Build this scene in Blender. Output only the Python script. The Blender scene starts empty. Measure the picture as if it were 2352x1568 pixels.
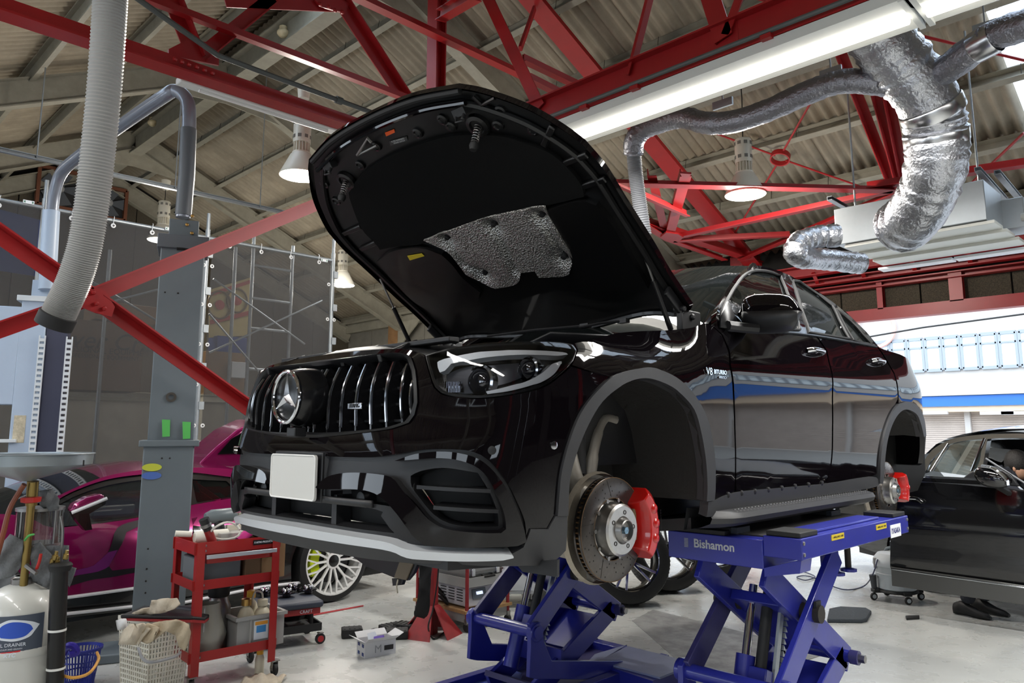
import bpy, bmesh, math, random
import numpy as np
from mathutils import Vector, Matrix
from mathutils.geometry import delaunay_2d_cdt
random.seed(7)
S = bpy.context.scene
COL = S.collection
PI = math.pi
# ------------------------------------------------------------------ camera
CAMP = np.array([2.641, -2.394, 1.480])
YAW, FPX, PCX, PCY = -0.78442, 1742.0, 1176.0, 733.0
PIT = math.atan((993 - PCY) / FPX)
_F = np.array([math.sin(YAW) * math.cos(PIT), math.cos(YAW) * math.cos(PIT), math.sin(PIT)])
_R = np.array([math.cos(YAW), -math.sin(YAW), 0.0])
_U = np.cross(_R, _F)
cd = bpy.data.cameras.new('camera')
cam = bpy.data.objects.new('camera', cd)
COL.objects.link(cam)
cam.matrix_world = Matrix(((_R[0], _U[0], -_F[0], CAMP[0]), (_R[1], _U[1], -_F[1], CAMP[1]), (_R[2], _U[2], -_F[2], CAMP[2]), (0, 0, 0, 1)))
cd.sensor_width = 36.0
cd.lens = FPX / 2352 * 36.0
cd.shift_y = -(784 - PCY) / 2352
cd.clip_start = 0.05
cd.clip_end = 300
S.camera = cam
# ------------------------------------------------------------------ view, world, lights
S.view_settings.view_transform = 'Standard'
S.view_settings.look = 'None'
S.view_settings.gamma = 1
S.view_settings.use_curve_mapping = False
S.view_settings.exposure = 0.5
S.cycles.max_bounces = 8
S.cycles.diffuse_bounces = 4
S.cycles.glossy_bounces = 4
S.cycles.transparent_max_bounces = 10
S.cycles.transmission_bounces = 4
S.cycles.caustics_reflective = False
S.cycles.caustics_refractive = False
S.cycles.sample_clamp_indirect = 6.0
wd = bpy.data.worlds.new('sky')
S.world = wd
wd.use_nodes = True
bg = wd.node_tree.nodes['Background']
bg.inputs[0].default_value = (0.80, 0.90, 1.0, 1)
bg.inputs[1].default_value = 3.3


def sun(rx, rz, e, ang):
    l = bpy.data.lights.new('sun', 'SUN')
    l.energy = e
    l.angle = math.radians(ang)
    o = bpy.data.objects.new('sun', l)
    o.rotation_euler = (math.radians(rx), 0, math.radians(rz))
    COL.objects.link(o)


sun(48, 150, 1.2, 3)


def area(loc, target, sx, sy, e, col=(1, 1, 1)):
    l = bpy.data.lights.new('lamp_and_fill_light', 'AREA')
    l.shape = 'RECTANGLE'
    l.size, l.size_y = sx, sy
    l.energy = e
    l.color = col
    o = bpy.data.objects.new('lamp_and_fill_light', l)
    COL.objects.link(o)
    d = (Vector(target) - Vector(loc)).normalized()
    o.rotation_euler = d.to_track_quat('-Z', 'Y').to_euler()
    o.location = loc
    return o


# strip lights along the lamp girder, then two added fill rows without fixtures
for lx in (.4, 3.6):
    area((lx, 2.05, 3.72), (lx, 2.05, 0), 3.0, .16, 130, (1, .98, .94))
for lx in (-9.0, -5.5, -2.0, 1.5, 5.0):  # added fill behind and above the camera, no lamp hangs there
    area((lx, -3.4, 4.2), (lx, -3.2, 0), 2.6, .3, 55, (1, .98, .94))
for lx in (-10.5, -6.5):  # added fill to brighten the left bay, no lamp modelled here
    area((lx, 4.0, 4.3), (lx, 3.6, 0), 2.6, .3, 60, (1, .98, .94))
# ------------------------------------------------------------------ pixel helpers (photograph frame 2352 x 1568)
def ray(px, py):
    return _F + _R * ((px - PCX) / FPX) - _U * ((py - PCY) / FPX)


def P(px, py, x=None, y=None, z=None, d=None):
    r = ray(px, py)
    if x is not None:
        t = (x - CAMP[0]) / r[0]
    elif y is not None:
        t = (y - CAMP[1]) / r[1]
    elif z is not None:
        t = (z - CAMP[2]) / r[2]
    else:
        t = d
    return Vector(CAMP + r * t)


_H = Vector((_F[0], _F[1], 0)).normalized()


def Pv(px, py, base, off=0.0):
    """point on the upright plane facing the camera through base (moved off metres away)"""
    return Ppl(px, py, Vector(base) + _H * off, _H)


def Ppl(px, py, o, n):
    r = ray(px, py)
    n = np.array(n, float)
    t = ((np.array(o, float) - CAMP) @ n) / (r @ n)
    return Vector(CAMP + r * t)


# ------------------------------------------------------------------ materials
def lin(c):
    return tuple(((u / 255) / 12.92 if u / 255 <= 0.04045 else (((u / 255) + 0.055) / 1.055) ** 2.4) for u in c)


MATS = {}


def mat(name, col, rough=0.5, metal=0.0, coat=0.0, noise=None, bump=None, spec=0.5, emit=None, alpha=1.0, col2=None):
    """col is sRGB 0-255. noise=(scale, amount) mixes to col2 (or darker); bump=(scale, strength)."""
    if name in MATS:
        return MATS[name]
    m = bpy.data.materials.new(name)
    m.use_nodes = True
    nt = m.node_tree
    b = nt.nodes['Principled BSDF']
    c = lin(col)
    b.inputs['Base Color'].default_value = (*c, 1)
    b.inputs['Roughness'].default_value = rough
    b.inputs['Metallic'].default_value = metal
    b.inputs['Coat Weight'].default_value = coat
    b.inputs['Coat Roughness'].default_value = 0.03
    b.inputs['Specular IOR Level'].default_value = spec
    b.inputs['Alpha'].default_value = alpha
    if emit:
        b.inputs['Emission Color'].default_value = (*lin(emit[0]), 1)
        b.inputs['Emission Strength'].default_value = emit[1]
    if noise or bump:
        tc = nt.nodes.new('ShaderNodeTexCoord')
    if noise:
        n = nt.nodes.new('ShaderNodeTexNoise')
        n.inputs['Scale'].default_value = noise[0]
        n.inputs['Detail'].default_value = 6
        n.inputs['Roughness'].default_value = 0.65
        nt.links.new(tc.outputs['Object'], n.inputs['Vector'])
        r = nt.nodes.new('ShaderNodeValToRGB')
        r.color_ramp.elements[0].position = 0.35
        r.color_ramp.elements[1].position = 0.68
        d = lin(col2) if col2 else tuple(u * (1 - noise[1]) for u in c)
        r.color_ramp.elements[0].color = (*d, 1)
        r.color_ramp.elements[1].color = (*c, 1)
        nt.links.new(n.outputs['Fac'], r.inputs['Fac'])
        nt.links.new(r.outputs['Color'], b.inputs['Base Color'])
    if bump:
        n2 = nt.nodes.new('ShaderNodeTexNoise')
        n2.inputs['Scale'].default_value = bump[0]
        n2.inputs['Detail'].default_value = 4
        nt.links.new(tc.outputs['Object'], n2.inputs['Vector'])
        bp = nt.nodes.new('ShaderNodeBump')
        bp.inputs['Strength'].default_value = bump[1]
        bp.inputs['Distance'].default_value = 0.01
        nt.links.new(n2.outputs['Fac'], bp.inputs['Height'])
        nt.links.new(bp.outputs['Normal'], b.inputs['Normal'])
    MATS[name] = m
    return m


def glassmat(name, tint, rough=0.0, base=0.1, dark=0.0):
    """thin pane: fresnel reflection over a tinted see-through layer (dark adds an opaque share)"""
    if name in MATS:
        return MATS[name]
    m = bpy.data.materials.new(name)
    m.use_nodes = True
    nt = m.node_tree
    nt.nodes.clear()
    o = nt.nodes.new('ShaderNodeOutputMaterial')
    tr = nt.nodes.new('ShaderNodeBsdfTransparent')
    tr.inputs[0].default_value = (*lin(tint), 1)
    df = nt.nodes.new('ShaderNodeBsdfDiffuse')
    df.inputs[0].default_value = (*[u * 0.5 for u in lin(tint)], 1)
    mx0 = nt.nodes.new('ShaderNodeMixShader')
    mx0.inputs[0].default_value = dark
    gl = nt.nodes.new('ShaderNodeBsdfGlossy')
    gl.inputs['Roughness'].default_value = rough
    fr = nt.nodes.new('ShaderNodeFresnel')
    fr.inputs[0].default_value = 1.5
    ad = nt.nodes.new('ShaderNodeMath')
    ad.operation = 'ADD'
    ad.inputs[1].default_value = base
    ad.use_clamp = True
    mx = nt.nodes.new('ShaderNodeMixShader')
    L = nt.links.new
    L(tr.outputs[0], mx0.inputs[1])
    L(df.outputs[0], mx0.inputs[2])
    L(fr.outputs[0], ad.inputs[0])
    L(ad.outputs[0], mx.inputs[0])
    L(mx0.outputs[0], mx.inputs[1])
    L(gl.outputs[0], mx.inputs[2])
    L(mx.outputs[0], o.inputs[0])
    MATS[name] = m
    return m


# ------------------------------------------------------------------ object helpers
ROOT = {}   # object -> world offset its mesh coordinates are relative to


def tag(o, label=None, cat=None, group=None, kind=None):
    if label:
        o['label'] = label
    if cat:
        o['category'] = cat
    if group:
        o['group'] = group
    if kind:
        o['kind'] = kind
    return o


def thing(name, loc, label=None, cat=None, group=None, kind=None):
    o = bpy.data.objects.new(name, None)
    o.empty_display_size = 0.1
    o.location = loc
    COL.objects.link(o)
    ROOT[o] = Vector(loc)
    return tag(o, label, cat, group, kind)


def V(*a):
    return Vector(a[0]) if len(a) == 1 else Vector(a)


def frame(d, up=(0, 0, 1)):
    d = Vector(d).normalized()
    u = Vector(up)
    if abs(d.dot(u.normalized())) > 0.999:
        u = Vector((1, 0, 0)) if abs(d.x) < 0.9 else Vector((0, 1, 0))
    s = d.cross(u).normalized()
    return d, s, s.cross(d).normalized()


class MB:
    def __init__(s):
        s.v, s.f = [], []

    def add(s, vs, fs):
        k = len(s.v)
        s.v += [Vector(v) for v in vs]
        s.f += [tuple(i + k for i in f) for f in fs]
        return s

    def box(s, c, sz, rz=0.0, rot=None):
        M = rot or Matrix.Rotation(rz, 3, 'Z')
        hx, hy, hz = sz[0] / 2, sz[1] / 2, sz[2] / 2
        vs = [Vector(c) + M @ Vector((a * hx, b * hy, e * hz)) for a, b, e in
              ((-1, -1, -1), (1, -1, -1), (1, 1, -1), (-1, 1, -1), (-1, -1, 1), (1, -1, 1), (1, 1, 1), (-1, 1, 1))]
        return s.add(vs, [(0, 3, 2, 1), (4, 5, 6, 7), (0, 1, 5, 4), (1, 2, 6, 5), (2, 3, 7, 6), (3, 0, 4, 7)])

    def bar(s, p, q, w, h, up=(0, 0, 1)):
        p, q = Vector(p), Vector(q)
        d, sd, u = frame(q - p, up)
        vs = []
        for e in (p, q):
            for a, b in ((-1, -1), (1, -1), (1, 1), (-1, 1)):
                vs.append(e + sd * (a * w / 2) + u * (b * h / 2))
        return s.add(vs, [(0, 1, 2, 3)[::-1], (4, 5, 6, 7), (0, 1, 5, 4), (1, 2, 6, 5), (2, 3, 7, 6), (3, 0, 4, 7)])

    def lbar(s, p, q, w, h, t, up=(0, 0, 1), kind='I'):
        """steel section from p to q: I, L or C"""
        p, q = Vector(p), Vector(q)
        d, sd, u = frame(q - p, up)
        if kind == 'I':
            parts = [((0, h / 2 - t / 2), w, t), ((0, -h / 2 + t / 2), w, t), ((0, 0), t, h - 2 * t)]
        elif kind == 'C':
            parts = [((-w / 2 + t / 2, 0), t, h), ((t / 2, h / 2 - t / 2), w - t, t), ((t / 2, -h / 2 + t / 2), w - t, t)]
        elif kind == 'LL':
            parts = [((0, -h / 2 + t / 2), w, t), ((-w * .12, t / 2), t, h - t), ((w * .12, t / 2), t, h - t)]
        else:
            parts = [((-w / 2 + t / 2, 0), t, h), ((t / 2, -h / 2 + t / 2), w - t, t)]
        for (a, b), ww, hh in parts:
            o = sd * a + u * b
            s.bar(p + o, q + o, ww, hh, up)
        return s

    def tube(s, pts, r, n=10, cap=True, closed=False):
        pts = [Vector(p) for p in pts]
        k = len(pts)
        rs = r if isinstance(r, (list, tuple)) else [r] * k
        vs, fs = [], []
        d0 = (pts[1] - pts[0]).normalized()
        _, sd, up = frame(d0)
        for i, p in enumerate(pts):
            if closed:
                d = (pts[(i + 1) % k] - pts[i - 1]).normalized()
            elif i == 0:
                d = d0
            elif i == k - 1:
                d = (pts[i] - pts[i - 1]).normalized()
            else:
                d = ((pts[i + 1] - p).normalized() + (p - pts[i - 1]).normalized())
                d = d.normalized() if d.length > 1e-6 else (pts[i + 1] - p).normalized()
            sd = (sd - d * sd.dot(d))
            sd = sd.normalized() if sd.length > 1e-6 else frame(d)[1]
            up = sd.cross(d)
            for j in range(n):
                a = 2 * PI * j / n
                vs.append(p + sd * (math.cos(a) * rs[i]) + up * (math.sin(a) * rs[i]))
        m = k if closed else k - 1
        for i in range(m):
            i2 = (i + 1) % k
            for j in range(n):
                fs.append((i * n + j, i * n + (j + 1) % n, i2 * n + (j + 1) % n, i2 * n + j))
        if cap and not closed:
            fs.append(tuple(range(n))[::-1])
            fs.append(tuple((k - 1) * n + j for j in range(n)))
        return s.add(vs, fs)

    def cyl(s, p, q, r, n=16):
        return s.tube([p, q], r, n)

    def lathe(s, prof, o, ax=(0, 0, 1), n=24, cap=True):
        """prof: list of (radius, distance along axis)"""
        o = Vector(o)
        d, sd, up = frame(ax, (0, 0, 1) if abs(Vector(ax).normalized().z) < 0.9 else (0, 1, 0))
        vs, fs = [], []
        for r, t in prof:
            for j in range(n):
                a = 2 * PI * j / n
                vs.append(o + d * t + sd * (r * math.cos(a)) + up * (r * math.sin(a)))
        for i in range(len(prof) - 1):
            for j in range(n):
                fs.append((i * n + j, i * n + (j + 1) % n, (i + 1) * n + (j + 1) % n, (i + 1) * n + j))
        if cap:
            fs.append(tuple(range(n))[::-1])
            fs.append(tuple((len(prof) - 1) * n + j for j in range(n)))
        return s.add(vs, fs)

    def prism(s, poly, vec):
        poly = [Vector(p) for p in poly]
        vec = Vector(vec)
        n = len(poly)
        return s.add(poly + [p + vec for p in poly],
                     [tuple(range(n))[::-1], tuple(range(n, 2 * n))] + [(i, (i + 1) % n, n + (i + 1) % n, n + i) for i in range(n)])

    def ball(s, c, r, n=10, m=6):
        c = Vector(c)
        rr = r if isinstance(r, (list, tuple)) else (r, r, r)
        vs, fs = [], []
        for i in range(1, m):
            t = PI * i / m
            for j in range(n):
                a = 2 * PI * j / n
                vs.append(c + Vector((rr[0] * math.sin(t) * math.cos(a), rr[1] * math.sin(t) * math.sin(a), rr[2] * math.cos(t))))
        vs += [c + Vector((0, 0, rr[2])), c - Vector((0, 0, rr[2]))]
        for i in range(m - 2):
            for j in range(n):
                fs.append((i * n + j, (i + 1) * n + j, (i + 1) * n + (j + 1) % n, i * n + (j + 1) % n))
        a, b = len(vs) - 2, len(vs) - 1
        for j in range(n):
            fs.append((a, j, (j + 1) % n))
            fs.append((b, (m - 2) * n + (j + 1) % n, (m - 2) * n + j))
        return s.add(vs, fs)

    def grid(s, rows, close=False):
        """rows: list of equal-length lists of points"""
        n = len(rows[0])
        vs = [p for r in rows for p in r]
        fs = []
        for i in range(len(rows) - 1):
            for j in range(n - (0 if close else 1)):
                fs.append((i * n + j, i * n + (j + 1) % n, (i + 1) * n + (j + 1) % n, (i + 1) * n + j))
        return s.add(vs, fs)

    def xf(s, M):
        s.v = [M @ v for v in s.v]
        return s

    def build(s, name, m, parent=None, bev=0, smooth=40, sub=0, kind=None, label=None, fix=True, solid=0):
        off = ROOT.get(parent, Vector((0, 0, 0)))
        me = bpy.data.meshes.new(name)
        me.from_pydata([tuple(v - off) for v in s.v], [], s.f)
        if fix:
            bm = bmesh.new()
            bm.from_mesh(me)
            bmesh.ops.recalc_face_normals(bm, faces=bm.faces)
            bm.to_mesh(me)
            bm.free()
        me.materials.append(m)
        if smooth:
            me.shade_smooth()
            me.set_sharp_from_angle(angle=math.radians(smooth))
        me.update()
        o = bpy.data.objects.new(name, me)
        COL.objects.link(o)
        if parent is not None:
            o.parent = parent
        ROOT[o] = off
        if solid:
            md = o.modifiers.new('thick', 'SOLIDIFY')
            md.thickness = solid
            md.offset = 0
        if bev:
            md = o.modifiers.new('bevel', 'BEVEL')
            md.width = bev
            md.segments = 2
            md.limit_method = 'ANGLE'
            md.angle_limit = math.radians(40)
        if sub:
            md = o.modifiers.new('sub', 'SUBSURF')
            md.levels = md.render_levels = sub
        if kind:
            o['kind'] = kind
        if label:
            o['label'] = label
        return o


def text(name, s, size, loc, xdir, ydir, m, parent=None, ext=0.0008, align='CENTER', sx=1.0, bold=0.0, label=None, shear=0.0):
    cu = bpy.data.curves.new(name, 'FONT')
    cu.body = s
    cu.size = size
    cu.extrude = ext
    cu.align_x = align
    cu.align_y = 'CENTER'
    cu.offset = bold
    cu.shear = shear
    cu.materials.append(m)
    cu.resolution_u = 3
    tmp = bpy.data.objects.new(name, cu)
    COL.objects.link(tmp)
    bpy.context.view_layer.update()
    me = bpy.data.meshes.new_from_object(tmp.evaluated_get(bpy.context.evaluated_depsgraph_get()))
    bpy.data.objects.remove(tmp)
    o = bpy.data.objects.new(name, me)
    COL.objects.link(o)
    x = Vector(xdir).normalized()
    y = Vector(ydir)
    y = (y - x * x.dot(y)).normalized()
    z = x.cross(y)
    p = Vector(loc) - ROOT.get(parent, Vector((0, 0, 0)))
    o.matrix_world = Matrix(((x.x * sx, y.x, z.x, p.x), (x.y * sx, y.y, z.y, p.y), (x.z * sx, y.z, z.z, p.z), (0, 0, 0, 1)))
    if parent is not None:
        o.parent = parent
    if label:
        o['label'] = label
    return o


def dup(root, loc, rz=None, label=None, group=None, cat=None, name=None):
    def cp(o, par):
        c = o.copy()
        COL.objects.link(c)
        if par is not None:
            c.parent = par
        for ch in list(o.children):
            cp(ch, c)
        return c
    r = cp(root, None)
    r.location = loc
    ROOT[r] = Vector(loc)
    if rz is not None:
        r.rotation_euler = (0, 0, rz)
    if label:
        r['label'] = label
    if group:
        r['group'] = group
    return r


def crom(pts, n=6, closed=False):
    """Catmull-Rom through 3D points"""
    pts = [Vector(p) for p in pts]
    k = len(pts)
    out = []
    m = k if closed else k - 1
    for i in range(m):
        p1, p2 = pts[i], pts[(i + 1) % k]
        p0 = pts[i - 1] if (closed or i > 0) else p1 * 2 - p2
        p3 = pts[(i + 2) % k] if (closed or i < k - 2) else p2 * 2 - p1
        for j in range(n):
            t = j / n
            out.append(0.5 * ((2 * p1) + (p2 - p0) * t + (2 * p0 - 5 * p1 + 4 * p2 - p3) * t * t + (3 * p1 - p0 - 3 * p2 + p3) * t ** 3))
    if not closed:
        out.append(pts[-1])
    return out


def smooth2(poly, step=0.03, ang=38):
    """closed 2D outline: keeps sharp corners, rounds the rest, resamples to step"""
    k = len(poly)
    A = [np.array(p, float) for p in poly]
    cor = []
    for i in range(k):
        a, b = A[i] - A[i - 1], A[(i + 1) % k] - A[i]
        c = (a @ b) / (np.linalg.norm(a) * np.linalg.norm(b) + 1e-12)
        cor.append(math.degrees(math.acos(max(-1, min(1, c)))) > ang)
    out = []
    for i in range(k):
        p1, p2 = A[i], A[(i + 1) % k]
        p0 = p1 * 2 - p2 if cor[i] else A[i - 1]
        p3 = p2 * 2 - p1 if cor[(i + 1) % k] else A[(i + 2) % k]
        n = max(1, int(np.linalg.norm(p2 - p1) / step + 0.5))
        for j in range(n):
            t = j / n
            out.append(0.5 * ((2 * p1) + (p2 - p0) * t + (2 * p0 - 5 * p1 + 4 * p2 - p3) * t * t + (3 * p1 - p0 - 3 * p2 + p3) * t ** 3))
    return out


def inside(pts, poly):
    poly = np.array(poly)
    x, y = pts[:, 0], pts[:, 1]
    r = np.zeros(len(pts), bool)
    j = len(poly) - 1
    for i in range(len(poly)):
        xi, yi = poly[i]
        xj, yj = poly[j]
        c = ((yi > y) != (yj > y)) & (x < (xj - xi) * (y - yi) / (yj - yi + 1e-15) + xi)
        r ^= c
        j = i
    return r


def cdt(outline, holes, grid):
    """2D triangulation with interior grid points -> verts, tris, loops(list of vertex index lists)"""
    loops = [outline] + list(holes)
    vs, es = [], []
    for lp in loops:
        k = len(vs)
        vs += [tuple(map(float, p)) for p in lp]
        es += [(k + i, k + (i + 1) % len(lp)) for i in range(len(lp))]
    B = np.array(vs)
    mn, mx = np.min(np.array(outline), 0), np.max(np.array(outline), 0)
    gx = np.arange(mn[0] + grid / 2, mx[0], grid)
    gy = np.arange(mn[1] + grid / 2, mx[1], grid)
    if len(gx) and len(gy):
        G = np.array([(a + (grid / 2 if j % 2 else 0), b) for j, b in enumerate(gy) for a in gx])
        ok = inside(G, outline)
        for h in holes:
            ok &= ~inside(G, h)
        G = G[ok]
        if len(G):
            dmin = np.min(((G[:, None, :] - B[None]) ** 2).sum(2), 1)
            G = G[dmin > (grid * 0.45) ** 2]
            vs += [tuple(map(float, g)) for g in G]
    rv, re, rf, ov, oe, of = delaunay_2d_cdt([Vector(v) for v in vs], es, [], 0, 1e-6)
    rv = [(v.x, v.y) for v in rv]
    T = np.array([f for f in rf])
    c = np.array(rv)[T].mean(1)
    ok = inside(c, outline)
    for h in holes:
        ok &= ~inside(c, h)
    tris = [tuple(int(i) for i in t) for t in T[ok]]
    cnt = {}
    for t in tris:
        for i in range(3):
            a, b = t[i], t[(i + 1) % 3]
            cnt[(a, b)] = cnt.get((a, b), 0) + 1
    bnd = [(a, b) for (a, b) in cnt if (b, a) not in cnt]
    return rv, tris, bnd


def sheet(fn, outline, holes=(), grid=0.05, flange=0.0, step=None, off=0.0, raw=False, mirror=False):
    """surface patch: fn(a,b)->(point, normal). Boundary gets an inward flange so the patch has depth."""
    st = step or grid * 0.7
    ol = outline if raw else smooth2(outline, st)
    hl = [h if raw else smooth2(h, st) for h in holes]
    v2, tris, bnd = cdt(ol, hl, grid)
    pts, nrm = [], []
    for a, b in v2:
        p, n = fn(a, b)
        pts.append(Vector(p) + Vector(n) * off)
        nrm.append(Vector(n))
    # keep winding towards the normal
    fs = []
    flip = False
    if tris:
        acc = 0
        for t in tris[:40]:
            acc += (pts[t[1]] - pts[t[0]]).cross(pts[t[2]] - pts[t[0]]).dot(nrm[t[0]])
        flip = acc < 0
    fs = [t[::-1] if flip else t for t in tris]
    if flange:
        mp = {}
        for a, b in bnd:
            for i in (a, b):
                if i not in mp:
                    mp[i] = len(pts)
                    pts.append(pts[i] - nrm[i] * flange)
            f = (b, a, mp[a], mp[b])
            fs.append(f[::-1] if flip else f)
    mb = MB()
    mb.add(pts, fs)
    if mirror:
        mm = MB()
        mm.add([(-p.x, p.y, p.z) for p in pts], [f[::-1] for f in fs])
        return mb, mm
    return mb
# =================================================================== BLACK SUV ON THE LIFT
HZ = 0.844
Y0, YR, KS, NF, NR = 0.05, 3.05, 0.9, 4.0, 2.6
SC = -PI / 2 * KS
_Pd = ([.15, .2, .26, .32, .40, .55, .70, .82, .90, .95, 1.02, 1.08, 1.14, 1.20, 1.30, 1.40, 1.50, 1.60],
       [.86, .885, .91, .926, .938, .9475, .9525, .9545, .9575, .951, .930, .914, .898, .872, .81, .735, .645, .54])
_Pf = ([.15, .2, .32, .40, .6, .8, .88, .93, .98, 1.03, 1.08, 1.14, 1.2, 1.6],
       [.84, .87, .915, .925, .945, .952, .945, .92, .87, .80, .70, .50, .2, .05])
_Yf = ([.10, .18, .25, .32, .45, .58, .63, .68, .80, .92, 1.0, 1.06, 1.2, 1.6],
       [-.70, -.82, -.875, -.895, -.90, -.885, -.872, -.855, -.835, -.80, -.74, -.55, -.1, .04])
_Ye = ([.15, .3, .5, .8, 1.0, 1.15, 1.3, 1.6], [3.70, 3.80, 3.84, 3.83, 3.79, 3.72, 3.5, 3.2])


def Wb(y, z):
    a = np.clip((y - .1) / .45, 0, 1)
    a = a * a * (3 - 2 * a)
    return np.interp(z, *_Pf) * (1 - a) + np.interp(z, *_Pd) * a


def bodyg(x, y, z):
    """implicit body side: <0 inside (z in car coordinates)"""
    w = Wb(y, z)
    ax = np.abs(x) / w
    L = Y0 - np.interp(z, *_Yf)
    M = np.interp(z, *_Ye) - YR
    f = np.clip((Y0 - y) / L, 0, 99)
    r = np.clip((y - YR) / M, 0, 99)
    return (ax ** NF + f ** NF) ** (1 / NF) - 1 + ((ax ** NR + r ** NR) ** (1 / NR) - np.maximum(ax, 0)) * (y > YR)


def body(s, z):
    sg = 1.0
    if s < SC:
        s, sg = 2 * SC - s, -1.0
    if s >= 0 and s <= YR - Y0:
        y = Y0 + s
        x = float(Wb(y, z))
    elif s < 0:
        ph = PI / 2 + s / KS
        w, L = float(Wb(Y0, z)), Y0 - float(np.interp(z, *_Yf))
        r = 1 / ((abs(math.sin(ph)) / w) ** NF + (abs(math.cos(ph)) / L) ** NF) ** (1 / NF)
        x, y = r * math.sin(ph), Y0 - r * math.cos(ph)
    else:
        ph = PI / 2 - (s - (YR - Y0)) / KS
        w, L = float(Wb(YR, z)), float(np.interp(z, *_Ye)) - YR
        r = 1 / ((abs(math.sin(ph)) / w) ** NR + (abs(math.cos(ph)) / L) ** NR) ** (1 / NR)
        x, y = r * math.sin(ph), YR + r * math.cos(ph)
    return Vector((sg * x, y, z + HZ))


def bodyn(s, z):
    p = body(s, z)
    e = 0.004
    a = body(s + e, z) - body(s - e, z)
    b = body(s, z + e) - body(s, z - e)
    n = a.cross(b)
    n = n.normalized() if n.length > 1e-12 else Vector((0, -1, 0))
    c = Vector((p.x, p.y - 1.5, 0)) if s > -1.2 else Vector((0, -1, 0))
    if n.dot(Vector((p.x, 0 if 0 < s < 3 else (p.y - (Y0 if s < 0 else YR)), 0.0))) < 0:
        n = -n
    return p, n


_T = np.linspace(1.2, 9.0, 2600)


def toS(p):
    z = p[2] - HZ
    if p[1] < Y0:
        ph = math.atan2(p[0], Y0 - p[1])
        return ((ph - PI / 2) * KS, z)
    if p[1] > YR:
        ph = math.atan2(p[0], p[1] - YR)
        return (YR - Y0 + (PI / 2 - ph) * KS, z)
    return (p[1] - Y0, z)


def sp(px, py):
    r = ray(px, py)
    pts = CAMP[None] + _T[:, None] * r[None]
    g = bodyg(pts[:, 0], pts[:, 1], pts[:, 2] - HZ)
    ng = np.nonzero(g < 0)[0]
    if len(ng) and ng[0] > 0:
        i = ng[0]
        a = g[i - 1] / (g[i - 1] - g[i])
        q = pts[i - 1] + (pts[i] - pts[i - 1]) * a
    else:
        q = pts[int(np.argmin(g[:2200]))]
    return toS(q)


def SP(l):
    return [sp(a, b) for a, b in l]


def mirs(l):
    return [(2 * SC - a, b) for a, b in reversed(l)]


def ctr(py_px):
    """height on the centre line seen at this pixel"""
    return (SC, sp(*py_px)[1])


PAINT = mat('black_paint', (11, 8, 11), 0.12, 0.0, 0.9, spec=0.0)
SATIN = mat('satin_black_plastic', (26, 26, 28), 0.42, bump=(900, 0.08))
MATTE = mat('matte_grey_black_plastic', (48, 48, 50), 0.5, bump=(1200, 0.12))
DARK = mat('dark_void', (7, 7, 8), 0.7)
CHROME = mat('chrome', (225, 226, 230), 0.08, 1.0)
ALU = mat('brushed_aluminium', (196, 194, 190), 0.34, 1.0, noise=(60, .1))
STEEL = mat('steel', (150, 148, 146), 0.36, 1.0)
SILV = mat('silver_trim', (214, 217, 221), 0.32, 0.35)
RUB = mat('rubber', (22, 22, 23), 0.65)
RED = mat('red_caliper_paint', (178, 16, 10), 0.3, coat=.6)
RUST = mat('rusty_edge', (120, 92, 62), 0.55, .7, noise=(80, .4))
TINT = glassmat('tinted_glass', (26, 30, 30), base=.0, dark=.7)
WSG = glassmat('windscreen_glass', (40, 46, 46), base=.0, dark=.6)
CLEAR = glassmat('lamp_lens', (246, 247, 250), base=.0)
WHITE = mat('white_lamp_guide', (235, 238, 240), 0.25, coat=.6)

car = thing('suv', (0, 1.4, HZ + .2), 'black SUV coupe on the blue lift, bonnet open, front wheels off', 'car')


def two(name, r, m, parent, **k):
    if isinstance(r, tuple):
        a = r[0].build(name, m, parent, fix=False, smooth=35, **k)
        r[1].build(name, m, parent, fix=False, smooth=35, **k)
        return a
    return r.build(name, m, parent, fix=False, smooth=35, **k)


# ---- front bumper ---------------------------------------------------------
gr_half = SP([(857, 817), (918, 813), (941, 822), (951, 852), (955, 895), (956, 924), (949, 952), (936, 970), (900, 982), (864, 988), (788, 996), (730, 1000)])
gz = (SC, gr_half[0][1] - .004), (SC, gr_half[-1][1] + .002)
gr_half = [gz[0]] + gr_half + [gz[1]]
grille_ol = gr_half + mirs(gr_half[1:-1])
hl_ol = SP([(976, 815), (1020, 801), (1090, 788), (1160, 783), (1230, 782), (1290, 784), (1317, 789), (1326, 802), (1318, 826), (1290, 857), (1247, 886), (1180, 904), (1105, 913), (1045, 910), (1012, 901), (998, 888), (985, 850)])
bm_low = SP([(1208, 1236), (1206, 1199), (1188, 1153), (1162, 1103), (1124, 1058), (1086, 1037), (1036, 1031), (979, 1031), (941, 1037), (902, 1044), (830, 1050)])
zlow = bm_low[-1][1]
bm_low[-1] = (bm_low[-1][0], zlow)
half = [(SC, gz[0][1] + .035)] + SP([(857, 803), (922, 801), (950, 806), (974, 814), (983, 850), (996, 890), (1010, 904), (1045, 913), (1105, 916), (1180, 907), (1249, 890), (1292, 860), (1312, 842), (1352, 853), (1397, 866), (1364, 900), (1329, 948), (1303, 1013), (1286, 1078), (1277, 1150), (1274, 1183), (1256, 1212), (1216, 1213)]) + bm_low + [(SC, zlow)]
bump_ol = half + mirs(half[1:-1])
sheet(bodyn, bump_ol, [grille_ol], grid=.045, flange=.03, step=.022).build('front_bumper', PAINT, car, fix=False, smooth=35)
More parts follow.
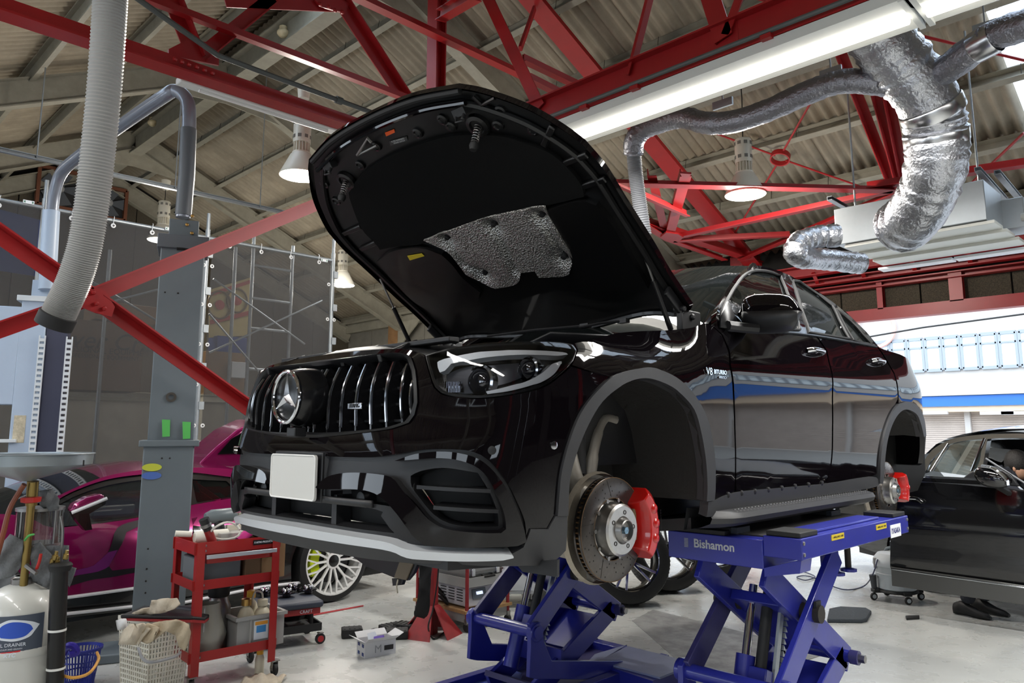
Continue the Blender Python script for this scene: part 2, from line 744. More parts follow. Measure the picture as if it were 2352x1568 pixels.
# lower black fascia with its openings
cen_half = [(SC, .40)] + SP([(850, 1169), (868, 1186), (900, 1228)]) + [(SC, .285)]
cen_half[0] = (SC, cen_half[1][1] + .004)
cen_half[-1] = (SC, cen_half[3][1] + .004)
cen_ol = cen_half + mirs(cen_half[1:-1])
upo = SP([(752, 1127), (818, 1125), (857, 1131), (884, 1147), (902, 1166), (850, 1158), (752, 1148)])
side_ol = SP([(938, 1092), (962, 1081), (1017, 1074), (1098, 1086), (1126, 1130), (1146, 1180), (1148, 1211), (1094, 1212), (1031, 1204), (993, 1183), (962, 1148), (940, 1117)])
lipt = SP([(891, 1240), (941, 1258), (1017, 1264), (1151, 1267), (1205, 1240)])
fh = [(SC, zlow + .01)] + [(a, b + .006) for a, b in reversed(bm_low)] + [lipt[-1]] + [lipt[-2], lipt[2], lipt[1], lipt[0]] + [(SC, lipt[0][1] + .012)]
fas = fh + mirs(fh[1:-1])
sheet(bodyn, fas, [cen_ol, upo, mirs(upo), side_ol, mirs(side_ol)], grid=.045, flange=.05, step=.022, off=-.014).build('lower_fascia', SATIN, car, fix=False, smooth=35)
for i, o in enumerate((cen_ol, upo, mirs(upo), side_ol, mirs(side_ol))):
    cx = sum(p[0] for p in o) / len(o)
    cz = sum(p[1] for p in o) / len(o)
    big = [(cx + (a - cx) * 1.12, cz + (b - cz) * 1.25) for a, b in o]
    sheet(bodyn, big, [], grid=.09, off=-.09).build('air_intake', DARK, car, fix=False)
# A-shaped painted blades, left and right
aw = [(734, 1118), (765, 1094), (811, 1086), (864, 1088), (906, 1096), (925, 1117), (960, 1157), (990, 1191), (1029, 1212), (1094, 1220), (1147, 1220), (1158, 1212), (1155, 1180), (1136, 1130), (1109, 1084), (1071, 1061), (1017, 1052), (941, 1057), (914, 1059), (960, 1043), (1010, 1037), (1055, 1040), (1100, 1054), (1135, 1085), (1165, 1130), (1186, 1175), (1199, 1215), (1204, 1238), (1185, 1247), (1147, 1249), (1055, 1251), (979, 1245), (952, 1223), (918, 1177), (887, 1143), (857, 1127), (818, 1122), (749, 1122)]


def ridge(off):
    def f(s, z):
        p, n = bodyn(s, z)
        return p + n * off, n
    return f


two('bumper_blade', sheet(bodyn, SP(aw), [], grid=.03, flange=.06, step=.018, off=.018, mirror=True), PAINT, car)
# fins in the side intakes
for rows in ([(955, 1118), (1040, 1124), (1128, 1128)], [(994, 1166), (1060, 1171), (1146, 1175)]):
    c = SP(rows)
    fa, fb = MB(), MB()
    top, bot = [], []
    for k in range(9):
        t = k / 8
        s = np.interp(t, [0, .5, 1], [q[0] for q in c])
        z = np.interp(t, [0, .5, 1], [q[1] for q in c])
        p, n = bodyn(s, z)
        top.append([p - n * .005 + Vector((0, 0, .006)), p - n * .085 + Vector((0, 0, .006)), p - n * .085 - Vector((0, 0, .006)), p - n * .005 - Vector((0, 0, .006))])
    fa.grid(top, close=True)
    fb.grid([[Vector((-p.x, p.y, p.z)) for p in r] for r in top], close=True)
    fa.build('intake_fin', SATIN, car)
    fb.build('intake_fin', SATIN, car)
# bar between the openings and uprights
b_ = MB()
b_.grid([[body(s, cen_half[0][1] + .012) + Vector((0, .012, e)) for e in (.012, -.012)] for s in np.linspace(2 * SC - cen_half[1][0], cen_half[1][0], 24)])
for sx in (-.22, .22):
    b_.box((sx, -.84, HZ + .33), (.02, .05, .16))
b_.build('intake_bar', SATIN, car, solid=.02)
for sx in (-1, 1):
    q = Vector(P(822, 1147, y=-.86))
    s_ = MB()
    s_.lathe([(.028, 0), (.03, .03), (.026, .05), (.012, .054)], (abs(q.x) * sx, -.80, q.z), (0, -1, 0), 18)
    s_.build('parking_sensor', SATIN, car)
# silver splitter trim and black lip below
lt = SP([(720, 1210), (800, 1223), (891, 1237), (941, 1254), (1017, 1261), (1151, 1264), (1174, 1269)])
lb = SP([(1174, 1272), (1151, 1277), (998, 1275), (941, 1270), (887, 1255), (788, 1241), (720, 1230)])
h_ = [(SC, lt[0][1] + .001)] + lt + lb + [(SC, lb[-1][1] + .001)]
sheet(bodyn, h_ + mirs(h_[1:-1]), [], grid=.03, flange=.05, step=.02, off=.022).build('splitter_trim', SILV, car, fix=False, smooth=35)
lo = SP([(1210, 1296), (1190, 1297), (1100, 1296), (1017, 1292), (826, 1277), (720, 1259)])
h_ = [(SC, lb[-1][1] + .004)] + [(a, b + .004) for a, b in reversed(lb)] + SP([(1205, 1252)]) + lo + [(SC, lo[-1][1])]
sheet(bodyn, h_ + mirs(h_[1:-1]), [], grid=.035, flange=.06, step=.02, off=.006).build('front_lip', MATTE, car, fix=False, smooth=35)
two('bumper_corner', sheet(bodyn, SP([(1274, 1184), (1257, 1214), (1217, 1214), (1207, 1240), (1200, 1256), (1196, 1296), (1247, 1295), (1275, 1283), (1297, 1262), (1300, 1225), (1300, 1184)]), [], grid=.035, flange=.04, off=.006, mirror=True), MATTE, car)
# under trays
u_ = MB()
u_.prism([(-.72, -.76, HZ + .20), (.72, -.76, HZ + .20), (.82, -.5, HZ + .20), (.62, -.45, HZ + .20), (.62, .5, HZ + .20), (.8, .55, HZ + .22), (.8, 2.3, HZ + .22), (.6, 2.4, HZ + .22), (.6, 3.3, HZ + .26), (.7, 3.5, HZ + .28),
          (-.7, 3.5, HZ + .28), (-.6, 3.3, HZ + .26), (-.6, 2.4, HZ + .22), (-.8, 2.3, HZ + .22), (-.8, .55, HZ + .22), (-.62, .5, HZ + .20), (-.62, -.45, HZ + .20), (-.82, -.5, HZ + .20)], (0, 0, .05))
u_.build('undertray', SATIN, car)
for sx in (-1, 1):
    q = [Vector(P(a, b, y=-.47)) for a, b in [(1183, 1292), (1280, 1285), (1279, 1325), (1268, 1323), (1200, 1313)]]
    MB().prism([(sx * p.x, p.y, p.z) for p in q], (0, .012, 0)).build('air_deflector', SATIN, car)
# hanging flap under the middle of the bumper
fl = MB()
fl.prism([P(a, b, y=.1) for a, b in [(800, 1270), (870, 1283), (960, 1290), (950, 1315), (935, 1333), (922, 1330), (905, 1326), (840, 1300)]], (0, .02, 0))
fl.prism([P(a, b, y=.1) for a, b in [(900, 1328), (927, 1330), (922, 1343), (902, 1345)]], (0, .02, 0))
fo = fl.build('hanging_flap', SATIN, car)
MB().prism([P(a, b, y=.09) for a, b in [(917, 1291), (948, 1294), (932, 1332), (905, 1326)]], (0, .008, 0)).build('flap_label', mat('brown_label', (104, 92, 76), .6), fo)
MB().tube([P(a, b, y=.09) for a, b in [(914, 1330), (911, 1345), (913, 1362)]], .004, 6).build('string', mat('string', (190, 180, 160), .7), fo)

# ---- grille ---------------------------------------------------------------
ztop = lambda s: np.interp(abs(s - SC), [a - SC for a, b in gr_half[:6]], [b for a, b in gr_half[:6]])
zbot = lambda s: np.interp(abs(s - SC), [a - SC for a, b in gr_half[:5:-1]], [b for a, b in gr_half[:5:-1]])
gs = SP([(733, 910), (762, 910), (791, 908), (824, 908), (857, 906), (891, 905), (925, 905), (946, 905)])
gss = [a for a, b in gs]
gss = gss + [2 * SC - a for a in gss] + [SC]
gback = sheet(bodyn, [(SC + (a - SC) * 1.03, .785 + (b - .785) * 1.06) for a, b in grille_ol], [], grid=.08, off=-.10).build('grille_mesh', DARK, car, fix=False)
fr = MB()
ring = smooth2(grille_ol, .03)
rows = []
for a, b in ring:
    p, n = bodyn(a, b)
    c = Vector((0, body(SC, .785).y, HZ + .785))
    inn = (Vector((c.x, p.y, c.z)) - p).normalized()
    rows.append([p + n * .004 - inn * .010, p + n * .012, p + n * .004 + inn * .012, p - n * .06 + inn * .012])
rows.append(rows[0])
fr.grid(rows)
fr.build('grille_frame', SATIN, car)
CHD = mat('dark_chrome', (165, 166, 170), 0.12, 1.0)
for s in gss:
    zt, zb = float(ztop(s)) - .004, float(zbot(s)) + .004
    if zt - zb < .05:
        continue
    A, B = [], []
    p0, n0 = bodyn(s, (zt + zb) / 2)
    tx = Vector((0, 0, 1)).cross(n0).normalized()
    for k in range(13):
        t = k / 12
        z = zb + (zt - zb) * t
        p, n = bodyn(s, z)
        p = Vector((p.x, p.y, p.z))
        o = .022 * (1 - (2 * t - 1) ** 2) - .012 - (.03 if k in (12,) else 0)
        A.append([p + n * o + tx * .0045, p + n * o - tx * .0045, p - n * .075 - tx * .010, p - n * .075 + tx * .010])
        if 0 < k < 12:
            B.append([p + n * (o + .003) + tx * .0028, p + n * (o + .003) - tx * .0028, p + n * (o - .004) - tx * .0052, p + n * (o - .004) + tx * .0052])
    g = MB().grid(A, close=True).build('grille_slat', mat('gloss_black_plastic', (20, 20, 22), .22), car)
    MB().grid(B, close=True).build('chrome_edge', CHD, g)
lou = MB()
for t in (.2, .4, .6, .8):
    rows = []
    for k in range(33):
        s = 2 * SC - gr_half[5][0] + (gr_half[5][0] - SC) * 2 * k / 32
        zt, zb = float(ztop(s)), float(zbot(s))
        z = np.interp(t, [0, 1], [gz[1][1], gz[0][1]])
        z = min(max(z, zb + .006), zt - .006)
        p, n = bodyn(s, z)
        rows.append([p - n * .035 + Vector((0, 0, .004)), p - n * .085 + Vector((0, 0, .012)), p - n * .085 - Vector((0, 0, .012)), p - n * .035 - Vector((0, 0, .004))])
    lou.grid(rows, close=True)
lou.build('grille_louvre', SATIN, car)
# star emblem
ec = P(682, 912, x=0.0)
em = MB().lathe([(.075, .055), (.098, .045), (.108, .02), (.112, -.01), (.112, -.06)], ec + Vector((0, 0.012, 0)), (0, -1, 0), 40).build('emblem', mat('gloss_black_plastic', (20, 20, 22), .22), car)
eo = ec + Vector((0, -.04, 0))
MB().lathe([(.0, .0), (.092, -.002)], eo, (0, -1, 0), 40).build('emblem_disc', mat('black_glass', (6, 6, 7), .03, coat=1), em)
ri = MB()
ri.tube([eo + Vector((.096 * math.cos(2 * PI * k / 48), -.006, .096 * math.sin(2 * PI * k / 48))) for k in range(48)], .0075, 8, closed=True)
ri.build('emblem_ring', CHROME, em)
st = MB()
for k in range(3):
    a = PI / 2 + 2 * PI * k / 3
    tip = Vector((.092 * math.cos(a), -.004, .092 * math.sin(a)))
    l = Vector((.020 * math.cos(a + PI / 3), -.003, .020 * math.sin(a + PI / 3)))
    r = Vector((.020 * math.cos(a - PI / 3), -.003, .020 * math.sin(a - PI / 3)))
    m_ = Vector((0, -.016, 0))
    st.add([eo + tip, eo + l, eo + m_, eo + r], [(0, 1, 2), (0, 2, 3)])
st.build('emblem_star', CHROME, em, smooth=0)
MB().box(P(681, 992, y=ec.y - .01), (.06, .05, .035)).build('front_camera', SATIN, car, bev=.004)
bp_, bn_ = bodyn(gs[3][0], sp(838, 934)[1])
bx = Vector((1, 0, 0))
bx = (bx - bn_ * bx.dot(bn_)).normalized()
bd = MB().box(bp_ + bn_ * .016 + bx * .012, (.085, .01, .022), rot=Matrix((bx, -bn_, Vector((0, 0, 1)))).transposed()).build('badge', CHD, car, bev=.002)
text('badge_lettering', '///AMG', .021, bp_ + bn_ * .0225 + bx * .012, bx, (0, 0, 1), mat('badge_black', (15, 15, 16), .3), bd, sx=.95)

# ---- number plate ---------------------------------------------------------
pc = P(671, 1094, x=0.0)
hold = MB()
hold.prism([(-.175, pc.y + .02, pc.z - .088), (.175, pc.y + .02, pc.z - .088), (.175, pc.y + .02, pc.z + .092), (-.175, pc.y + .02, pc.z + .092)], (0, .02, 0))
hold.add([(-.175, pc.y + .03, pc.z - .088), (.175, pc.y + .03, pc.z - .088), (.175, pc.y + .03, pc.z + .092), (-.175, pc.y + .03, pc.z + .092), (-.25, pc.y + .13, pc.z - .09), (.25, pc.y + .13, pc.z - .09), (.23, pc.y + .13, pc.z + .11), (-.23, pc.y + .13, pc.z + .11)],
         [(0, 1, 5, 4), (1, 2, 6, 5), (2, 3, 7, 6), (3, 0, 4, 7)])
hold.build('plate_holder', SATIN, car, bev=.004)


def rrect(w, h, r, n=5):
    o = []
    for cx, cy, a0 in ((w - r, h - r, 0), (-w + r, h - r, 90), (-w + r, -h + r, 180), (w - r, -h + r, 270)):
        for k in range(n + 1):
            a = math.radians(a0 + 90 * k / n)
            o.append((cx + r * math.cos(a), cy + r * math.sin(a)))
    return o


rr = rrect(.165, .0825, .014)
pl = MB().prism([(a, pc.y, pc.z + b) for a, b in rr], (0, .008, 0)).build('number_plate', mat('plate_grey', (205, 204, 199), .45), car)
rim = MB()
pts = [Vector((a * .985, pc.y - .001, pc.z + b * .97)) for a, b in rr]
rim.tube(pts, .003, 6, closed=True)
rim.build('plate_rim', mat('plate_rim', (232, 231, 228), .4), pl)

# ---- headlights -----------------------------------------------------------
for mi in (0, 1):
    def B(name, r, m, par, **k):
        return (r[mi] if isinstance(r, tuple) else r).build(name, m, par, fix=False, smooth=35, **k)
    H = B('headlight', sheet(bodyn, hl_ol, [], grid=.05, off=-.075, mirror=True), mat('lamp_black', (12, 12, 14), .25), car)
    B('lamp_rim', sheet(bodyn, [(q[0], q[1]) for q in hl_ol], [[(sum(p[0] for p in hl_ol) / 17 + (q[0] - sum(p[0] for p in hl_ol) / 17) * .96, sum(p[1] for p in hl_ol) / 17 + (q[1] - sum(p[1] for p in hl_ol) / 17) * .93) for q in hl_ol]], grid=.04, flange=.08, off=-.004, mirror=True), mat('lamp_black', (12, 12, 14), .25), H)
    for bandp in ([(998, 838), (997, 826), (1012, 818), (1094, 801), (1170, 794), (1247, 794), (1300, 799), (1313, 806), (1290, 809), (1247, 807), (1180, 807), (1100, 815), (1030, 830), (1015, 846), (1003, 850)],
                  [(1116, 897), (1160, 888), (1210, 874), (1250, 855), (1285, 825), (1298, 822), (1299, 829), (1280, 857), (1240, 879), (1180, 895), (1120, 903)]):
        B('light_guide', sheet(bodyn, SP(bandp), [], grid=.02, flange=.03, step=.012, off=-.022, mirror=True), WHITE, H)
    B('inner_bezel', sheet(bodyn, SP([(1008, 852), (1030, 838), (1110, 822), (1200, 814), (1270, 815), (1255, 838), (1200, 862), (1120, 885), (1105, 896), (1040, 897), (1015, 885)]), [], grid=.03, flange=.03, off=-.055, mirror=True), mat('lamp_grey', (52, 54, 60), .3, .4), H)
    for (cx, cy, rad) in ((1097, 866, .046), (1224, 840, .036)):
        s, z = sp(cx, cy)
        p, n = bodyn(s, z)
        p = p - n * .05
        ax = Vector((.12, -1, .02)).normalized()
        if mi:
            p, ax = Vector((-p.x, p.y, p.z)), Vector((-ax.x, ax.y, ax.z))
        MB().lathe([(rad * 1.25, -.03), (rad * 1.3, .0), (rad * 1.12, .004), (rad, -.006)], p, ax, 24, cap=False).build('projector_ring', mat('dark_chrome', (165, 166, 170), .12, 1), H)
        MB().lathe([(rad, -.004), (rad * .92, .012), (rad * .7, .022), (rad * .4, .028), (.002, .03)], p, ax, 24).build('projector_lens', mat('lens_dark', (20, 22, 30), .02, coat=1, spec=.9), H)
    rf = MB()
    for k in range(5):
        for j in range(2):
            s, z = sp(1014 + 8 * k + j * 4, 874 + 14 * j)
            p, n = bodyn(s, z)
            p = p - n * .045
            rf.box((-p.x if mi else p.x, p.y, p.z), (.008, .012, .022))
    rf.build('reflector', mat('dark_chrome', (165, 166, 170), .12, 1), H)
    B('lamp_lens', sheet(bodyn, hl_ol, [], grid=.04, off=-.001, mirror=True), CLEAR, H)
for a, b in ((1130, 1034), (1272, 1022)):
    p, n = bodyn(*sp(a, b))
    for sx in (1, -1):
        MB().lathe([(.014, .0), (.014, .003), (.010, .004), (.004, .0045)], (p.x * sx, p.y, p.z), (n.x * sx, n.y, n.z), 16).build('parking_sensor', mat('dark_chrome', (165, 166, 170), .12, 1) if a > 1200 else SATIN, car)

# ---- sides ----------------------------------------------------------------
fo_ = [(1276, 1183), (1281, 1120), (1286, 1079), (1303, 1014), (1329, 949), (1364, 901), (1403, 866), (1446, 850), (1490, 846), (1529, 857), (1564, 879), (1598, 918), (1620, 962), (1632, 1014), (1638, 1070), (1636, 1148)]
fi_ = [(1618, 1150), (1619, 1100), (1616, 1057), (1605, 992), (1589, 940), (1555, 901), (1520, 880), (1477, 869), (1433, 880), (1390, 910), (1360, 949), (1329, 1014), (1308, 1079), (1302, 1120), (1300, 1183)]
two('wheel_arch_trim', sheet(bodyn, SP(fo_ + fi_), [], grid=.03, flange=.05, step=.025, off=.012, mirror=True), MATTE, car)
fend = SP([(1399, 866), (1352, 851), (1314, 838), (1322, 822), (1328, 804), (1320, 788), (1403, 768), (1459, 761), (1537, 758), (1590, 752), (1618, 742), (1634, 748), (1657, 769), (1672, 805), (1675, 840), (1682, 884), (1686, 970), (1688, 1057), (1687, 1128), (1637, 1148), (1638, 1070), (1632, 1014), (1620, 962), (1598, 918), (1564, 879), (1529, 857), (1490, 846), (1446, 850)])
fd = two('front_fender', sheet(bodyn, fend, [], grid=.045, flange=.03, step=.025, mirror=True), PAINT, car)
door = SP([(1637, 748), (1660, 768), (1676, 805), (1679, 840), (1686, 884), (1689, 970), (1691, 1057), (1690, 1127), (1800, 1118), (1896, 1108), (1908, 1060), (1911, 970), (1911, 892), (1905, 840), (1897, 806), (1872, 771), (1790, 762), (1700, 755)])
d1 = two('front_door', sheet(bodyn, door, [], grid=.05, flange=.03, step=.025, mirror=True), PAINT, car)
ro_ = [(2016, 1110), (2018, 1060), (2024, 1014), (2036, 970), (2053, 936), (2075, 923), (2097, 927), (2112, 945), (2120, 968), (2127, 1000)]
ri_ = [(2118, 1003), (2110, 970), (2100, 950), (2078, 940), (2060, 950), (2044, 978), (2033, 1018), (2028, 1062), (2024, 1110)]
door2 = SP([(1876, 771), (1900, 805), (1908, 840), (1914, 892), (1914, 970), (1911, 1060), (1899, 1108), (2002, 1092), (2014, 1086), (2017, 1060), (2023, 1014), (2035, 970), (2052, 936), (2062, 916), (2060, 890), (2052, 857), (2032, 823), (2012, 795), (1955, 786)])
d2 = two('rear_door', sheet(bodyn, door2, [], grid=.05, flange=.03, step=.025, mirror=True), PAINT, car)
qs = [(2.50, 1.16)] + SP([(2034, 823), (2054, 857), (2062, 890), (2064, 915)])
qp = SP([(2016, 795)]) + [(2.75, 1.17), (3.0, 1.16), (3.3, 1.14), (YR - Y0 + PI / 2 * KS, 1.13), (YR - Y0 + PI / 2 * KS, .40), (3.6, .40), (3.42, .42)] + SP([(2128, 1000), (2121, 968), (2112, 945), (2097, 927), (2075, 922), (2064, 926), (2063, 890), (2055, 857), (2035, 823)])
two('rear_quarter', sheet(bodyn, qp, [], grid=.06, flange=.03, step=.03, mirror=True), PAINT, car)
two('rear_arch_trim', sheet(bodyn, SP(ro_ + ri_), [], grid=.03, flange=.05, step=.025, off=.012, mirror=True), MATTE, car)
sill = SP([(1637, 1150), (1690, 1130), (1800, 1119), (1896, 1110), (2003, 1094), (2018, 1112), (1990, 1122), (1800, 1150), (1640, 1185), (1622, 1182), (1625, 1152)])
sb = two('sill_cladding', sheet(bodyn, sill, [], grid=.04, flange=.04, off=.004, mirror=True), MATTE, car)
for k in range(8):
    t = k / 7
    p, n = bodyn(*sp(1672 + 215 * t, 1136 - 27 * t))
    for sx in (1, -1):
        MB().lathe([(.013, -.006), (.013, .004), (.008, .008), (.002, .009)], (p.x * sx, p.y, p.z), (n.x * sx, n.y, n.z), 12).build('sill_stud', SATIN, sb)
# running board
for sx in (1, -1):
    rb = MB()
    rows = []
    for y in np.linspace(.52, 2.28, 25):
        e = 1 - max(0, (abs(y - 1.4) - .72) / .16) ** 2
        xo = .90 + .095 * max(.05, e) ** .5
        z = HZ + .285
        rows.append([Vector((sx * .80, y, z + .03)), Vector((sx * .905, y, z + .028)), Vector((sx * (xo - .012), y, z + .012)), Vector((sx * xo, y, z - .008)), Vector((sx * (xo - .01), y, z - .03)), Vector((sx * (xo - .06), y, z - .05)), Vector((sx * .78, y, z - .065))])
    rb.grid(rows, close=True)
    r_ = rb.build('running_board', MATTE, car)
    tr = MB()
    for y in np.linspace(.66, 2.14, 50):
        for k in range(3):
            tr.box((sx * (.918 + .02 * k), y + (.015 if k % 2 else 0), HZ + .285 + .026 - .0065 * k), (.012, .010, .008))
    tr.build('tread_studs', ALU, r_, kind='stuff')
# liners, arches as dark wells
for (lst, x_in, cy) in ((fi_, .48, 0.0), (ri_, .50, 2.873)):
    pts = [body(*sp(a, b)) for a, b in lst]
    rows = [[Vector((p.x - .005, p.y, p.z)) for p in pts], [Vector((p.x - .12, cy + (p.y - cy) * 1.05, HZ + .37 + (p.z - HZ - .37) * 1.05)) for p in pts], [Vector((.66, cy + (p.y - cy) * 1.02, HZ + .37 + (p.z - HZ - .37) * 1.02)) for p in pts], [Vector((x_in, cy + (p.y - cy) * .95, HZ + .37 + (p.z - HZ - .37) * .95)) for p in pts]]
    for sx in (1, -1):
        m_ = MB().grid([[Vector((p.x * sx, p.y, p.z)) for p in r] for r in rows])
        k = len(rows[3])
        m_.add([Vector((p.x * sx, p.y, p.z)) for p in rows[3]], [tuple(range(k))])
        m_.build('wheel_arch_liner', mat('liner_black', (36, 35, 33), .6, bump=(60, .25)), car)
# rear of the arch: inner splash guard behind the rear wheel
gq = [(2112, 950), (2124, 975), (2127, 1000), (2124, 1040), (2126, 1085), (2108, 1126), (2085, 1132), (2040, 1125), (2030, 1040), (2055, 960), (2085, 940)]
g_ = [P(a, b, x=.60) for a, b in gq]
for sx in (1, -1):
    MB().prism([(p.x * sx, p.y, p.z) for p in g_], (-.03 * sx, 0, 0)).build('rear_splash_guard', mat('guard_black', (14, 14, 14), .7), car)
# greenhouse: frame with three panes a side
gh = SP([(1648, 752), (1646, 722), (1655, 695), (1680, 650), (1705, 622), (1730, 611), (1752, 611), (1790, 622), (1830, 641), (1885, 673), (1945, 718), (1990, 762), (2020, 798), (1955, 786), (1870, 771), (1790, 762), (1700, 755)])
p1_ = SP([(1657, 746), (1660, 715), (1678, 676), (1698, 645), (1715, 628), (1738, 621), (1768, 624), (1794, 634), (1812, 680), (1836, 757), (1790, 755), (1720, 750)])
p2_ = SP([(1822, 644), (1850, 656), (1880, 676), (1912, 702), (1932, 742), (1951, 778), (1900, 770), (1858, 763), (1838, 700)])
p3_ = SP([(1921, 711), (1955, 738), (1982, 768), (2003, 791), (1980, 787), (1959, 780), (1940, 748)])
two('window_frame', sheet(bodyn, gh, [p1_, p2_, p3_], grid=.05, flange=.03, step=.022, off=-.002, mirror=True), PAINT, car)
for q in (p1_, p2_, p3_):
    two('side_window', sheet(bodyn, q, [], grid=.06, step=.03, off=-.012, mirror=True), TINT, car)
    tq = [body(a, b) for a, b in smooth2(q, .06)]
    for sx in (1, -1):
        MB().tube([(p.x * sx, p.y, p.z) for p in tq], .009, 6, closed=True).build('window_seal', RUB, car)
tr_ = [body(*sp(a, b)) + Vector((.006, 0, 0)) for a, b in [(1652, 750), (1720, 756), (1790, 762), (1870, 771), (1955, 785), (2012, 796)]]
for sx in (1, -1):
    MB().tube([(p.x * sx, p.y, p.z) for p in crom(tr_, 4)], .006, 6).build('belt_trim', mat('gloss_black_plastic', (20, 20, 22), .22), car)
# roof, windscreen and tail
rail = [body(*sp(a, b)) for a, b in [(1730, 611), (1752, 611), (1790, 622), (1830, 641), (1885, 673), (1945, 718), (1990, 762), (2020, 798)]]
rail.append(Vector((.80, 3.0, HZ + 1.15)))
rail.append(Vector((.70, 3.55, HZ + 1.13)))
crown = [.035, .05, .06, .065, .07, .09, .12, .14, .06, .02]
rows = []
for p, c in zip(rail, crown):
    rows.append([Vector((p.x * t, p.y - (.10 * (1 - t * t) if c == .035 else 0), p.z + c * (1 - abs(t) ** 2.2))) for t in np.linspace(1, -1, 17)])
MB().grid(rows[:6]).build('roof', PAINT, car, fix=True)
MB().grid(rows[5:9]).build('rear_window', TINT, car)
MB().grid(rows[8:]).build('boot_lid', PAINT, car)
wt = rows[0]
wbase = []
for t in np.linspace(1, -1, 17):
    wbase.append(Vector((.79 * t, .36 + .30 * t * t, HZ + 1.06 + .02 * (1 - t * t))))
mid = [(a * .5 + b * .5) + Vector((0, -.03, .03)) * (1 - t * t) for a, b, t in zip(wt, wbase, np.linspace(1, -1, 17))]
MB().grid([wt, mid, wbase]).build('windscreen', WSG, car)
for sx in (0, 16):
    MB().tube([wt[sx], mid[sx], wbase[sx]], .022, 8).build('pillar_trim', PAINT, car)
# cowl and inner engine bay cover
MB().grid([[w + Vector((0, .03, -.005)) for w in wbase], [w + Vector((0, -.14, -.03)) for w in wbase], [w + Vector((0, -.16, -.12)) for w in wbase]]).build('cowl_panel', SATIN, car, solid=.01)
for (a, b) in (((1120, 772), (1345, 748)), ((1330, 752), (1432, 737))):
    p, q = P(*a, y=.30), P(*b, y=.42)
    w_ = MB().tube([p, p.lerp(q, .5) + Vector((0, 0, .006)), q], .007, 6)
    w_.box(q, (.05, .03, .02))
    w_.build('wiper', SATIN, car)
cv = MB()
cvr = []
for t in np.linspace(-1, 1, 21):
    xx = t * .62
    cvr.append([Vector((xx, float(body(SC, .9).y) + .03 + .16 * abs(t) ** 3, HZ + .925 - .03 * abs(t) ** 2)), Vector((xx, -.66 + .12 * abs(t) ** 3, HZ + .975 - .05 * t * t)), Vector((xx, -.55 + .1 * abs(t) ** 3, HZ + .985 - .05 * t * t)), Vector((xx * 1.05, .2, HZ + .93))])
cv.grid(cvr)
cv.build('engine_bay_cover', SATIN, car, solid=.008)
st_ = MB()
for t in (-.75, -.3, .2, .6):
    st_.bar((t * .62, -.80, HZ + .90), (t * .60, -.62, HZ + .972), .02, .03)
st_.bar((-.6, -.64, HZ + .965), (.6, -.64, HZ + .965), .05, .02)
st_.build('radiator_support', SATIN, car, bev=.004)
for sx in (-1, 1):
    sd = MB().grid([[Vector((sx * .80, y, HZ + 1.0 + .06 * (y + .3))), Vector((sx * .62, y, HZ + .95)), Vector((sx * .6, y, HZ + .5))] for y in (-.35, 0, .3, .5)])
    sd.build('inner_wing', SATIN, car, solid=.008)
# cabin interior
MB().box((0, 1.55, HZ + .75), (1.6, 1.9, .5)).build('cabin_interior', DARK, car)
for sx in (-.38, .38):
    se = MB()
    se.box((sx, 1.35, HZ + 1.02), (.5, .16, .62), rot=Matrix.Rotation(-.2, 3, 'X'))
    se.box((sx, 1.42, HZ + 1.36), (.26, .09, .17), rot=Matrix.Rotation(-.15, 3, 'X'))
    se.build('seat', mat('seat_leather', (30, 30, 32), .5), car, bev=.05)
MB().tube([Vector((.38 + .18 * math.cos(a), .85 + .06 * math.sin(a), HZ + 1.02 + .17 * math.sin(a))) for a in np.linspace(0, 2 * PI, 24, endpoint=False)], .014, 8, closed=True).build('steering_wheel', SATIN, car)
MB().box((0, .62, HZ + 1.0), (1.45, .35, .16)).build('dashboard', SATIN, car, bev=.04)
# mirrors
mc = P(1768, 719, x=1.03)
for sx in (1, -1):
    def mm(v):
        return Vector((v.x * sx, v.y, v.z))
    rows, rows2 = [], []
    prof = [(-1, .1), (-.92, .55), (-.75, .86), (-.4, 1.0), (0, 1.0), (.45, .95), (.75, .84), (.93, .58), (1, .12)]
    for t, k in prof:
        ring_ = []
        for j in range(20):
            a = 2 * PI * j / 20
            ca, sa = math.cos(a), math.sin(a)
            ring_.append(mm(mc + Vector((.142 * t, -.01 * t * t, .0)) + Vector((-.02 * ca, .080 * k * (abs(ca) ** .75) * (1 if ca > 0 else -1), .093 * k * (abs(sa) ** .75) * (1 if sa > 0 else -1) - .012 * t))))
        rows.append(ring_)
    up = [[p for p in r] for r in rows]
    m1 = MB().grid(rows, close=True).build('mirror_housing', PAINT, car)
    lw = MB()
    lw.grid([[p.lerp(mm(mc), -.015) for p in r[10:]] + [r[0].lerp(mm(mc), -.015)] for r in rows])
    lw.build('mirror_lower_shell', SATIN, m1, solid=.004)
    blk = MB().grid([[r[0].lerp(mm(mc), -.02), r[19].lerp(mm(mc), -.022)] for r in rows])
    blk.build('turn_signal', mat('signal_strip', (70, 70, 74), .1, coat=1), m1, solid=.003)
    ba = MB()
    a0, a1 = P(1662, 752, x=.92), P(1745, 756, x=1.0)
    ba.add([mm(P(1654, 752, x=.915)), mm(P(1696, 757, x=.92)), mm(P(1690, 735, x=.915)), mm(P(1671, 692, x=.905)), mm(P(1656, 725, x=.905))], [(0, 1, 2, 3, 4)])
    ba.tube([mm(P(1672, 748, x=.925)), mm(P(1705, 752, x=.95)), mm(P(1740, 755, x=1.0))], [.02, .018, .02], 8)
    ba.build('mirror_base', SATIN, car, solid=.012)
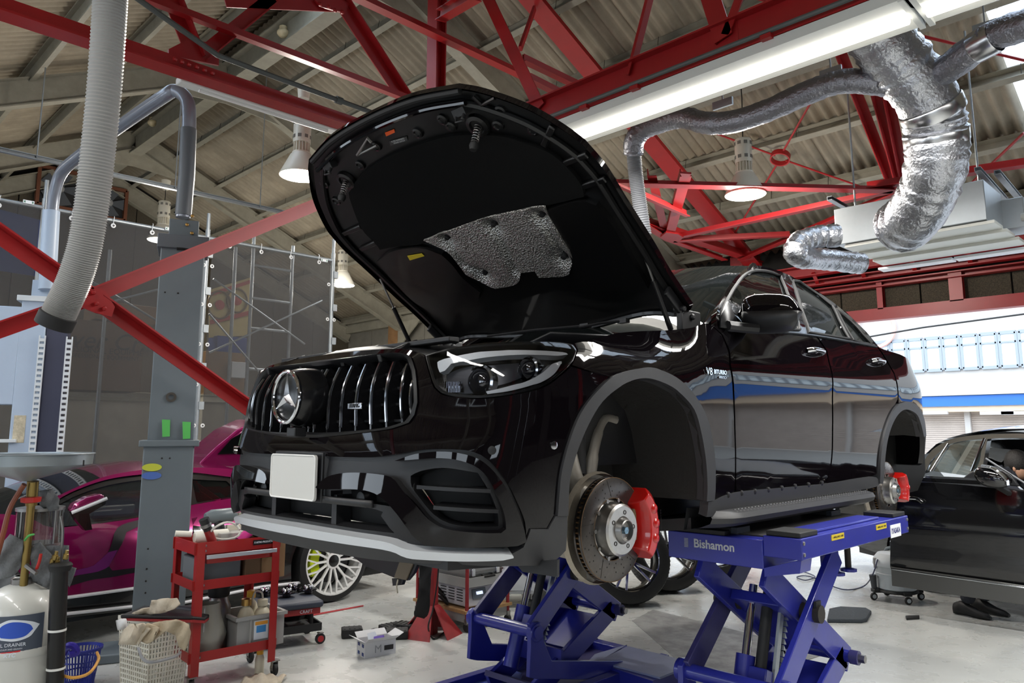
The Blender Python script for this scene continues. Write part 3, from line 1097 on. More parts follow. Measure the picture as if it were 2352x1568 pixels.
# door handles and badge
for (a, b, c, d_) in ((1852, 805, 1885, 812), (2000, 828, 2024, 835)):
    for sx in (1, -1):
        p, n = bodyn(*sp(a, b))
        q, n2 = bodyn(*sp(c, d_))
        h = MB().tube([Vector((v.x * sx, v.y, v.z)) for v in crom([p + n * .004, p.lerp(q, .2) + n * .03, p.lerp(q, .8) + n * .03, q + n * .004], 4)], .014, 10)
        h.build('door_handle', CHROME if a < 1900 else CHROME, car)
        MB().lathe([(.045, 0), (.03, .002), (.001, .0025)], (p.lerp(q, .5).x * sx, p.lerp(q, .5).y, p.lerp(q, .5).z - .012), (n.x * sx, n.y, n.z), 20).build('handle_recess', DARK, car)
bp_, bn_ = bodyn(*sp(1643, 857))
text('badge_lettering', 'V8', .046, bp_ + bn_ * .003 + Vector((0, -.055, .004)), (0, 1, 0), (0, 0, 1), CHROME, car, ext=.002)
text('badge_lettering', 'BITURBO', .026, bp_ + bn_ * .003 + Vector((0, .035, .006)), (0, 1, 0), (0, 0, 1), CHROME, car, ext=.002, bold=.0006)
text('badge_lettering', '4MATIC+', .016, bp_ + bn_ * .003 + Vector((0, .055, -.016)), (0, 1, 0), (0, 0, 1), CHROME, car, ext=.002)

# ---- brakes ---------------------------------------------------------------
HUBZ = HZ + .27


def brake(y, sx, R_, xo, front=True):
    c = Vector((0, y, HUBZ))

    def L(prof, n=48, cap=False):
        return MB().lathe([(r, x * sx) for r, x in prof], c, (1, 0, 0), n, cap)
    w = .036
    d = L([(R_ - .078, xo - w), (R_ - .003, xo - w), (R_, xo - w + .002), (R_, xo - w + .010), (R_ - .012, xo - w + .011), (R_ - .012, xo - .011), (R_, xo - .010), (R_, xo - .002), (R_ - .003, xo), (R_ - .078, xo), (R_ - .078, xo - w)])
    D = d.build('brake_disc', mat('disc_steel', (92, 88, 85), .3, .9, noise=(40, .15)), car)
    vn = MB()
    for k in range(64):
        a = 2 * PI * k / 64
        vn.box(c + Vector((sx * (xo - w / 2), (R_ - .014) * math.cos(a), (R_ - .014) * math.sin(a))), (.018, .024, .006), rot=Matrix.Rotation(a, 3, 'X'))
    vn.build('cooling_vanes', RUST, D, kind='stuff')
    for rr_, m_ in ((R_ - .0785, RUST), (R_ - .001, RUST)):
        MB().lathe([(rr_ - .0015, (xo + .0006) * sx), (rr_ + .0012, (xo + .0006) * sx)], c, (1, 0, 0), 48, False).build('disc_edge', m_, D)
    ho = MB()
    nn = 20
    for k in range(nn):
        for j, (rj, da) in enumerate(((.016, 0), (.034, .12), (.052, .02), (.066, .15))):
            a = 2 * PI * (k + da * 2) / nn
            if (k + j) % 5 == 0:
                continue
            q = c + Vector((sx * (xo + .0003), (R_ - rj) * math.cos(a), (R_ - rj) * math.sin(a)))
            ho.lathe([(.0033, 0), (.0001, .0002 * sx)], q, (sx, 0, 0), 8, False)
    ho.build('drilled_holes', mat('hole_dark', (20, 16, 12), .8), D, kind='stuff')
    gv = MB()
    for k in range(5):
        a = 2 * PI * (k + .3) / 5
        u1, u2 = Vector((0, math.cos(a), math.sin(a))), Vector((0, math.cos(a + .12), math.sin(a + .12)))
        gv.bar(c + Vector((sx * (xo + .0002), 0, 0)) + u1 * (R_ - .074), c + Vector((sx * (xo + .0002), 0, 0)) + u2 * (R_ - .006), .0012, .0012)
    gv.build('disc_grooves', mat('hole_dark', (20, 16, 12), .8), D, kind='stuff')
    hat = L([(R_ - .082, xo - .012), (R_ - .092, xo - .008), (R_ - .098, xo + .012), (R_ - .098, xo + .040), (R_ - .106, xo + .047), (.052, xo + .047), (.048, xo + .040), (.042, xo + .040)])
    Ht = hat.build('disc_bell', ALU, D)
    pn = MB()
    for k in range(10):
        a = 2 * PI * k / 10
        pn.cyl(c + Vector((sx * (xo - .004), (R_ - .084) * math.cos(a), (R_ - .084) * math.sin(a))), c + Vector((sx * (xo + .004), (R_ - .084) * math.cos(a), (R_ - .084) * math.sin(a))), .008, 8)
    pn.build('bell_pins', STEEL, D, kind='stuff')
    L([(.050, xo + .041), (.040, xo + .066), (.036, xo + .068), (.034, xo + .05), (.0, xo + .045)], 24).build('hub', STEEL, D)
    L([(.014, xo + .046), (.014, xo + .064), (.001, xo + .065)], 6).build('hub_bolt', mat('bolt_blue', (130, 160, 180), .3, .8), D)
    for k in range(5):
        a = 2 * PI * (k + .1) / 5
        MB().lathe([(.0085, 0), (.0085, .0015), (.006, .0016), (.005, -.004)], c + Vector((sx * (xo + .047), .066 * math.cos(a), .066 * math.sin(a))), (sx, 0, 0), 12, False).build('bolt_hole', mat('hole_dark', (20, 16, 12), .8), D)
    # dust shield
    sh = L([(R_ + .012, xo - .055), (R_ + .02, xo - .075), (R_ + .006, xo - .09), (R_ - .05, xo - .094), (R_ - .12, xo - .098)])
    SH = sh.build('dust_shield', mat('shield_alloy', (176, 166, 150), .4, .45, noise=(30, .2)), D)
    # caliper
    r0, r1 = R_ - .075, R_ + .042
    half_a = math.radians(40 if front else 30)
    if not front:
        r0, r1 = R_ - .055, R_ + .03
    a0 = math.radians(4)
    prof = []
    N_ = 14
    for k in range(N_ + 1):
        a = a0 - half_a + 2 * half_a * k / N_
        e = 1 - .18 * abs(2 * k / N_ - 1) ** 3
        prof.append((a, r0 + .01 * abs(2 * k / N_ - 1), r1 * e + (1 - e) * r0))
    x0, x1, x2 = xo - .075, xo + .045, xo + .075
    rows = []
    for a, ra, rb_ in prof:
        u = Vector((0, math.cos(a), math.sin(a)))
        rows.append([c + Vector((sx * x0, 0, 0)) + u * ra, c + Vector((sx * x0, 0, 0)) + u * rb_, c + Vector((sx * x1, 0, 0)) + u * rb_, c + Vector((sx * x2, 0, 0)) + u * (ra * .35 + rb_ * .65), c + Vector((sx * (x2 - .004), 0, 0)) + u * (ra * .75 + rb_ * .25), c + Vector((sx * (x1 - .03), 0, 0)) + u * ra])
    cm = MB().grid(rows, close=True)
    cm.f += [tuple(range(6)), tuple((len(rows) - 1) * 6 + j for j in range(6))[::-1]]
    CA = cm.build('brake_caliper', RED, car, bev=.005, smooth=30)
    for s4 in ((-.45, 0, .45) if front else (0,)):
        a = a0 + s4 * half_a
        u = Vector((0, math.cos(a), math.sin(a)))
        MB().ball(c + Vector((sx * (x2 - .012), 0, 0)) + u * (r0 * .45 + r1 * .55), (.018, .028, .024), 12, 8).build('piston_housing', RED, CA)
    MB().box(c + Vector((sx * (xo + .012), r0 - .008, .01)), (.022, .02, .12)).build('brake_pad', mat('pad_brown', (128, 112, 84), .55), CA, bev=.004)
    if front:
        k_ = c + Vector((sx * (x2 - .008), r1 - .0135, .008))
        text('caliper_lettering', '///AMG', .032, k_, (0, 0, -1), (-.58, .81, 0), mat('letter_black', (14, 14, 15), .5), CA, sx=1.15)
    return D


for sx in (1, -1):
    brake(0.0, sx, .195, .80)
    brake(2.83, sx, .18, .832, False)
    su = MB()
    su.tube([(sx * .60, .0, HUBZ + .48), (sx * .63, -.01, HUBZ + .2)], [.05, .04], 14)
    su.tube([(sx * .63, -.01, HUBZ + .2), (sx * .66, -.02, HUBZ + .02)], .028, 12)
    su.build('suspension_strut', RUB, car)
    kn = MB()
    kn.tube(crom([(sx * .70, 0, HUBZ), (sx * .67, -.06, HUBZ + .16), (sx * .66, -.10, HUBZ + .30), (sx * .64, -.06, HUBZ + .38)], 5), [.05] * 5 + [.035] * 5 + [.025] * 6, 10)
    kn.tube([(sx * .64, -.06, HUBZ + .38), (sx * .40, .02, HUBZ + .42)], .02, 8)
    kn.tube([(sx * .70, 0, HUBZ - .12), (sx * .35, .03, HUBZ - .10)], .028, 8)
    kn.lathe([(.034, -.05), (.03, -.02), (.035, 0)], (sx * .69, -.03, HUBZ - .15), (0, 0, 1), 12)
    kq = [P(a, b, x=.60) for a, b in [(1350, 1100), (1358, 1040), (1372, 985), (1388, 960), (1412, 964)]]
    kn.tube(crom([(p.x * sx, p.y, p.z) for p in kq], 5), [.034] * 5 + [.03] * 5 + [.026] * 5 + [.022] * 6, 10)
    kn.build('steering_knuckle', mat('cast_alloy', (168, 162, 152), .5, .5), car)
    MB().tube([(sx * .58, -.20, HUBZ + .02), (sx * .55, -.16, HUBZ + .35)], .008, 6).build('link_rod', STEEL, car)
    MB().tube([(sx * .70, 2.873, HUBZ), (sx * .3, 2.873, HUBZ)], .04, 10).build('rear_axle_shaft', RUB, car)
# ---- bonnet, open ----------------------------------------------------------
HO = Vector((0, .535, HZ + 1.178))
HD = Vector((0, -1.135, .776)).normalized()       # from hinge to front
HN = Vector((0, .776, 1.135)).normalized()        # outer normal


def hp(px, py, off=0.0):
    q = Ppl(px, py, HO + HN * off, HN)
    return (q.x, (q - HO).dot(HD))


def hs(u, v, off=0.0):
    """point on the bonnet shell (slightly crowned)"""
    cr = .045 * (1 - (u / .95) ** 2) * (1 - ((v - .7) / .85) ** 2)
    return HO + Vector((u, 0, 0)) + HD * v + HN * (cr + off)


def hf(u, v):
    return hs(u, v), HN


def hfi(u, v):
    return hs(u, v), -HN


def hfd(depth):
    return lambda u, v: (hs(u, v, -depth), -HN)


def Hs(l, off=-.0):
    return [hp(a, b, off) for a, b in l]


hr = Hs([(1049, 200), (1109, 212), (1211, 248), (1292, 293), (1341, 328), (1390, 385), (1435, 459), (1496, 556), (1537, 626), (1590, 703), (1578, 716), (1530, 714)])
vf = 1.43
hr2 = [(0.0, vf)] + [(.30, vf - .012)] + hr + [(.60, .012), (.3, -.03), (0, -.05)]
hood_ol = hr2 + [(-a, b) for a, b in reversed(hr2[1:-1])]
hood_ol = smooth2(hood_ol, .03, 16)
hood = sheet(hf, hood_ol, [], grid=.06, flange=.03, raw=True, off=.014).build('bonnet', PAINT, car, fix=False, smooth=35)
SATB = mat('bonnet_underside_black', (9, 9, 10), .36, coat=.12)
inner = [(a * .985, .02 + (b - .02) * .985) for a, b in hood_ol]
pad_px = [(797, 460), (800, 444), (822, 410), (864, 380), (925, 352), (1007, 326), (1072, 318), (1150, 323), (1212, 340), (1264, 360), (1309, 400), (1333, 433), (1338, 458), (1252, 482), (1180, 498), (1088, 521), (1000, 555), (960, 572), (905, 575), (868, 580), (858, 566), (825, 530)]
pad = Hs(pad_px, -.02)
shield_px = [(966, 562), (1088, 521), (1223, 486), (1247, 484), (1252, 503), (1280, 550), (1308, 600), (1302, 640), (1284, 645), (1232, 647), (1223, 633), (1190, 637), (1182, 660), (1133, 672), (1113, 665), (1064, 641), (1040, 610), (1019, 588)]
shield = Hs(shield_px, -.03)
IN = sheet(hfd(.0), inner, [], grid=.05, raw=True).build('bonnet_inner_panel', SATB, hood, fix=False, smooth=35)
# pressed rim and ribs
rimb = MB()
ins = [Vector(hs(a * .93, .03 + (b - .03) * .95, -.012)) for a, b in hood_ol]
rimb.tube(ins, .014, 6, closed=True)
rimb.build('pressed_rim', SATB, hood)
sheet(hfd(.022), pad, [], grid=.05, flange=.03, step=.03).build('insulation_pad', mat('insulation_felt', (7, 7, 7), .9, spec=.2, bump=(300, .2)), hood, fix=False, smooth=35)
lb_ = Hs([(866, 600), (900, 580), (960, 575), (1010, 592), (1035, 615), (1060, 645), (1100, 676), (1090, 700), (1040, 720), (1000, 720), (950, 690), (900, 640)], -.01)
sheet(hfd(.03), lb_, [], grid=.06, flange=.05, step=.03).build('side_recess', SATB, hood, fix=False, smooth=35)
rb_ = Hs([(1255, 487), (1330, 462), (1370, 470), (1410, 520), (1455, 600), (1490, 660), (1440, 668), (1340, 668), (1315, 640), (1310, 600), (1280, 545)], -.01)
sheet(hfd(.03), rb_, [], grid=.06, flange=.05, step=.03).build('side_recess', SATB, hood, fix=False, smooth=35)
# quilted heat shield
stud_px = [(1016, 563), (1122, 534), (1236, 509), (1104, 643), (1287, 606)]
studs = [hp(a, b, -.03) for a, b in stud_px]
seam = [[hp(a, b, -.03) for a, b in l] for l in ([(1122, 534), (1150, 580), (1180, 636)], [(1016, 563), (1060, 620), (1104, 643)], [(1236, 509), (1265, 560), (1287, 606)])]


def segd(p, a, b):
    p, a, b = np.array(p), np.array(a), np.array(b)
    t = np.clip((p - a) @ (b - a) / ((b - a) @ (b - a)), 0, 1)
    return np.linalg.norm(p - a - t * (b - a))


def hq(u, v):
    d = .040 + .004 * math.sin(u * 9 + v * 4)
    for s in studs:
        d -= .026 * math.exp(-((u - s[0]) ** 2 + (v - s[1]) ** 2) / .0022)
    for l in seam:
        d -= .018 * math.exp(-min(segd((u, v), l[i], l[i + 1]) for i in range(len(l) - 1)) ** 2 / .0004)
    return hs(u, v, -d), -HN


qm = bpy.data.materials.new('embossed_foil')
qm.use_nodes = True
nt = qm.node_tree
b = nt.nodes['Principled BSDF']
b.inputs['Base Color'].default_value = (.5, .49, .47, 1)
b.inputs['Metallic'].default_value = .9
b.inputs['Roughness'].default_value = .36
tc = nt.nodes.new('ShaderNodeTexCoord')
ch = nt.nodes.new('ShaderNodeTexVoronoi')
ch.inputs['Scale'].default_value = 130
bpn = nt.nodes.new('ShaderNodeBump')
bpn.inputs['Strength'].default_value = .9
bpn.inputs['Distance'].default_value = .006
nt.links.new(tc.outputs['Object'], ch.inputs['Vector'])
nt.links.new(ch.outputs['Distance'], bpn.inputs['Height'])
nt.links.new(bpn.outputs['Normal'], b.inputs['Normal'])
HSH = sheet(hq, shield, [], grid=.016, flange=.012, step=.016).build('heat_shield', qm, hood, fix=False, smooth=60)
for u, v in studs:
    MB().lathe([(.016, -.02), (.013, .004), (.004, .006)], hs(u, v, -.022), -HN, 14).build('shield_clip', RUB, hood)
# springs with rubber feet
for a, b in ((1090, 300), (787, 425)):
    u, v = hp(a, b, -.02)
    p0 = hs(u, v, -.005)
    ax = (Vector((0, -.25, -1)) if True else -HN).normalized()
    _, s1, s2 = frame(ax)
    cl = MB()
    cl.tube([p0 + ax * (.005 + .085 * k / 100) + (s1 * math.cos(k * .45) + s2 * math.sin(k * .45)) * .0145 for k in range(101)], .0022, 5)
    S_ = cl.build('catch_spring', mat('steel', (150, 148, 146), .36, 1), hood)
    MB().cyl(p0, p0 + ax * .095, .006, 8).build('catch_pin', SATIN, S_)
    MB().lathe([(.018, .088), (.02, .10), (.014, .118), (.003, .12)], p0, ax, 14).build('rubber_foot', RUB, S_)
    MB().lathe([(.055, -.004), (.05, .012), (.034, .016), (.03, .006), (.001, .006)], p0 - HN * .002, -HN, 22).build('spring_seat', SATB, S_)
# pressed dimples, grommets and ribs round the front
for a, b in ((1145, 262), (1138, 297), (1221, 306), (1029, 300), (952, 315), (857, 345), (740, 428), (767, 468), (1010, 283), (820, 388)):
    MB().lathe([(.027, -.004), (.025, .010), (.016, .013), (.012, .006), (.001, .006)], hs(*hp(a, b, -.01), -.002), -HN, 18).build('pressed_dimple', SATB, IN)
for (a, b) in (((1294, 380), (1349, 356)), ((1333, 434), (1391, 412)), ((787, 540), (825, 526)), ((826, 576), (860, 563)), ((1245, 340), (1268, 292))):
    p, q = hs(*hp(*a, -.01), -.010), hs(*hp(*b, -.01), -.012)
    MB().bar(p, q, .028, .022, -HN).build('pressed_rib', SATB, IN, bev=.006)
MB().tube([hs(*hp(a, b, -.012), -.014) for a, b in [(1083, 227), (1103, 246), (1134, 230)]], .008, 6).build('pressed_rib', SATB, IN)
for a, b in ((1055, 262), (753, 385)):
    l = MB()
    c = hs(*hp(a, b, -.02), -.02)
    l.box(c, (.07, .04, .035), rot=Matrix.Rotation(.6, 3, 'X'))
    l.cyl(c + Vector((.02, 0, -.01)), c + Vector((.03, -.02, -.05)), .008, 8)
    l.tube([c + Vector((-.03, 0, 0)), c + Vector((-.01, -.02, -.05)), c + Vector((.03, -.01, -.05))], .005, 6)
    l.build('bonnet_latch', SATIN, hood, bev=.004)
for pl_, m_, nm in (([(872, 320), (893, 312), (895, 320), (875, 329)], mat('sticker_orange', (225, 88, 30), .5), 'orange_sticker'), ([(930, 596), (962, 592), (968, 598), (936, 606)], mat('sticker_yellow', (205, 180, 40), .5), 'yellow_sticker'),
                    ([(882, 341), (922, 330), (923, 340), (884, 352)], mat('sticker_data', (60, 60, 60), .5), 'data_sticker')):
    q = [hs(*hp(a, b, -.03), -.034 if 'yellow' in nm else -.003) for a, b in pl_]
    MB().prism(q, -HN * .002).build(nm, m_, hood)
dp = [hs(*hp(a, b, -.03), -.0055) for a, b in [(884, 341), (921, 331), (922, 339), (885, 351)]]
text('sticker_lettering', 'A 253 WARNING\nHOOD LATCH', .011, sum(dp, Vector()) / 4, dp[1] - dp[0], -(dp[3] - dp[0]), mat('print_grey', (190, 190, 190), .6), hood, ext=.0003)
hk = [hs(*hp(a, b, -.03), -.04) for a, b in [(818, 360), (842, 320), (850, 330), (862, 338)]]
MB().tube([hk[0], hk[1], hk[2]], .008, 6).tube([hk[0], hk[3]], .006, 6).build('safety_hook', STEEL, hood)
# front edge lip (outer skin folded round)
lipp = [hs(u, v, -.02) for u, v in smooth2([hr[0]] + [(.3, vf - .012), (0, vf), (-.3, vf - .012), (-hr[0][0], hr[0][1])], .05)][:-1]
fr_ = [(hr[0][0], hr[0][1] - .02), (.30, vf - .035), (0, vf - .02), (-.30, vf - .035), (-hr[0][0], hr[0][1] - .02)]
MB().tube(crom([hs(u, v, -.012) for u, v in fr_], 6), .014, 8).build('front_seal', RUB, hood)
MB().tube(crom([hs(u, v - .045, -.03) for u, v in fr_], 6), .012, 8).build('pressed_rib', PAINT, hood)
# gas struts and hinges
for sx, (a, b, c, d_) in ((1, (1470, 560, 1541, 757)), (-1, (873, 640, 945, 795))):
    p, q = P(a, b, x=sx * .80), P(c, d_, x=sx * .80)
    md = p.lerp(q, .42)
    sg = MB().tube([p, md], .006, 8)
    SG = sg.build('gas_strut', STEEL, hood)
    MB().tube([md, q], .012, 10).build('strut_cylinder', mat('strut_black', (18, 18, 19), .3), SG)
    hb = MB()
    hh = HO + Vector((sx * .82, 0, 0))
    hb.box(hh + Vector((0, .02, -.05)), (.03, .16, .10))
    hb.box(hh + Vector((0, -.06, .01)), (.02, .22, .05), rot=Matrix.Rotation(-.6, 3, 'X'))
    hb.cyl(hh + Vector((-.03, .02, -.03)), hh + Vector((.03, .02, -.03)), .014, 10)
    hb.cyl(hh + Vector((-.03, -.05, .0)), hh + Vector((.03, -.05, .0)), .014, 10)
    hb.build('bonnet_hinge', SATIN, car, bev=.006)
# =================================================================== BUILDING
XG, YE, RS, ZE = -13.5, 8.0, 0.46, 4.10
YRI = 1.98
ZRI = ZE + RS * (YE - YRI)
YN = -6.5


def rz_(y):
    return ZE + RS * (YE - y) if y >= YRI else ZRI - RS * (YRI - y)


def RP(px, py, off=0.0):
    r = ray(px, py)
    t = (ZE + off + RS * (YE - CAMP[1]) - CAMP[2]) / (r[2] + RS * r[1])
    return Vector(CAMP + r * t)


# floor: painted concrete, glossy, worn
fm = bpy.data.materials.new('painted_floor')
fm.use_nodes = True
nt = fm.node_tree
b = nt.nodes['Principled BSDF']
tc = nt.nodes.new('ShaderNodeTexCoord')
n1 = nt.nodes.new('ShaderNodeTexNoise'); n1.inputs['Scale'].default_value = .9; n1.inputs['Detail'].default_value = 9; n1.inputs['Roughness'].default_value = .7
n2 = nt.nodes.new('ShaderNodeTexNoise'); n2.inputs['Scale'].default_value = 7; n2.inputs['Detail'].default_value = 8
r1 = nt.nodes.new('ShaderNodeValToRGB')
r1.color_ramp.elements[0].position = .3; r1.color_ramp.elements[0].color = (*lin((180, 181, 178)), 1)
r1.color_ramp.elements[1].position = .62; r1.color_ramp.elements[1].color = (*lin((192, 194, 191)), 1)
r2 = nt.nodes.new('ShaderNodeValToRGB')
r2.color_ramp.elements[0].position = .30; r2.color_ramp.elements[0].color = (.91, .9, .88, 1)
r2.color_ramp.elements[1].position = .42; r2.color_ramp.elements[1].color = (1, 1, 1, 1)
mx = nt.nodes.new('ShaderNodeMixRGB'); mx.blend_type = 'MULTIPLY'; mx.inputs[0].default_value = .3
L = nt.links.new
L(tc.outputs['Object'], n1.inputs['Vector']); L(tc.outputs['Object'], n2.inputs['Vector'])
L(n1.outputs['Fac'], r1.inputs['Fac']); L(n2.outputs['Fac'], r2.inputs['Fac'])
L(r1.outputs['Color'], mx.inputs[1]); L(r2.outputs['Color'], mx.inputs[2]); L(mx.outputs['Color'], b.inputs['Base Color'])
rr2 = nt.nodes.new('ShaderNodeMapRange'); rr2.inputs[3].default_value = .16; rr2.inputs[4].default_value = .42
L(n2.outputs['Fac'], rr2.inputs[0]); L(rr2.outputs[0], b.inputs['Roughness'])
MB().box((-2, .75, -.06), (23.4, 15.0, .12)).build('floor', fm, kind='structure', smooth=0)
ASPH = mat('street_paving', (168, 168, 166), .8, noise=(3, .12))
g_ = MB().box((4, 24, -.1), (70, 31, .12)).box((23, -8, -.1), (26, 33, .12))
g_.build('pavement', ASPH, kind='structure', smooth=0)
# red line painted on the floor (flat print)
MB().prism([P(a, b, z=.002) for a, b in [(640, 1424), (835, 1389), (835, 1392), (642, 1428)]], (0, 0, .001)).build('trim_1', mat('floor_line_red', (160, 40, 45), .5), kind='structure')
pit = MB().prism([P(a, b, z=.001) for a, b in [(1452, 1425), (1500, 1400), (1900, 1500), (1700, 1568), (1560, 1520)]], (0, 0, .002))
pit.build('trim_2', mat('worn_floor_patch', (160, 161, 160), .5, noise=(9, .45)), kind='structure')

CREAM = mat('cream_steel', (158, 153, 138), .6, noise=(5, .22))
CREAMD = mat('purlin_steel', (156, 151, 136), .6, noise=(7, .2))
REDS = mat('red_steel', (160, 27, 30), .38, noise=(4, .12))
GALV = mat('galvanised_steel', (168, 174, 178), .42, .7, noise=(14, .15))
SHEETM = mat('cement_roof_sheet', (172, 160, 140), .85, noise=(2.2, .3), bump=(30, .1))
BOARD = mat('wood_wool_board', (92, 84, 70), .95, noise=(70, .6), bump=(120, .7))
WALLM = mat('dull_wall', (128, 124, 114), .8, noise=(3, .25))
ceil = thing('ceiling', (-2, YRI, ZRI), kind='structure')
# corrugated sheets, shared mesh per slope
WV, NW = .13, 8
SW = WV * NW


def sheetmesh(y0, y1):
    mb = MB()
    rows = []
    for y in (y0, y1):
        rows.append([Vector((-2 + WV * k / 6, y, rz_(y) + .06 + .03 * math.cos(2 * PI * k / 6))) for k in range(NW * 6 + 1)])
    mb.grid(rows)
    return mb


base = [sheetmesh(YRI, YE + .35).build('roof_sheet', SHEETM, ceil, smooth=80, solid=.007), sheetmesh(YRI, YN).build('roof_sheet', SHEETM, ceil, smooth=80, solid=.007)]
SKY_ = mat('skylight_sheet', (235, 238, 240), .5)
skl = bpy.data.materials.new('translucent_sheet')
skl.use_nodes = True
nt = skl.node_tree
nt.nodes.clear()
o_ = nt.nodes.new('ShaderNodeOutputMaterial')
t_ = nt.nodes.new('ShaderNodeBsdfTranslucent'); t_.inputs[0].default_value = (.9, .92, .95, 1)
tt_ = nt.nodes.new('ShaderNodeBsdfTransparent'); tt_.inputs[0].default_value = (.8, .85, .9, 1)
ms_ = nt.nodes.new('ShaderNodeMixShader'); ms_.inputs[0].default_value = .5
nt.links.new(t_.outputs[0], ms_.inputs[1]); nt.links.new(tt_.outputs[0], ms_.inputs[2]); nt.links.new(ms_.outputs[0], o_.inputs[0])
skx = [RP(2325, 60).x]
for k in range(-12, 12):
    for i, bs in enumerate(base):
        if k == 0:
            continue
        x0 = -2 + k * SW
        if x0 < XG - 1.1 or x0 > 9.5:
            continue
        c = bs.copy()
        COL.objects.link(c)
        c.location = (k * SW, 0, 0)
# skylights: translucent sheets lying over openings beside the ridge
SKX = RP(2330, 55)
_r = ray(-12, -6)
_t = (ZRI - RS * (YRI - CAMP[1]) - CAMP[2]) / (_r[2] - RS * _r[1])
NSK = -5.0
for o in [q for q in COL.objects if q.name.startswith('roof_sheet')]:
    xw = -2 + o.location.x
    far = max(v.co.y for v in o.data.vertices) > 1
    if far and xw - .1 <= SKX.x <= xw + SW - .1:
        o.data = o.data.copy()
        o.data.materials[0] = skl
        o['label'] = 'translucent skylight sheet'
    if (not far) and NSK - SW < xw <= NSK:
        o.data = o.data.copy()
        o.data.materials[0] = skl
        o['label'] = 'translucent skylight sheet'
# purlins with hook bolts
for y in [2.06, 2.72, 3.5, 4.35, 5.2, 6.05, 6.9, 7.75] + [YRI - .7 - .86 * k for k in range(9)]:
    s_ = 1 if y > YRI else -1
    up = Vector((0, RS * s_, 1)).normalized()
    c = Vector((0, y, rz_(y))) - up * .05
    mb = MB().lbar((XG, c.y, c.z), (9.5, c.y, c.z), .075, .15, .012, up, 'C')
    mb.build('purlin', CREAMD, ceil, smooth=0)
hk = MB()
for y in (2.72, 3.5, 4.35, 5.2, 6.05, 6.9):
    for k in range(30):
        x = XG + .5 + .75 * k
        p = Vector((x, y - .05, rz_(y) + .03))
        hk.tube([p, p + Vector((0, -.02, -.12)), p + Vector((0, .05, -.15)), p + Vector((0, .07, -.12))], .004, 4)
hk.build('hook_bolts', mat('dark_steel', (60, 56, 50), .6, .5), ceil, kind='stuff')
# cream rafters (I section) on both slopes and the ridge girder
for x in (XG + .08, -11.14, -7.49, -3.77, 3.6, 7.3):
    for ya, yb in ((YRI, YE), (YRI, YN)):
        a, b_ = Vector((x, ya, rz_(ya) - .27)), Vector((x, yb, rz_(yb) - .27))
        d_ = (b_ - a).normalized()
        up = Vector((0, 0, 1)) - d_ * d_.z
        MB().lbar(a, b_, .16, .32, .016, up, 'I').build('rafter', CREAM, ceil, smooth=0)
MB().lbar((XG, YRI, ZRI - .36), (9.5, YRI, ZRI - .36), .2, .36, .018, kind='I').build('ridge_girder', CREAM, ceil, smooth=0)
for x in (-11.14, -7.49, -3.77):
    MB().prism([(x - .01, YRI - .9, rz_(YRI - .9) - .42), (x - .01, YRI, ZRI - .75), (x - .01, YRI + .9, rz_(YRI + .9) - .42), (x - .01, YRI, ZRI - .42)], (.02, 0, 0)).build('ridge_haunch', CREAM, ceil)
# gable wall (left) of wood-wool boards, with two fans
wl = thing('wall_left', (XG, 0, 0), kind='structure')
for k in range(14):
    y0, y1 = YN + k * 1.0 + .0, YN + (k + 1) * 1.0 + .44 * 0
    y0, y1 = YN + k * 1.04, YN + (k + 1) * 1.04 - .02
    mb = MB().prism([(XG, y0, 2.2), (XG, y1, 2.2), (XG, y1, rz_(y1) - .05)] + ([(XG, YRI, ZRI - .05)] if y0 < YRI < y1 else []) + [(XG, y0, rz_(y0) - .05)], (-.04, 0, 0))
    mb.build('wall_board', BOARD, wl, smooth=0)
MB().box((XG - .05, .7, 1.1), (.1, 14.6, 2.2)).build('wall_base', WALLM, wl, smooth=0)
MB().prism([(XG - .05, YN, 2.0), (XG - .05, YE, 2.0), (XG - .05, YE, rz_(YE) + .08), (XG - .05, YRI, ZRI + .08), (XG - .05, YN, rz_(YN) + .08)], (-.06, 0, 0)).build('wall_backing', mat('dark_backing', (36, 34, 32), .9), wl, smooth=0)
MB().lbar((XG + .06, YN, 2.2), (XG + .06, YE, 2.2), .1, .15, .012, kind='C').build('wall_rail', CREAM, wl, smooth=0)
# far wall (along the street) with the big opening
wf = thing('wall_far', (-8, YE, 0), kind='structure')
OX = -4.4
zl = [P(1965, v, y=YE).z for v in (742, 731, 716, 668, 655, 640, 622)]
for k in range(9):
    x0 = XG + k * 1.01
    MB().box((x0 + .5, YE + .05, 2.1), (.99, .08, 4.2)).build('wall_board', WALLM, wf, smooth=0)
MB().box((-9.0, YE - .05, 4.02), (9.2, .16, .25)).build('eaves_beam', CREAM, wf, smooth=0)
MB().box((-9.0, YE - .02, 3.35), (9.2, .10, .12)).build('wall_rail', CREAM, wf, smooth=0)
MB().box((2.5, YE + .11, (zl[1] + 4.3) / 2), (13.8, .04, 4.3 - zl[1])).build('wall_backing', mat('dark_backing', (36, 34, 32), .9), wf, smooth=0)
MB().box((-9, YE + .11, 2.15), (9.2, .04, 4.3)).build('wall_backing', mat('dark_backing', (36, 34, 32), .9), wf, smooth=0)
for k in range(14):
    w = .98
    x0 = OX + k * 1.0
    MB().box((x0 + .5, YE + .06, (zl[1] + zl[3]) / 2), (w, .04, zl[3] - zl[1])).build('wall_board', BOARD, wf, smooth=0)
b1 = MB().box((2.5, YE, (zl[0] + zl[2]) / 2 + .005), (13.8, .14, zl[2] - zl[0]))
b1.box((2.5, YE - .07, zl[0] + .006), (13.8, .10, .012))
b1.build('lintel_beam', REDS, wf, smooth=0)
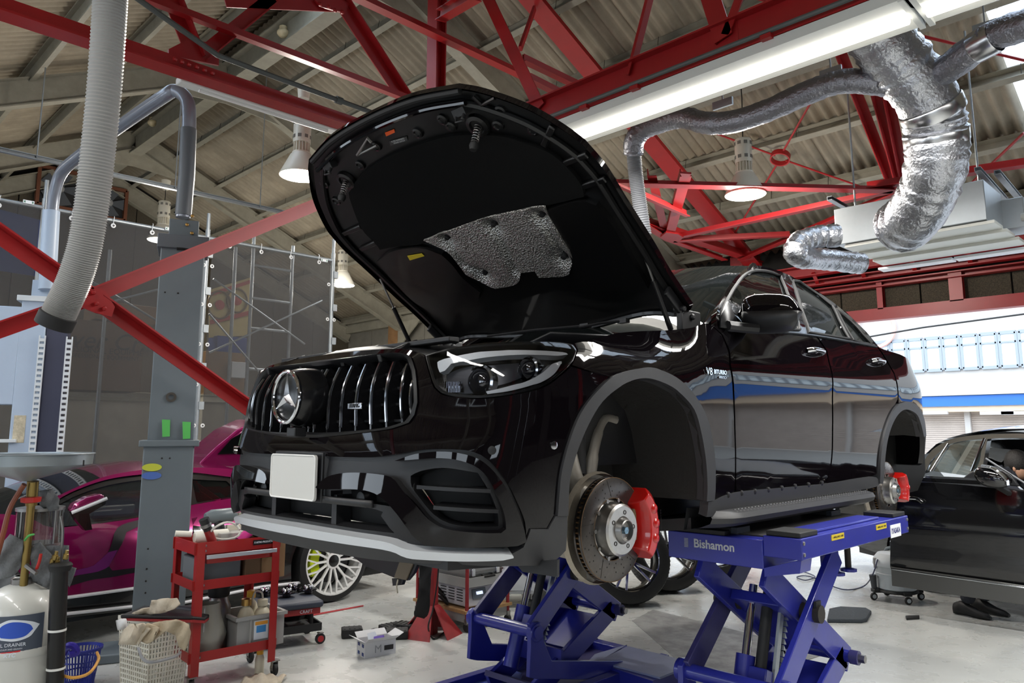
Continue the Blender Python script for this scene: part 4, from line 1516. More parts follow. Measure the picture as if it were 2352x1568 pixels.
for za, zb, yy, nm in ((zl[3], zl[4], -.05, 'wall_girder'), (zl[4] + .03, zl[5] + .02, -.16, 'wall_girder'), (zl[5] + .06, zl[6] + .1, -.3, 'wall_girder')):
    MB().lbar((OX, YE + yy, (za + zb) / 2), (9.5, YE + yy, (za + zb) / 2), .14, zb - za, .014, kind='C').build(nm, REDS, wf, smooth=0)
for k in range(22):
    x = OX + .3 + k * .62
    MB().bar((x, YE - .16, zl[4] + .05), (x + .0, YE - .30, zl[6]), .05, .02).build('girder_web', REDS, wf, smooth=0)
for px, w in ((2026, .07), (2202, .15)):
    x = P(px, 700, y=YE).x
    MB().lbar((x, YE - .02, zl[2] - .01), (x, YE - .02, zl[4]), w, .1, .012, (0, 1, 0), 'I').build('wall_stud', REDS, wf, smooth=0)
MB().lbar((P(1700, 600, y=YE).x, YE - .02, 0), (P(1700, 600, y=YE).x, YE - .02, 4.1), .2, .2, .016, (0, 1, 0), 'I').build('wall_column', REDS, wf, smooth=0)
rc_ = P(908, 742, y=YE - .15)
MB().box((rc_.x, YE - .12, rc_.z / 2), (.34, .2, rc_.z)).build('timber_column', mat('rusty_column', (150, 112, 74), .7, noise=(4, .35)), wf, smooth=0)
MB().prism([(rc_.x, YE - .2, 3.2), (rc_.x + 1.0, YE - .2, 3.95), (rc_.x, YE - .2, 3.95)], (0, .03, 0)).build('corner_gusset', CREAM, wf)
# side towards the yard stays open on the right; near wall behind the camera with strip windows
WALLN = mat('dark_store_wall', (62, 60, 57), .8, noise=(3, .25))
wn = thing('wall_near', (0, YN, 0), kind='structure')
for (xa, xb, za, zb) in ((-13.5, 9.5, 0, 1.0), (-13.5, 9.5, 2.4, 3.0)):
    MB().box(((xa + xb) / 2, YN, (za + zb) / 2), (xb - xa, .1, zb - za))  .build('wall_band', WALLN, wn, smooth=0)
for k in range(9):
    MB().box((-13.5 + k * 2.87, YN, 1.7), (1.6 if k % 3 else .6, .1, 1.4)).build('wall_pier', WALLN, wn, smooth=0)

# ------------------------------------------------------------------ red truss across the bay (x = -2.5)
XT = -2.5
tr = thing('roof_truss', (XT, 2, 4.0), 'red steel roof truss with riveted gusset plates spanning the bay above the bonnet', 'truss')
MB().lbar((XT, YN + .3, 4.0), (XT, YE - .1, 4.0), .15, .11, .014, kind='LL').build('bottom_chord', REDS, tr, smooth=0)
yA, yB = YRI + .3, YE - .1
MB().lbar((XT, yA, rz_(yA) - .28), (XT, yB, rz_(yB) - .28), .24, .16, .016, (0, .4, 1), 'LL').build('top_chord', REDS, tr, smooth=0)
MB().lbar((XT, yA, rz_(yA) - .28), (XT, YN + .3, rz_(YN + .3) - .28), .2, .16, .016, (0, -.4, 1), 'LL').build('top_chord', REDS, tr, smooth=0)
for a, b_, w, h in (((370, 0), (930, 228), .06, .06), ((840, 0), (1330, 232), .09, .07)):
    p, q = P(*a, x=XT + .05), P(*b_, x=XT + .05)
    z = (p.z + q.z) / 2
    p.z = q.z = z
    p.y -= .9
    q.y += 1.2 if w > .08 else .4
    MB().lbar(p, q, w, h, .009, kind='LL').build('secondary_chord', REDS, tr, smooth=0)
for a, b_, w in (((396, -8), (452, 132), .11), ((632, -10), (462, 128), .10), ((783, -2), (938, 236), .12), ((520, -6), (790, 8), .12)):
    p, q = P(*a, x=XT), P(*b_, x=XT)
    MB().lbar(p, q, w, .08, .01, (1, 0, 0), 'L').build('web_member', REDS, tr, smooth=0)
gz_ = [P(a, b_, x=XT - .02) for a, b_ in [(385, 115), (430, 92), (468, 98), (500, 120), (500, 152), (385, 128)]]
G1 = MB().prism(gz_, (.02, 0, 0)).build('gusset_plate', REDS, tr)
g2 = [P(a, b_, x=XT - .02) for a, b_ in [(720, 2), (770, -8), (800, 10), (790, 32), (735, 18)]]
G2 = MB().prism(g2, (.02, 0, 0)).build('gusset_plate', REDS, tr)
for gg, lst in ((G1, [(402, 136), (418, 142), (434, 148), (452, 154), (470, 161), (488, 168)]), (G2, [(735, 10), (755, 16), (770, 24), (786, 28)])):
    rv = MB()
    for a, b_ in lst:
        rv.ball(P(a, b_, x=XT + .07), .018, 8, 4)
    rv.build('rivets', REDS, gg, kind='stuff')
p = P(1003, -8, y=1.85)
q = P(1000, 300, y=1.85)
MB().lbar((XT - .1, 1.85, 3.95), (XT - .1, 1.85, ZRI - .5), .14, .12, .014, (0, 1, 0), 'I').build('king_post', REDS, tr, smooth=0)
MB().lbar(P(1012, 36, x=XT + .1), P(1095, -14, x=XT + .9), .1, .1, .01).build('web_member', REDS, tr, smooth=0)
MB().bar(P(1228, 18, x=XT), P(1195, 112, x=XT + .3), .03, .05).build('web_member', REDS, tr, smooth=0)
# longitudinal truss with the X beam (y = 1.87)
YB_ = 1.87
lt_ = thing('lamp_girder', (0, YB_, 4.0), 'red girder carrying the long bright strip light above the car', 'girder')
MB().lbar((XT, YB_, 4.0), (9.4, YB_, 4.0), .14, .25, .014, kind='I').build('bottom_chord', REDS, lt_, smooth=0)
for a, b_, w in (((1118, -20), (1246, 250), .11), ((1632, -20), (1668, 92), .13), ((1712, -20), (1672, 84), .06), ((1498, -20), (1448, 175), .025)):
    MB().lbar(P(*a, y=YB_), P(*b_, y=YB_), w, .08, .01, (0, 1, 0), 'L').build('web_member', REDS, lt_, smooth=0)
MB().tube([(XT, YB_ - .09, 3.91), (9.4, YB_ - .09, 3.91)], .016, 8).build('conduit', mat('conduit_grey', (84, 88, 86), .5), lt_)
for px in (1462, 1770, 1345):
    q = P(px, 200, y=YB_ - .07)
    MB().box((q.x, YB_ - .07, 3.875), (.07, .08, .03)).build('beam_clip', REDS, lt_)
MB().box(P(1661, 85, y=YB_), (.22, .02, .16)).build('gusset_plate', REDS, lt_)
for a, b_ in (((1202, 133), (1357, 208)), ((1217, 177), (1318, 228))):
    p, q = P(*a, x=-1.6), P(*b_, x=-1.6)
    MB().lbar(p, q, .07, .07, .008, kind='LL').build('bracing_angle', REDS, lt_, smooth=0)
# strip lights under the girder
TUBE = mat('lit_tube', (255, 252, 245), .4, emit=((255, 250, 240), 2.6))
FIX = mat('fixture_white', (222, 224, 220), .4)
zf = 3.80
ys = [P(1700, v, z=zf).y for v in (137, 160, 182, 204)]
xs = [-1.95, P(2122, 45, z=zf).x, P(2122, 45, z=zf).x + 3.4]


def strip(x0, x1, label, yy=ys, z=zf):
    t = thing('strip_light', ((x0 + x1) / 2, yy[1], z + .1), label, 'light', 'strip lights')
    h = MB().prism([(x0, yy[0], z), (x0, yy[0] + .01, z + .07), (x0, yy[2], z + .10), (x0, yy[3], z), (x0, yy[3] - .004, z - .004), (x0, yy[2], z + .04), (x0, yy[1], z + .0)], (x1 - x0, 0, 0))
    h.build('housing', FIX, t, smooth=0)
    MB().cyl((x0 + .04, (yy[1] + yy[2]) / 2, z + .0), (x1 - .04, (yy[1] + yy[2]) / 2, z + .0), (yy[2] - yy[1]) * .46, 12).build('lamp_tube', TUBE, t)
    for x in (x0, x1 - .03):
        MB().prism([(x, yy[0], z - .01), (x, yy[0], z + .10), (x, yy[3], z + .10), (x, yy[3], z - .02)], (.03, 0, 0)).build('end_cap', FIX, t)
    return t


strip(xs[0], xs[1] - .01, 'long bright strip light under the red girder directly above the car')
strip(xs[1] + .01, xs[2], 'second strip light under the red girder, cut off by the top right edge')
yl = [-3.0, 1.1]
st2 = thing('strip_light', (XT - .1, -.4, 3.9), 'white strip light housing along the red truss chord left of the bonnet', 'light', 'strip lights')
pa, pb_ = P(512, 186, z=3.86), P(806, 291, z=3.86)
MB().box((XT - .12, (pa.y + pb_.y) / 2, 3.955), (.10, pb_.y - pa.y + .3, .05)).build('housing', FIX, st2, bev=.008)
MB().cyl((XT - .12, pa.y, 3.925), (XT - .12, pb_.y, 3.925), .014, 10).build('lamp_tube', mat('unlit_tube', (235, 236, 234), .4), st2)
# conduits and rods in the roof
cn = MB().tube([P(300, -14, x=XT + .15), P(500, 127, x=XT + .15), P(640, 180, x=XT + .15), P(900, 275, x=XT + .15)], .02, 8)
cn.cyl(P(772, 228, x=XT + .15), P(785, 233, x=XT + .15), .03, 10)
tag(cn.build('conduit_pipe', mat('conduit_grey', (84, 88, 86), .5)), 'dark grey conduit pipe running beside the red truss chord', 'pipe')
hr_ = thing('hanging_rail', (-7, 1, 4.4), 'pale steel strut rail hung on thin rods behind the grey lift column', 'rail')
p, q = P(-20, 332, x=-7), P(655, 494, x=-7)
q.z = p.z = (p.z + q.z) / 2
MB().lbar(p, q, .05, .05, .006, kind='C').build('rail', GALV, hr_, smooth=0)
for px, py in ((85, 358), (402, 432), (597, 478)):
    a = P(px, py, x=-7)
    MB().cyl((-7, a.y, p.z), (-7, a.y, rz_(a.y) - .1), .008, 6).build('hanger_rod', GALV, hr_)
# right-hand horizontal bracing lattice (z about 4)
la = thing('bracing_lattice', (-1, 5, 3.9), 'red steel bracing lattice with a perforated gusset above the roof of the car', 'bracing')
PG, PA, PL_ = P(1535, 545, z=3.95), P(2052, 432, z=3.95), P(1390, 378, z=3.95)
for a, b_, w in ((PL_ - Vector((.6, 0, 0)), PA, .13), (PG, PA, .09), (PG + Vector((0, .12, 0)), P(1815, 536, z=3.95), .08), (P(1700, 592, z=3.95), PA + Vector((0, .1, 0)), .09), (P(1575, 396, z=3.97), PG, .11), (P(1497, 396, z=4.0), P(1528, 530, z=4.0), .09), (PG, P(1665, 592, z=3.95), .09), (P(1420, 420, z=3.9), P(1580, 490, z=3.9), .05), (P(1480, 510, z=3.95), PG, .1)):
    MB().lbar(a, b_, w, .08, .01, kind='L').build('bracing_angle', REDS, la, smooth=0)
gp = MB().prism([P(a, b_, z=3.89) for a, b_ in [(1517, 545), (1530, 534), (1558, 538), (1570, 546), (1560, 554), (1530, 553)]], (0, 0, .02)).build('gusset_plate', REDS, la)
gp2 = MB().prism([P(a, b_, z=3.90) for a, b_ in [(1562, 398), (1588, 400), (1580, 410), (1568, 410)]], (0, 0, .02)).build('gusset_plate', REDS, la)
for a, b_ in (((1930, 120), (2062, 455)), ((2012, 215), (2072, 440)), ((2040, 225), (2080, 420))):
    MB().lbar(RP(*a, -.4), P(*b_, z=4.0), .10, .08, .01, (1, 0, 0), 'L').build('bracing_angle', REDS, la, smooth=0)
# far red tie and pipes on the right
MB().lbar(P(1990, 425, z=4.0), P(2420, 360, z=4.0), .12, .1, .01, kind='L').build('bracing_angle', REDS, la, smooth=0)
# rod cross with ring
rg = thing('rod_bracing', RP(1792, 362, -.3), 'thin red bracing rods crossing in a ring beside the right pendant lamp', 'bracing')
rc = RP(1792, 362, -.3)
_, s1, s2 = frame(Vector((0, RS, 1)), (0, 1, 0))
MB().lathe([(.10, -.035), (.115, -.035), (.115, .035), (.10, .035), (.10, -.035)], rc, (0, RS, 1), 28, False).build('ring', REDS, rg)
for a, b_ in (((1480, 245), (1780, 357)), ((1804, 368), (2010, 440)), ((1800, 345), (1885, 195)), ((1784, 378), (1688, 535))):
    MB().cyl(RP(*a, -.3), RP(*b_, -.3), .012, 8).build('rod', REDS, rg)
MB().cyl(RP(1720, -8, -.3), RP(1842, 26, -.3), .012, 8).build('rod', REDS, rg)
MB().cyl(RP(2085, 75, -.3), RP(2400, 150, -.3), .014, 8).build('rod', REDS, rg)
MB().cyl(RP(2352, 305, -.3), RP(2200, 450, -.3), .014, 8).build('rod', REDS, rg)
# red X brace at the left, in front of the lift column
XBR = -2.2
xb = thing('cross_brace', P(210, 690, x=XBR), 'red steel X brace with a riveted centre plate at the far left', 'bracing')
for a, b_, kind, up in (((-80, 482), (205, 680), 'L', (1, 0, 0)), ((225, 690), (640, 985), 'L', (1, 0, 0)), ((-80, 785), (215, 682), 'L', (1, 0, 0)), ((205, 682), (800, 440), 'L', (1, 0, 0))):
    MB().lbar(P(*a, x=XBR), P(*b_, x=XBR), .09, .075, .01, up, kind).build('brace_arm', REDS, xb, smooth=0)
G3 = MB().prism([P(a, b_, x=XBR + .02) for a, b_ in [(182, 680), (205, 655), (240, 668), (262, 705), (255, 728), (215, 718), (185, 705)]], (.015, 0, 0)).build('gusset_plate', REDS, xb)
rv = MB()
for a, b_ in ((197, 680), (215, 672), (222, 697), (240, 708), (188, 692)):
    rv.ball(P(a, b_, x=XBR + .05), .014, 8, 4)
rv.build('rivets', REDS, G3, kind='stuff')

# ------------------------------------------------------------------ pendant high-bay lamps
LAMPW = mat('lamp_enamel', (226, 220, 204), .35)
GLOW = mat('lit_diffuser', (255, 255, 250), .4, emit=((255, 250, 235), 14.0))


def pendant(c, R_, L_, label):
    t = thing('pendant_lamp', c, label, 'lamp', 'high-bay pendant lamps')
    c = Vector(c)
    s = R_ / .21
    MB().lathe([(R_, 0), (R_ * 1.0, .015 * s), (R_ * .52, .22 * s), (R_ * .44, .235 * s), (R_ * .44, .25 * s)], c, (0, 0, 1), 28, True).build('lamp_shade', LAMPW, t)
    MB().lathe([(R_ * .965, -.004), (.6 * R_, -.018 * s), (.001, -.022 * s)], c, (0, 0, 1), 28, False).build('diffuser', GLOW, t)
    fn = MB()
    for k in range(16):
        a = 2 * PI * k / 16
        fn.box(c + Vector((R_ * .34 * math.cos(a), R_ * .34 * math.sin(a), .30 * s)), (R_ * .12, .008, .11 * s), rz=a)
    fn.cyl(c + Vector((0, 0, .24 * s)), c + Vector((0, 0, .36 * s)), R_ * .28, 14)
    fn.build('heat_sink', LAMPW, t)
    dr = MB().lathe([(R_ * .42, .35 * s), (R_ * .42, .60 * s), (R_ * .36, .615 * s), (.001, .617 * s)], c, (0, 0, 1), 24)
    D = dr.build('driver_can', LAMPW, t)
    vt = MB()
    for zz in (.41, .56):
        for k in range(8):
            a = 2 * PI * k / 8
            vt.box(c + Vector((R_ * .415 * math.cos(a), R_ * .415 * math.sin(a), zz * s)), (.008, .035 * s, .035 * s), rz=a)
    vt.build('vents', mat('vent_grey', (120, 116, 108), .6), D, kind='stuff')
    cb = MB().tube([c + Vector((0, 0, .61 * s)), c + Vector((.012, 0, .61 * s + L_ * .5)), c + Vector((0, 0, .61 * s + L_))], .006, 6)
    cb.build('cable', mat('cable_black', (25, 25, 25), .6), t)
    if L_ < .35:
        MB().lathe([(R_ * .16, .61 * s + L_ - .02), (R_ * .27, .61 * s + L_), (R_ * .33, .61 * s + L_ + .13)], c, (0, 0, 1), 18).build('ceiling_rose', LAMPW, t)
    l = bpy.data.lights.new('lamp_and_fill_light', 'POINT')
    l.energy = 110
    l.shadow_soft_size = .15
    l.color = (1, .95, .86)
    o = bpy.data.objects.new('lamp_and_fill_light', l)
    COL.objects.link(o)
    o.location = c + Vector((0, 0, -.12))


pendant(P(690, 404, d=7.6), .205, .22, 'white high-bay lamp hanging left of the bonnet, close under the red truss')
pendant(P(372, 552, d=11.3), .205, .20, 'white high-bay lamp half hidden behind the grey lift column')
pendant(P(786, 655, d=12.8), .205, .55, 'small white high-bay lamp hanging beside the end pole of the mesh screen')
pendant(P(1712, 448, d=7.8), .205, .9, 'white high-bay lamp hanging on the right below the silver duct')

# ------------------------------------------------------------------ smoke detectors and fans
for a, b_, lab in ((650, 78, 'round cream smoke detector under the ridge girder, upper right of three'), (494, 187, 'round cream smoke detector just below the red truss chord'), (350, 284, 'round cream smoke detector beside the bend of the grey pipe')):
    c = P(a, b_, y=YRI - .05)
    t = thing('smoke_detector', c, lab, 'detector', 'smoke detectors on the ridge girder')
    MB().lathe([(.06, .05), (.075, .03), (.075, .0), (.05, -.03), (.03, -.045), (.001, -.047)], c, (0, 0, 1), 18).build('housing', mat('detector_cream', (222, 205, 165), .5), t)
    MB().lathe([(.05, .05), (.05, .10)], c, (0, 0, 1), 10).build('mount', mat('detector_cream', (222, 205, 165), .5), t)
for (a, b_, s, lab) in ((138, 434, .74, 'square black wall fan on the gable boards beside the bent pipe'), (250, 466, .62, 'square wall fan on the gable boards right of the grey hose')):
    c = P(a, b_, x=XG + .12)
    t = thing('wall_fan', c, lab, 'fan', 'fans in the gable wall')
    f = MB()
    for dy, dz, w, h in ((0, s / 2, s, .06), (0, -s / 2, s, .06), (s / 2, 0, .06, s), (-s / 2, 0, .06, s)):
        f.box(c + Vector((0, dy, dz)), (.1, w, h))
    f.build('frame', mat('fan_frame', (112, 66, 44), .6), t)
    MB().box(c + Vector((-.06, 0, 0)), (.02, s, s)).build('backplate', mat('fan_back', (40, 40, 42), .7), t)
    for k in range(5):
        a5 = 2 * PI * k / 5
        u, w_ = Vector((0, math.cos(a5), math.sin(a5))), Vector((0, -math.sin(a5), math.cos(a5)))
        MB().prism([c + u * .06 - w_ * .04, c + u * s * .44 - w_ * .10, c + u * s * .44 + w_ * .12, c + u * .06 + w_ * .04], (.02, 0, 0)).build('blade', mat('fan_blade', (88, 92, 98), .4), t)
    MB().lathe([(.08, 0), (.06, .06), (.001, .07)], c, (1, 0, 0), 14).build('hub', mat('fan_hub', (150, 150, 150), .4), t)

# ------------------------------------------------------------------ air conditioner, ducts
ac = thing('duct_air_conditioner', (.4, 5.2, 3.3), 'grey ceiling-hung air handling box with white lower panels at the right', 'air conditioner')
A0, A1 = P(1920, 490, y=5.0), P(2262, 428, y=5.0)
zb_ = P(1925, 562, y=5.0).z
x0, x1 = P(1920, 560, y=5.0).x, P(2268, 515, y=5.0).x
GB = mat('galvanised_case', (176, 182, 186), .35, .6, noise=(6, .08))
AW = mat('ac_white', (226, 226, 218), .4)
zt_ = zb_ + .36
MB().box(((x0 + x1) / 2, 5.3, (zb_ + zt_) / 2), (x1 - x0, .6, zt_ - zb_)).build('case', GB, ac, bev=.006)
MB().box(((x0 + x1) / 2 + .12, 5.75, (zb_ + zt_) / 2 - .02), (x1 - x0 + .1, .34, zt_ - zb_ - .08)).build('rear_case', GB, ac, bev=.006)
for k in range(3):
    MB().box(((x0 + x1) / 2 + .06 + .03 * k, 5.17 + .28 * k, zb_ - .02 - .028 * k), (x1 - x0 - .02, .29, .03)).build('white_panel', AW, ac, bev=.004)
for k in (0, 1):
    MB().box((x0 + .42 + k * .72, 5.98, zb_ - .11), (.7, .16, .025)).build('louvre', mat('louvre_white', (240, 242, 246), .35), ac, bev=.004)
for x in (x0 + .1, x1 - .1):
    MB().cyl((x, 5.3, zt_), (x, 5.3, 5.2), .01, 6).build('hanger_rod', GALV, ac)
for a, b_ in (((1905, 455), (1950, 480)), ((2245, 388), (2310, 460)), ((2290, 395), (2345, 460))):
    MB().lbar(P(*a, z=3.8), P(*b_, z=3.8), .05, .04, .005, kind='C').build('strut_rail', GALV, ac, smooth=0)
pp = MB()
for k in range(3):
    pp.cyl((x1 + .15, 5.55 + .1 * k, zb_ + .1 + .06 * k), (x1 + 2.0, 5.55 + .1 * k, zb_ + .1 + .06 * k), .035 - .008 * k, 10)
pp.build('coolant_pipe', mat('pipe_wrap', (190, 188, 180), .5), ac)
FOIL = mat('duct_foil', (190, 192, 198), .33, 1.0, bump=(34, 1.0))
FOILD = mat('duct_sleeve', (150, 150, 156), .36, 1.0, bump=(40, 1.0))


def duct(name, pts, r, label, m=FOIL, n=22, seed=0, rough=.06, bands=(), par=None):
    rnd = random.Random(seed)
    c = crom(pts, 10)
    rs = []
    for i in range(len(c)):
        rs.append(r * (1 + rough * (rnd.random() - .5) * 2))
    mb = MB().tube(c, rs, n)
    # crinkle
    for i, v in enumerate(mb.v):
        k = min(i // n, len(c) - 1)
        mb.v[i] = c[k] + (v - c[k]) * (1 + rough * .8 * (rnd.random() - .5))
    o = mb.build(name, m, par, smooth=50)
    return o, c


dt = thing('silver_duct', (.7, 4.5, 4.0), 'big crinkled silver foil duct curving down into the air handling box', 'duct')
D1 = [P(1975, 20, d=5.2), P(2030, 100, d=5.25), P(2085, 165, d=5.3), P(2135, 240, d=5.35), P(2148, 300, d=5.4), P(2150, 370, d=5.45), P(2132, 440, d=5.6), P(2095, 500, d=5.8), P(2068, 520, d=6.0)]
duct('main_duct', D1, .205, '', FOIL, 26, 1, .05, par=dt)
for i in (3, 4):
    a = D1[i]
    d_ = (D1[i + 1] - D1[i - 1]).normalized()
    MB().lathe([(.207, -.05), (.213, -.04), (.213, .04), (.207, .05)], a + d_ * .05, d_, 26, False).build('duct_band', mat('foil_tape', (205, 206, 208), .25, 1), dt)
duct('branch_duct', [P(2120, 185, d=5.3), P(2180, 155, d=5.1), P(2240, 110, d=4.9), P(2300, 75, d=4.75), P(2400, 45, d=4.55)], .098, '', FOILD, 20, 2, .04, par=dt)
MB().lathe([(.1, -.07), (.103, -.06), (.103, .06), (.1, .07)], P(2262, 98, d=4.84), P(2300, 75, d=4.75) - P(2240, 110, d=4.9), 20, False).build('duct_band', mat('foil_tape', (205, 206, 208), .25, 1), dt)
duct('branch_duct', [P(2090, 205, d=5.35), P(2010, 190, d=5.4), P(1930, 188, d=5.5), P(1850, 215, d=5.65), P(1760, 255, d=5.85), P(1680, 280, d=6.0), P(1620, 282, d=6.1), P(1570, 270, d=6.25), P(1520, 280, d=6.4), P(1475, 300, d=6.5), P(1457, 325, d=6.55), P(1455, 352, d=6.6)], .088, '', FOILD, 20, 3, .035, par=dt)
hz_ = MB()
hp_ = crom([P(1455, 345, d=6.6), P(1460, 400, d=6.62), P(1468, 460, d=6.64), P(1480, 540, d=6.66)], 30)
hz_.tube(hp_, [.066 if i % 2 else .060 for i in range(len(hp_))], 16)
hz_.build('flexible_hose', mat('hose_grey', (128, 130, 134), .5), dt)
for a, b_ in ((1908, 165), (2262, 60), (1660, 238)):
    q = P(a, b_, d=5.6)
    MB().box(q, (.16, .02, .06)).cyl(q, q + Vector((0, 0, .8)), .006, 6).build('duct_hanger', GALV, dt)
d2_ = thing('silver_duct', P(1820, 580, d=6.3), 'short looped silver foil duct on the left end of the air handling box', 'duct')
duct('looped_duct', [P(1925, 541, d=6.3), P(1880, 543, d=6.3), P(1840, 555, d=6.25), P(1826, 578, d=6.2), P(1850, 592, d=6.3), P(1900, 596, d=6.5), P(1975, 605, d=6.7)], .092, '', FOIL, 20, 5, .07, par=d2_)
duct_top = thing('silver_duct', P(1870, 5, d=6.4), 'end of a silver foil duct peeping over the red girder at the top edge', 'duct')
duct('duct_end', [P(1800, -40, d=6.4), P(1860, -8, d=6.3), P(1930, -20, d=6.2)], .1, '', FOIL, 18, 6, .05, par=duct_top)
# grey exhaust hose hanging at the left
hs_ = thing('exhaust_hose', P(130, 740, d=4.0), 'thick grey corrugated exhaust hose hanging down at the left', 'hose')
hp_ = crom([P(a, b_, d=4.0) for a, b_ in [(257, -60), (250, 60), (240, 200), (226, 340), (212, 460), (196, 560), (172, 640), (145, 700), (127, 738)]], 34)
MB().tube(hp_, [(.085 if i % 2 else .078) for i in range(len(hp_))], 24).build('corrugated_tube', mat('hose_plastic', (158, 158, 156), .4), hs_)
d_ = (hp_[-1] - hp_[-4]).normalized()
MB().lathe([(.086, -.045), (.093, -.04), (.093, .026), (.082, .026), (.078, -.035)], hp_[-1], d_, 26, False).build('rubber_cuff', RUB, hs_)

# ------------------------------------------------------------------ building across the street
YF = 22.0
fz = lambda v: P(2240, v, y=YF).z
fb = thing('street_building', (5, YF, 0), 'bright white building across the street with a window row and blue band', 'building')
FW = mat('facade_white', (190, 186, 183), .7)
zz = [fz(v) for v in (1010, 945, 935, 932, 908, 903, 850, 845, 768, 600)]
XA, XB = -24.0, 42.0
W_ = XB - XA
xc = (XA + XB) / 2
MB().box((xc, YF + .3, (zz[3] + 12) / 2), (W_, .4, 12 - zz[3])).build('upper_wall', FW, fb, smooth=0)
MB().box((xc, YF + .02, (zz[3] + zz[4]) / 2), (W_, .5, zz[4] - zz[3])).build('blue_band', mat('awning_blue', (52, 112, 196), .5), fb, smooth=0)
MB().box((xc, YF - .02, zz[4] + .06), (W_, .56, .1)).build('white_ledge', FW, fb, smooth=0)
MB().box((xc, YF + .06, (zz[1] + zz[3]) / 2), (W_, .44, zz[3] - zz[1])).build('beige_band', mat('fascia_beige', (226, 200, 172), .6), fb, smooth=0)
SHM = mat('shutter_beige', (196, 182, 172), .6, noise=(3, .15))
ns = 14
for k in range(16):
    x = XA + 2 + 4.1 * k
    sh = MB()
    for j in range(34):
        z0 = j * zz[1] / 34
        sh.box((x, YF + .25, z0 + zz[1] / 68), (3.95, .03 + .02 * (j % 2), zz[1] / 34 * .9))
    sh.box((x, YF + .28, zz[1] / 2), (3.95, .02, zz[1]))
    sh.build('roller_shutter', SHM, fb, smooth=0)
    MB().box((x + 2.05, YF + .2, zz[1] / 2), (.14, .2, zz[1])).build('shutter_post', FW, fb, smooth=0)
pz = (P(2300, 800, y=YF).x - P(2255, 800, y=YF).x)
GLW = mat('window_pane_pale', (232, 244, 250), .3)
x = XA + 6
k = 0
while x < 34:
    f = MB()
    w, h0, h1 = pz * .84, zz[7], zz[8]
    for dx, dz, sx_, sz_ in ((0, h0, w, .09), (0, h1, w, .09), (-w / 2, (h0 + h1) / 2, .07, h1 - h0), (w / 2, (h0 + h1) / 2, .07, h1 - h0), (0, h0 + (h1 - h0) * .72, w, .05)):
        f.box((x + dx, YF + .07, dz), (sx_, .09, sz_))
    F_ = f.build('window', mat('window_frame_grey', (150, 158, 168), .5), fb, smooth=0)
    MB().box((x, YF + .08, (h0 + h1) / 2), (w, .03, h1 - h0)).build('pane', GLW, F_, smooth=0)
    x += pz
for px in (2142, 2290, 2340):
    q = P(px, 948, y=YF - .2)
    MB().box(q, (.8, .12, .09)).cyl(q + Vector((-.3, 0, -.02)), q + Vector((-.3, .3, .2)), .03, 6).build('shutter_lamp', FW, fb)
lg = P(2010, 755, y=YF - .02)
MB().lathe([(.50, 0), (.53, -.03), (.60, -.03), (.62, 0)], lg, (0, 1, 0), 24, False).build('round_logo', mat('logo_red', (232, 170, 160), .5), fb)
MB().tube([P(1900, 790, y=YF - 6), P(2120, 752, y=YF - 6), P(2420, 712, y=YF - 6)], .02, 5).build('overhead_wire', mat('cable_black', (25, 25, 25), .6), fb)
wr = thing('wall_right', (9.5, 0, 0), kind='structure')
for k in range(14):
    y0 = YN + k * 1.036
    MB().box((9.55, y0 + .51, 3.6), (.08, 1.02, 5.2 if abs(y0 - YRI) < 4 else 3.2)).build('wall_board', WALLN, wr, smooth=0)
    if k % 3 == 2:
        MB().box((9.55, y0 + .51, .5), (.08, 1.02, 1.0)).box((9.55, y0 + .94, 1.5), (.08, .16, 1.0)).build('wall_pier', WALLN, wr, smooth=0)
    else:
        MB().box((9.55, y0 + .51, 1.0), (.08, 1.03, 2.0)).build('wall_pier', WALLN, wr, smooth=0)
MB().lbar((6.5, -2.2, 0), (6.5, -2.2, rz_(-2.2) - .3), .2, .2, .016, (0, 1, 0), 'I').build('trim_3', REDS, kind='structure', smooth=0)
MB().lbar((6.5, 4.0, 0), (6.5, 4.0, rz_(4.0) - .3), .2, .2, .016, (0, 1, 0), 'I').build('trim_4', REDS, kind='structure', smooth=0)
# =================================================================== SCISSOR LIFTS
BLUE = mat('lift_blue', (44, 50, 150), .32, coat=.3, noise=(6, .12))
BLUED = mat('lift_blue_worn', (62, 60, 112), .42, noise=(12, .2))
DECKT = mat('deck_worn_top', (58, 56, 56), .5, noise=(10, .25))
BLK = mat('black_rubber_pad', (26, 26, 27), .6)


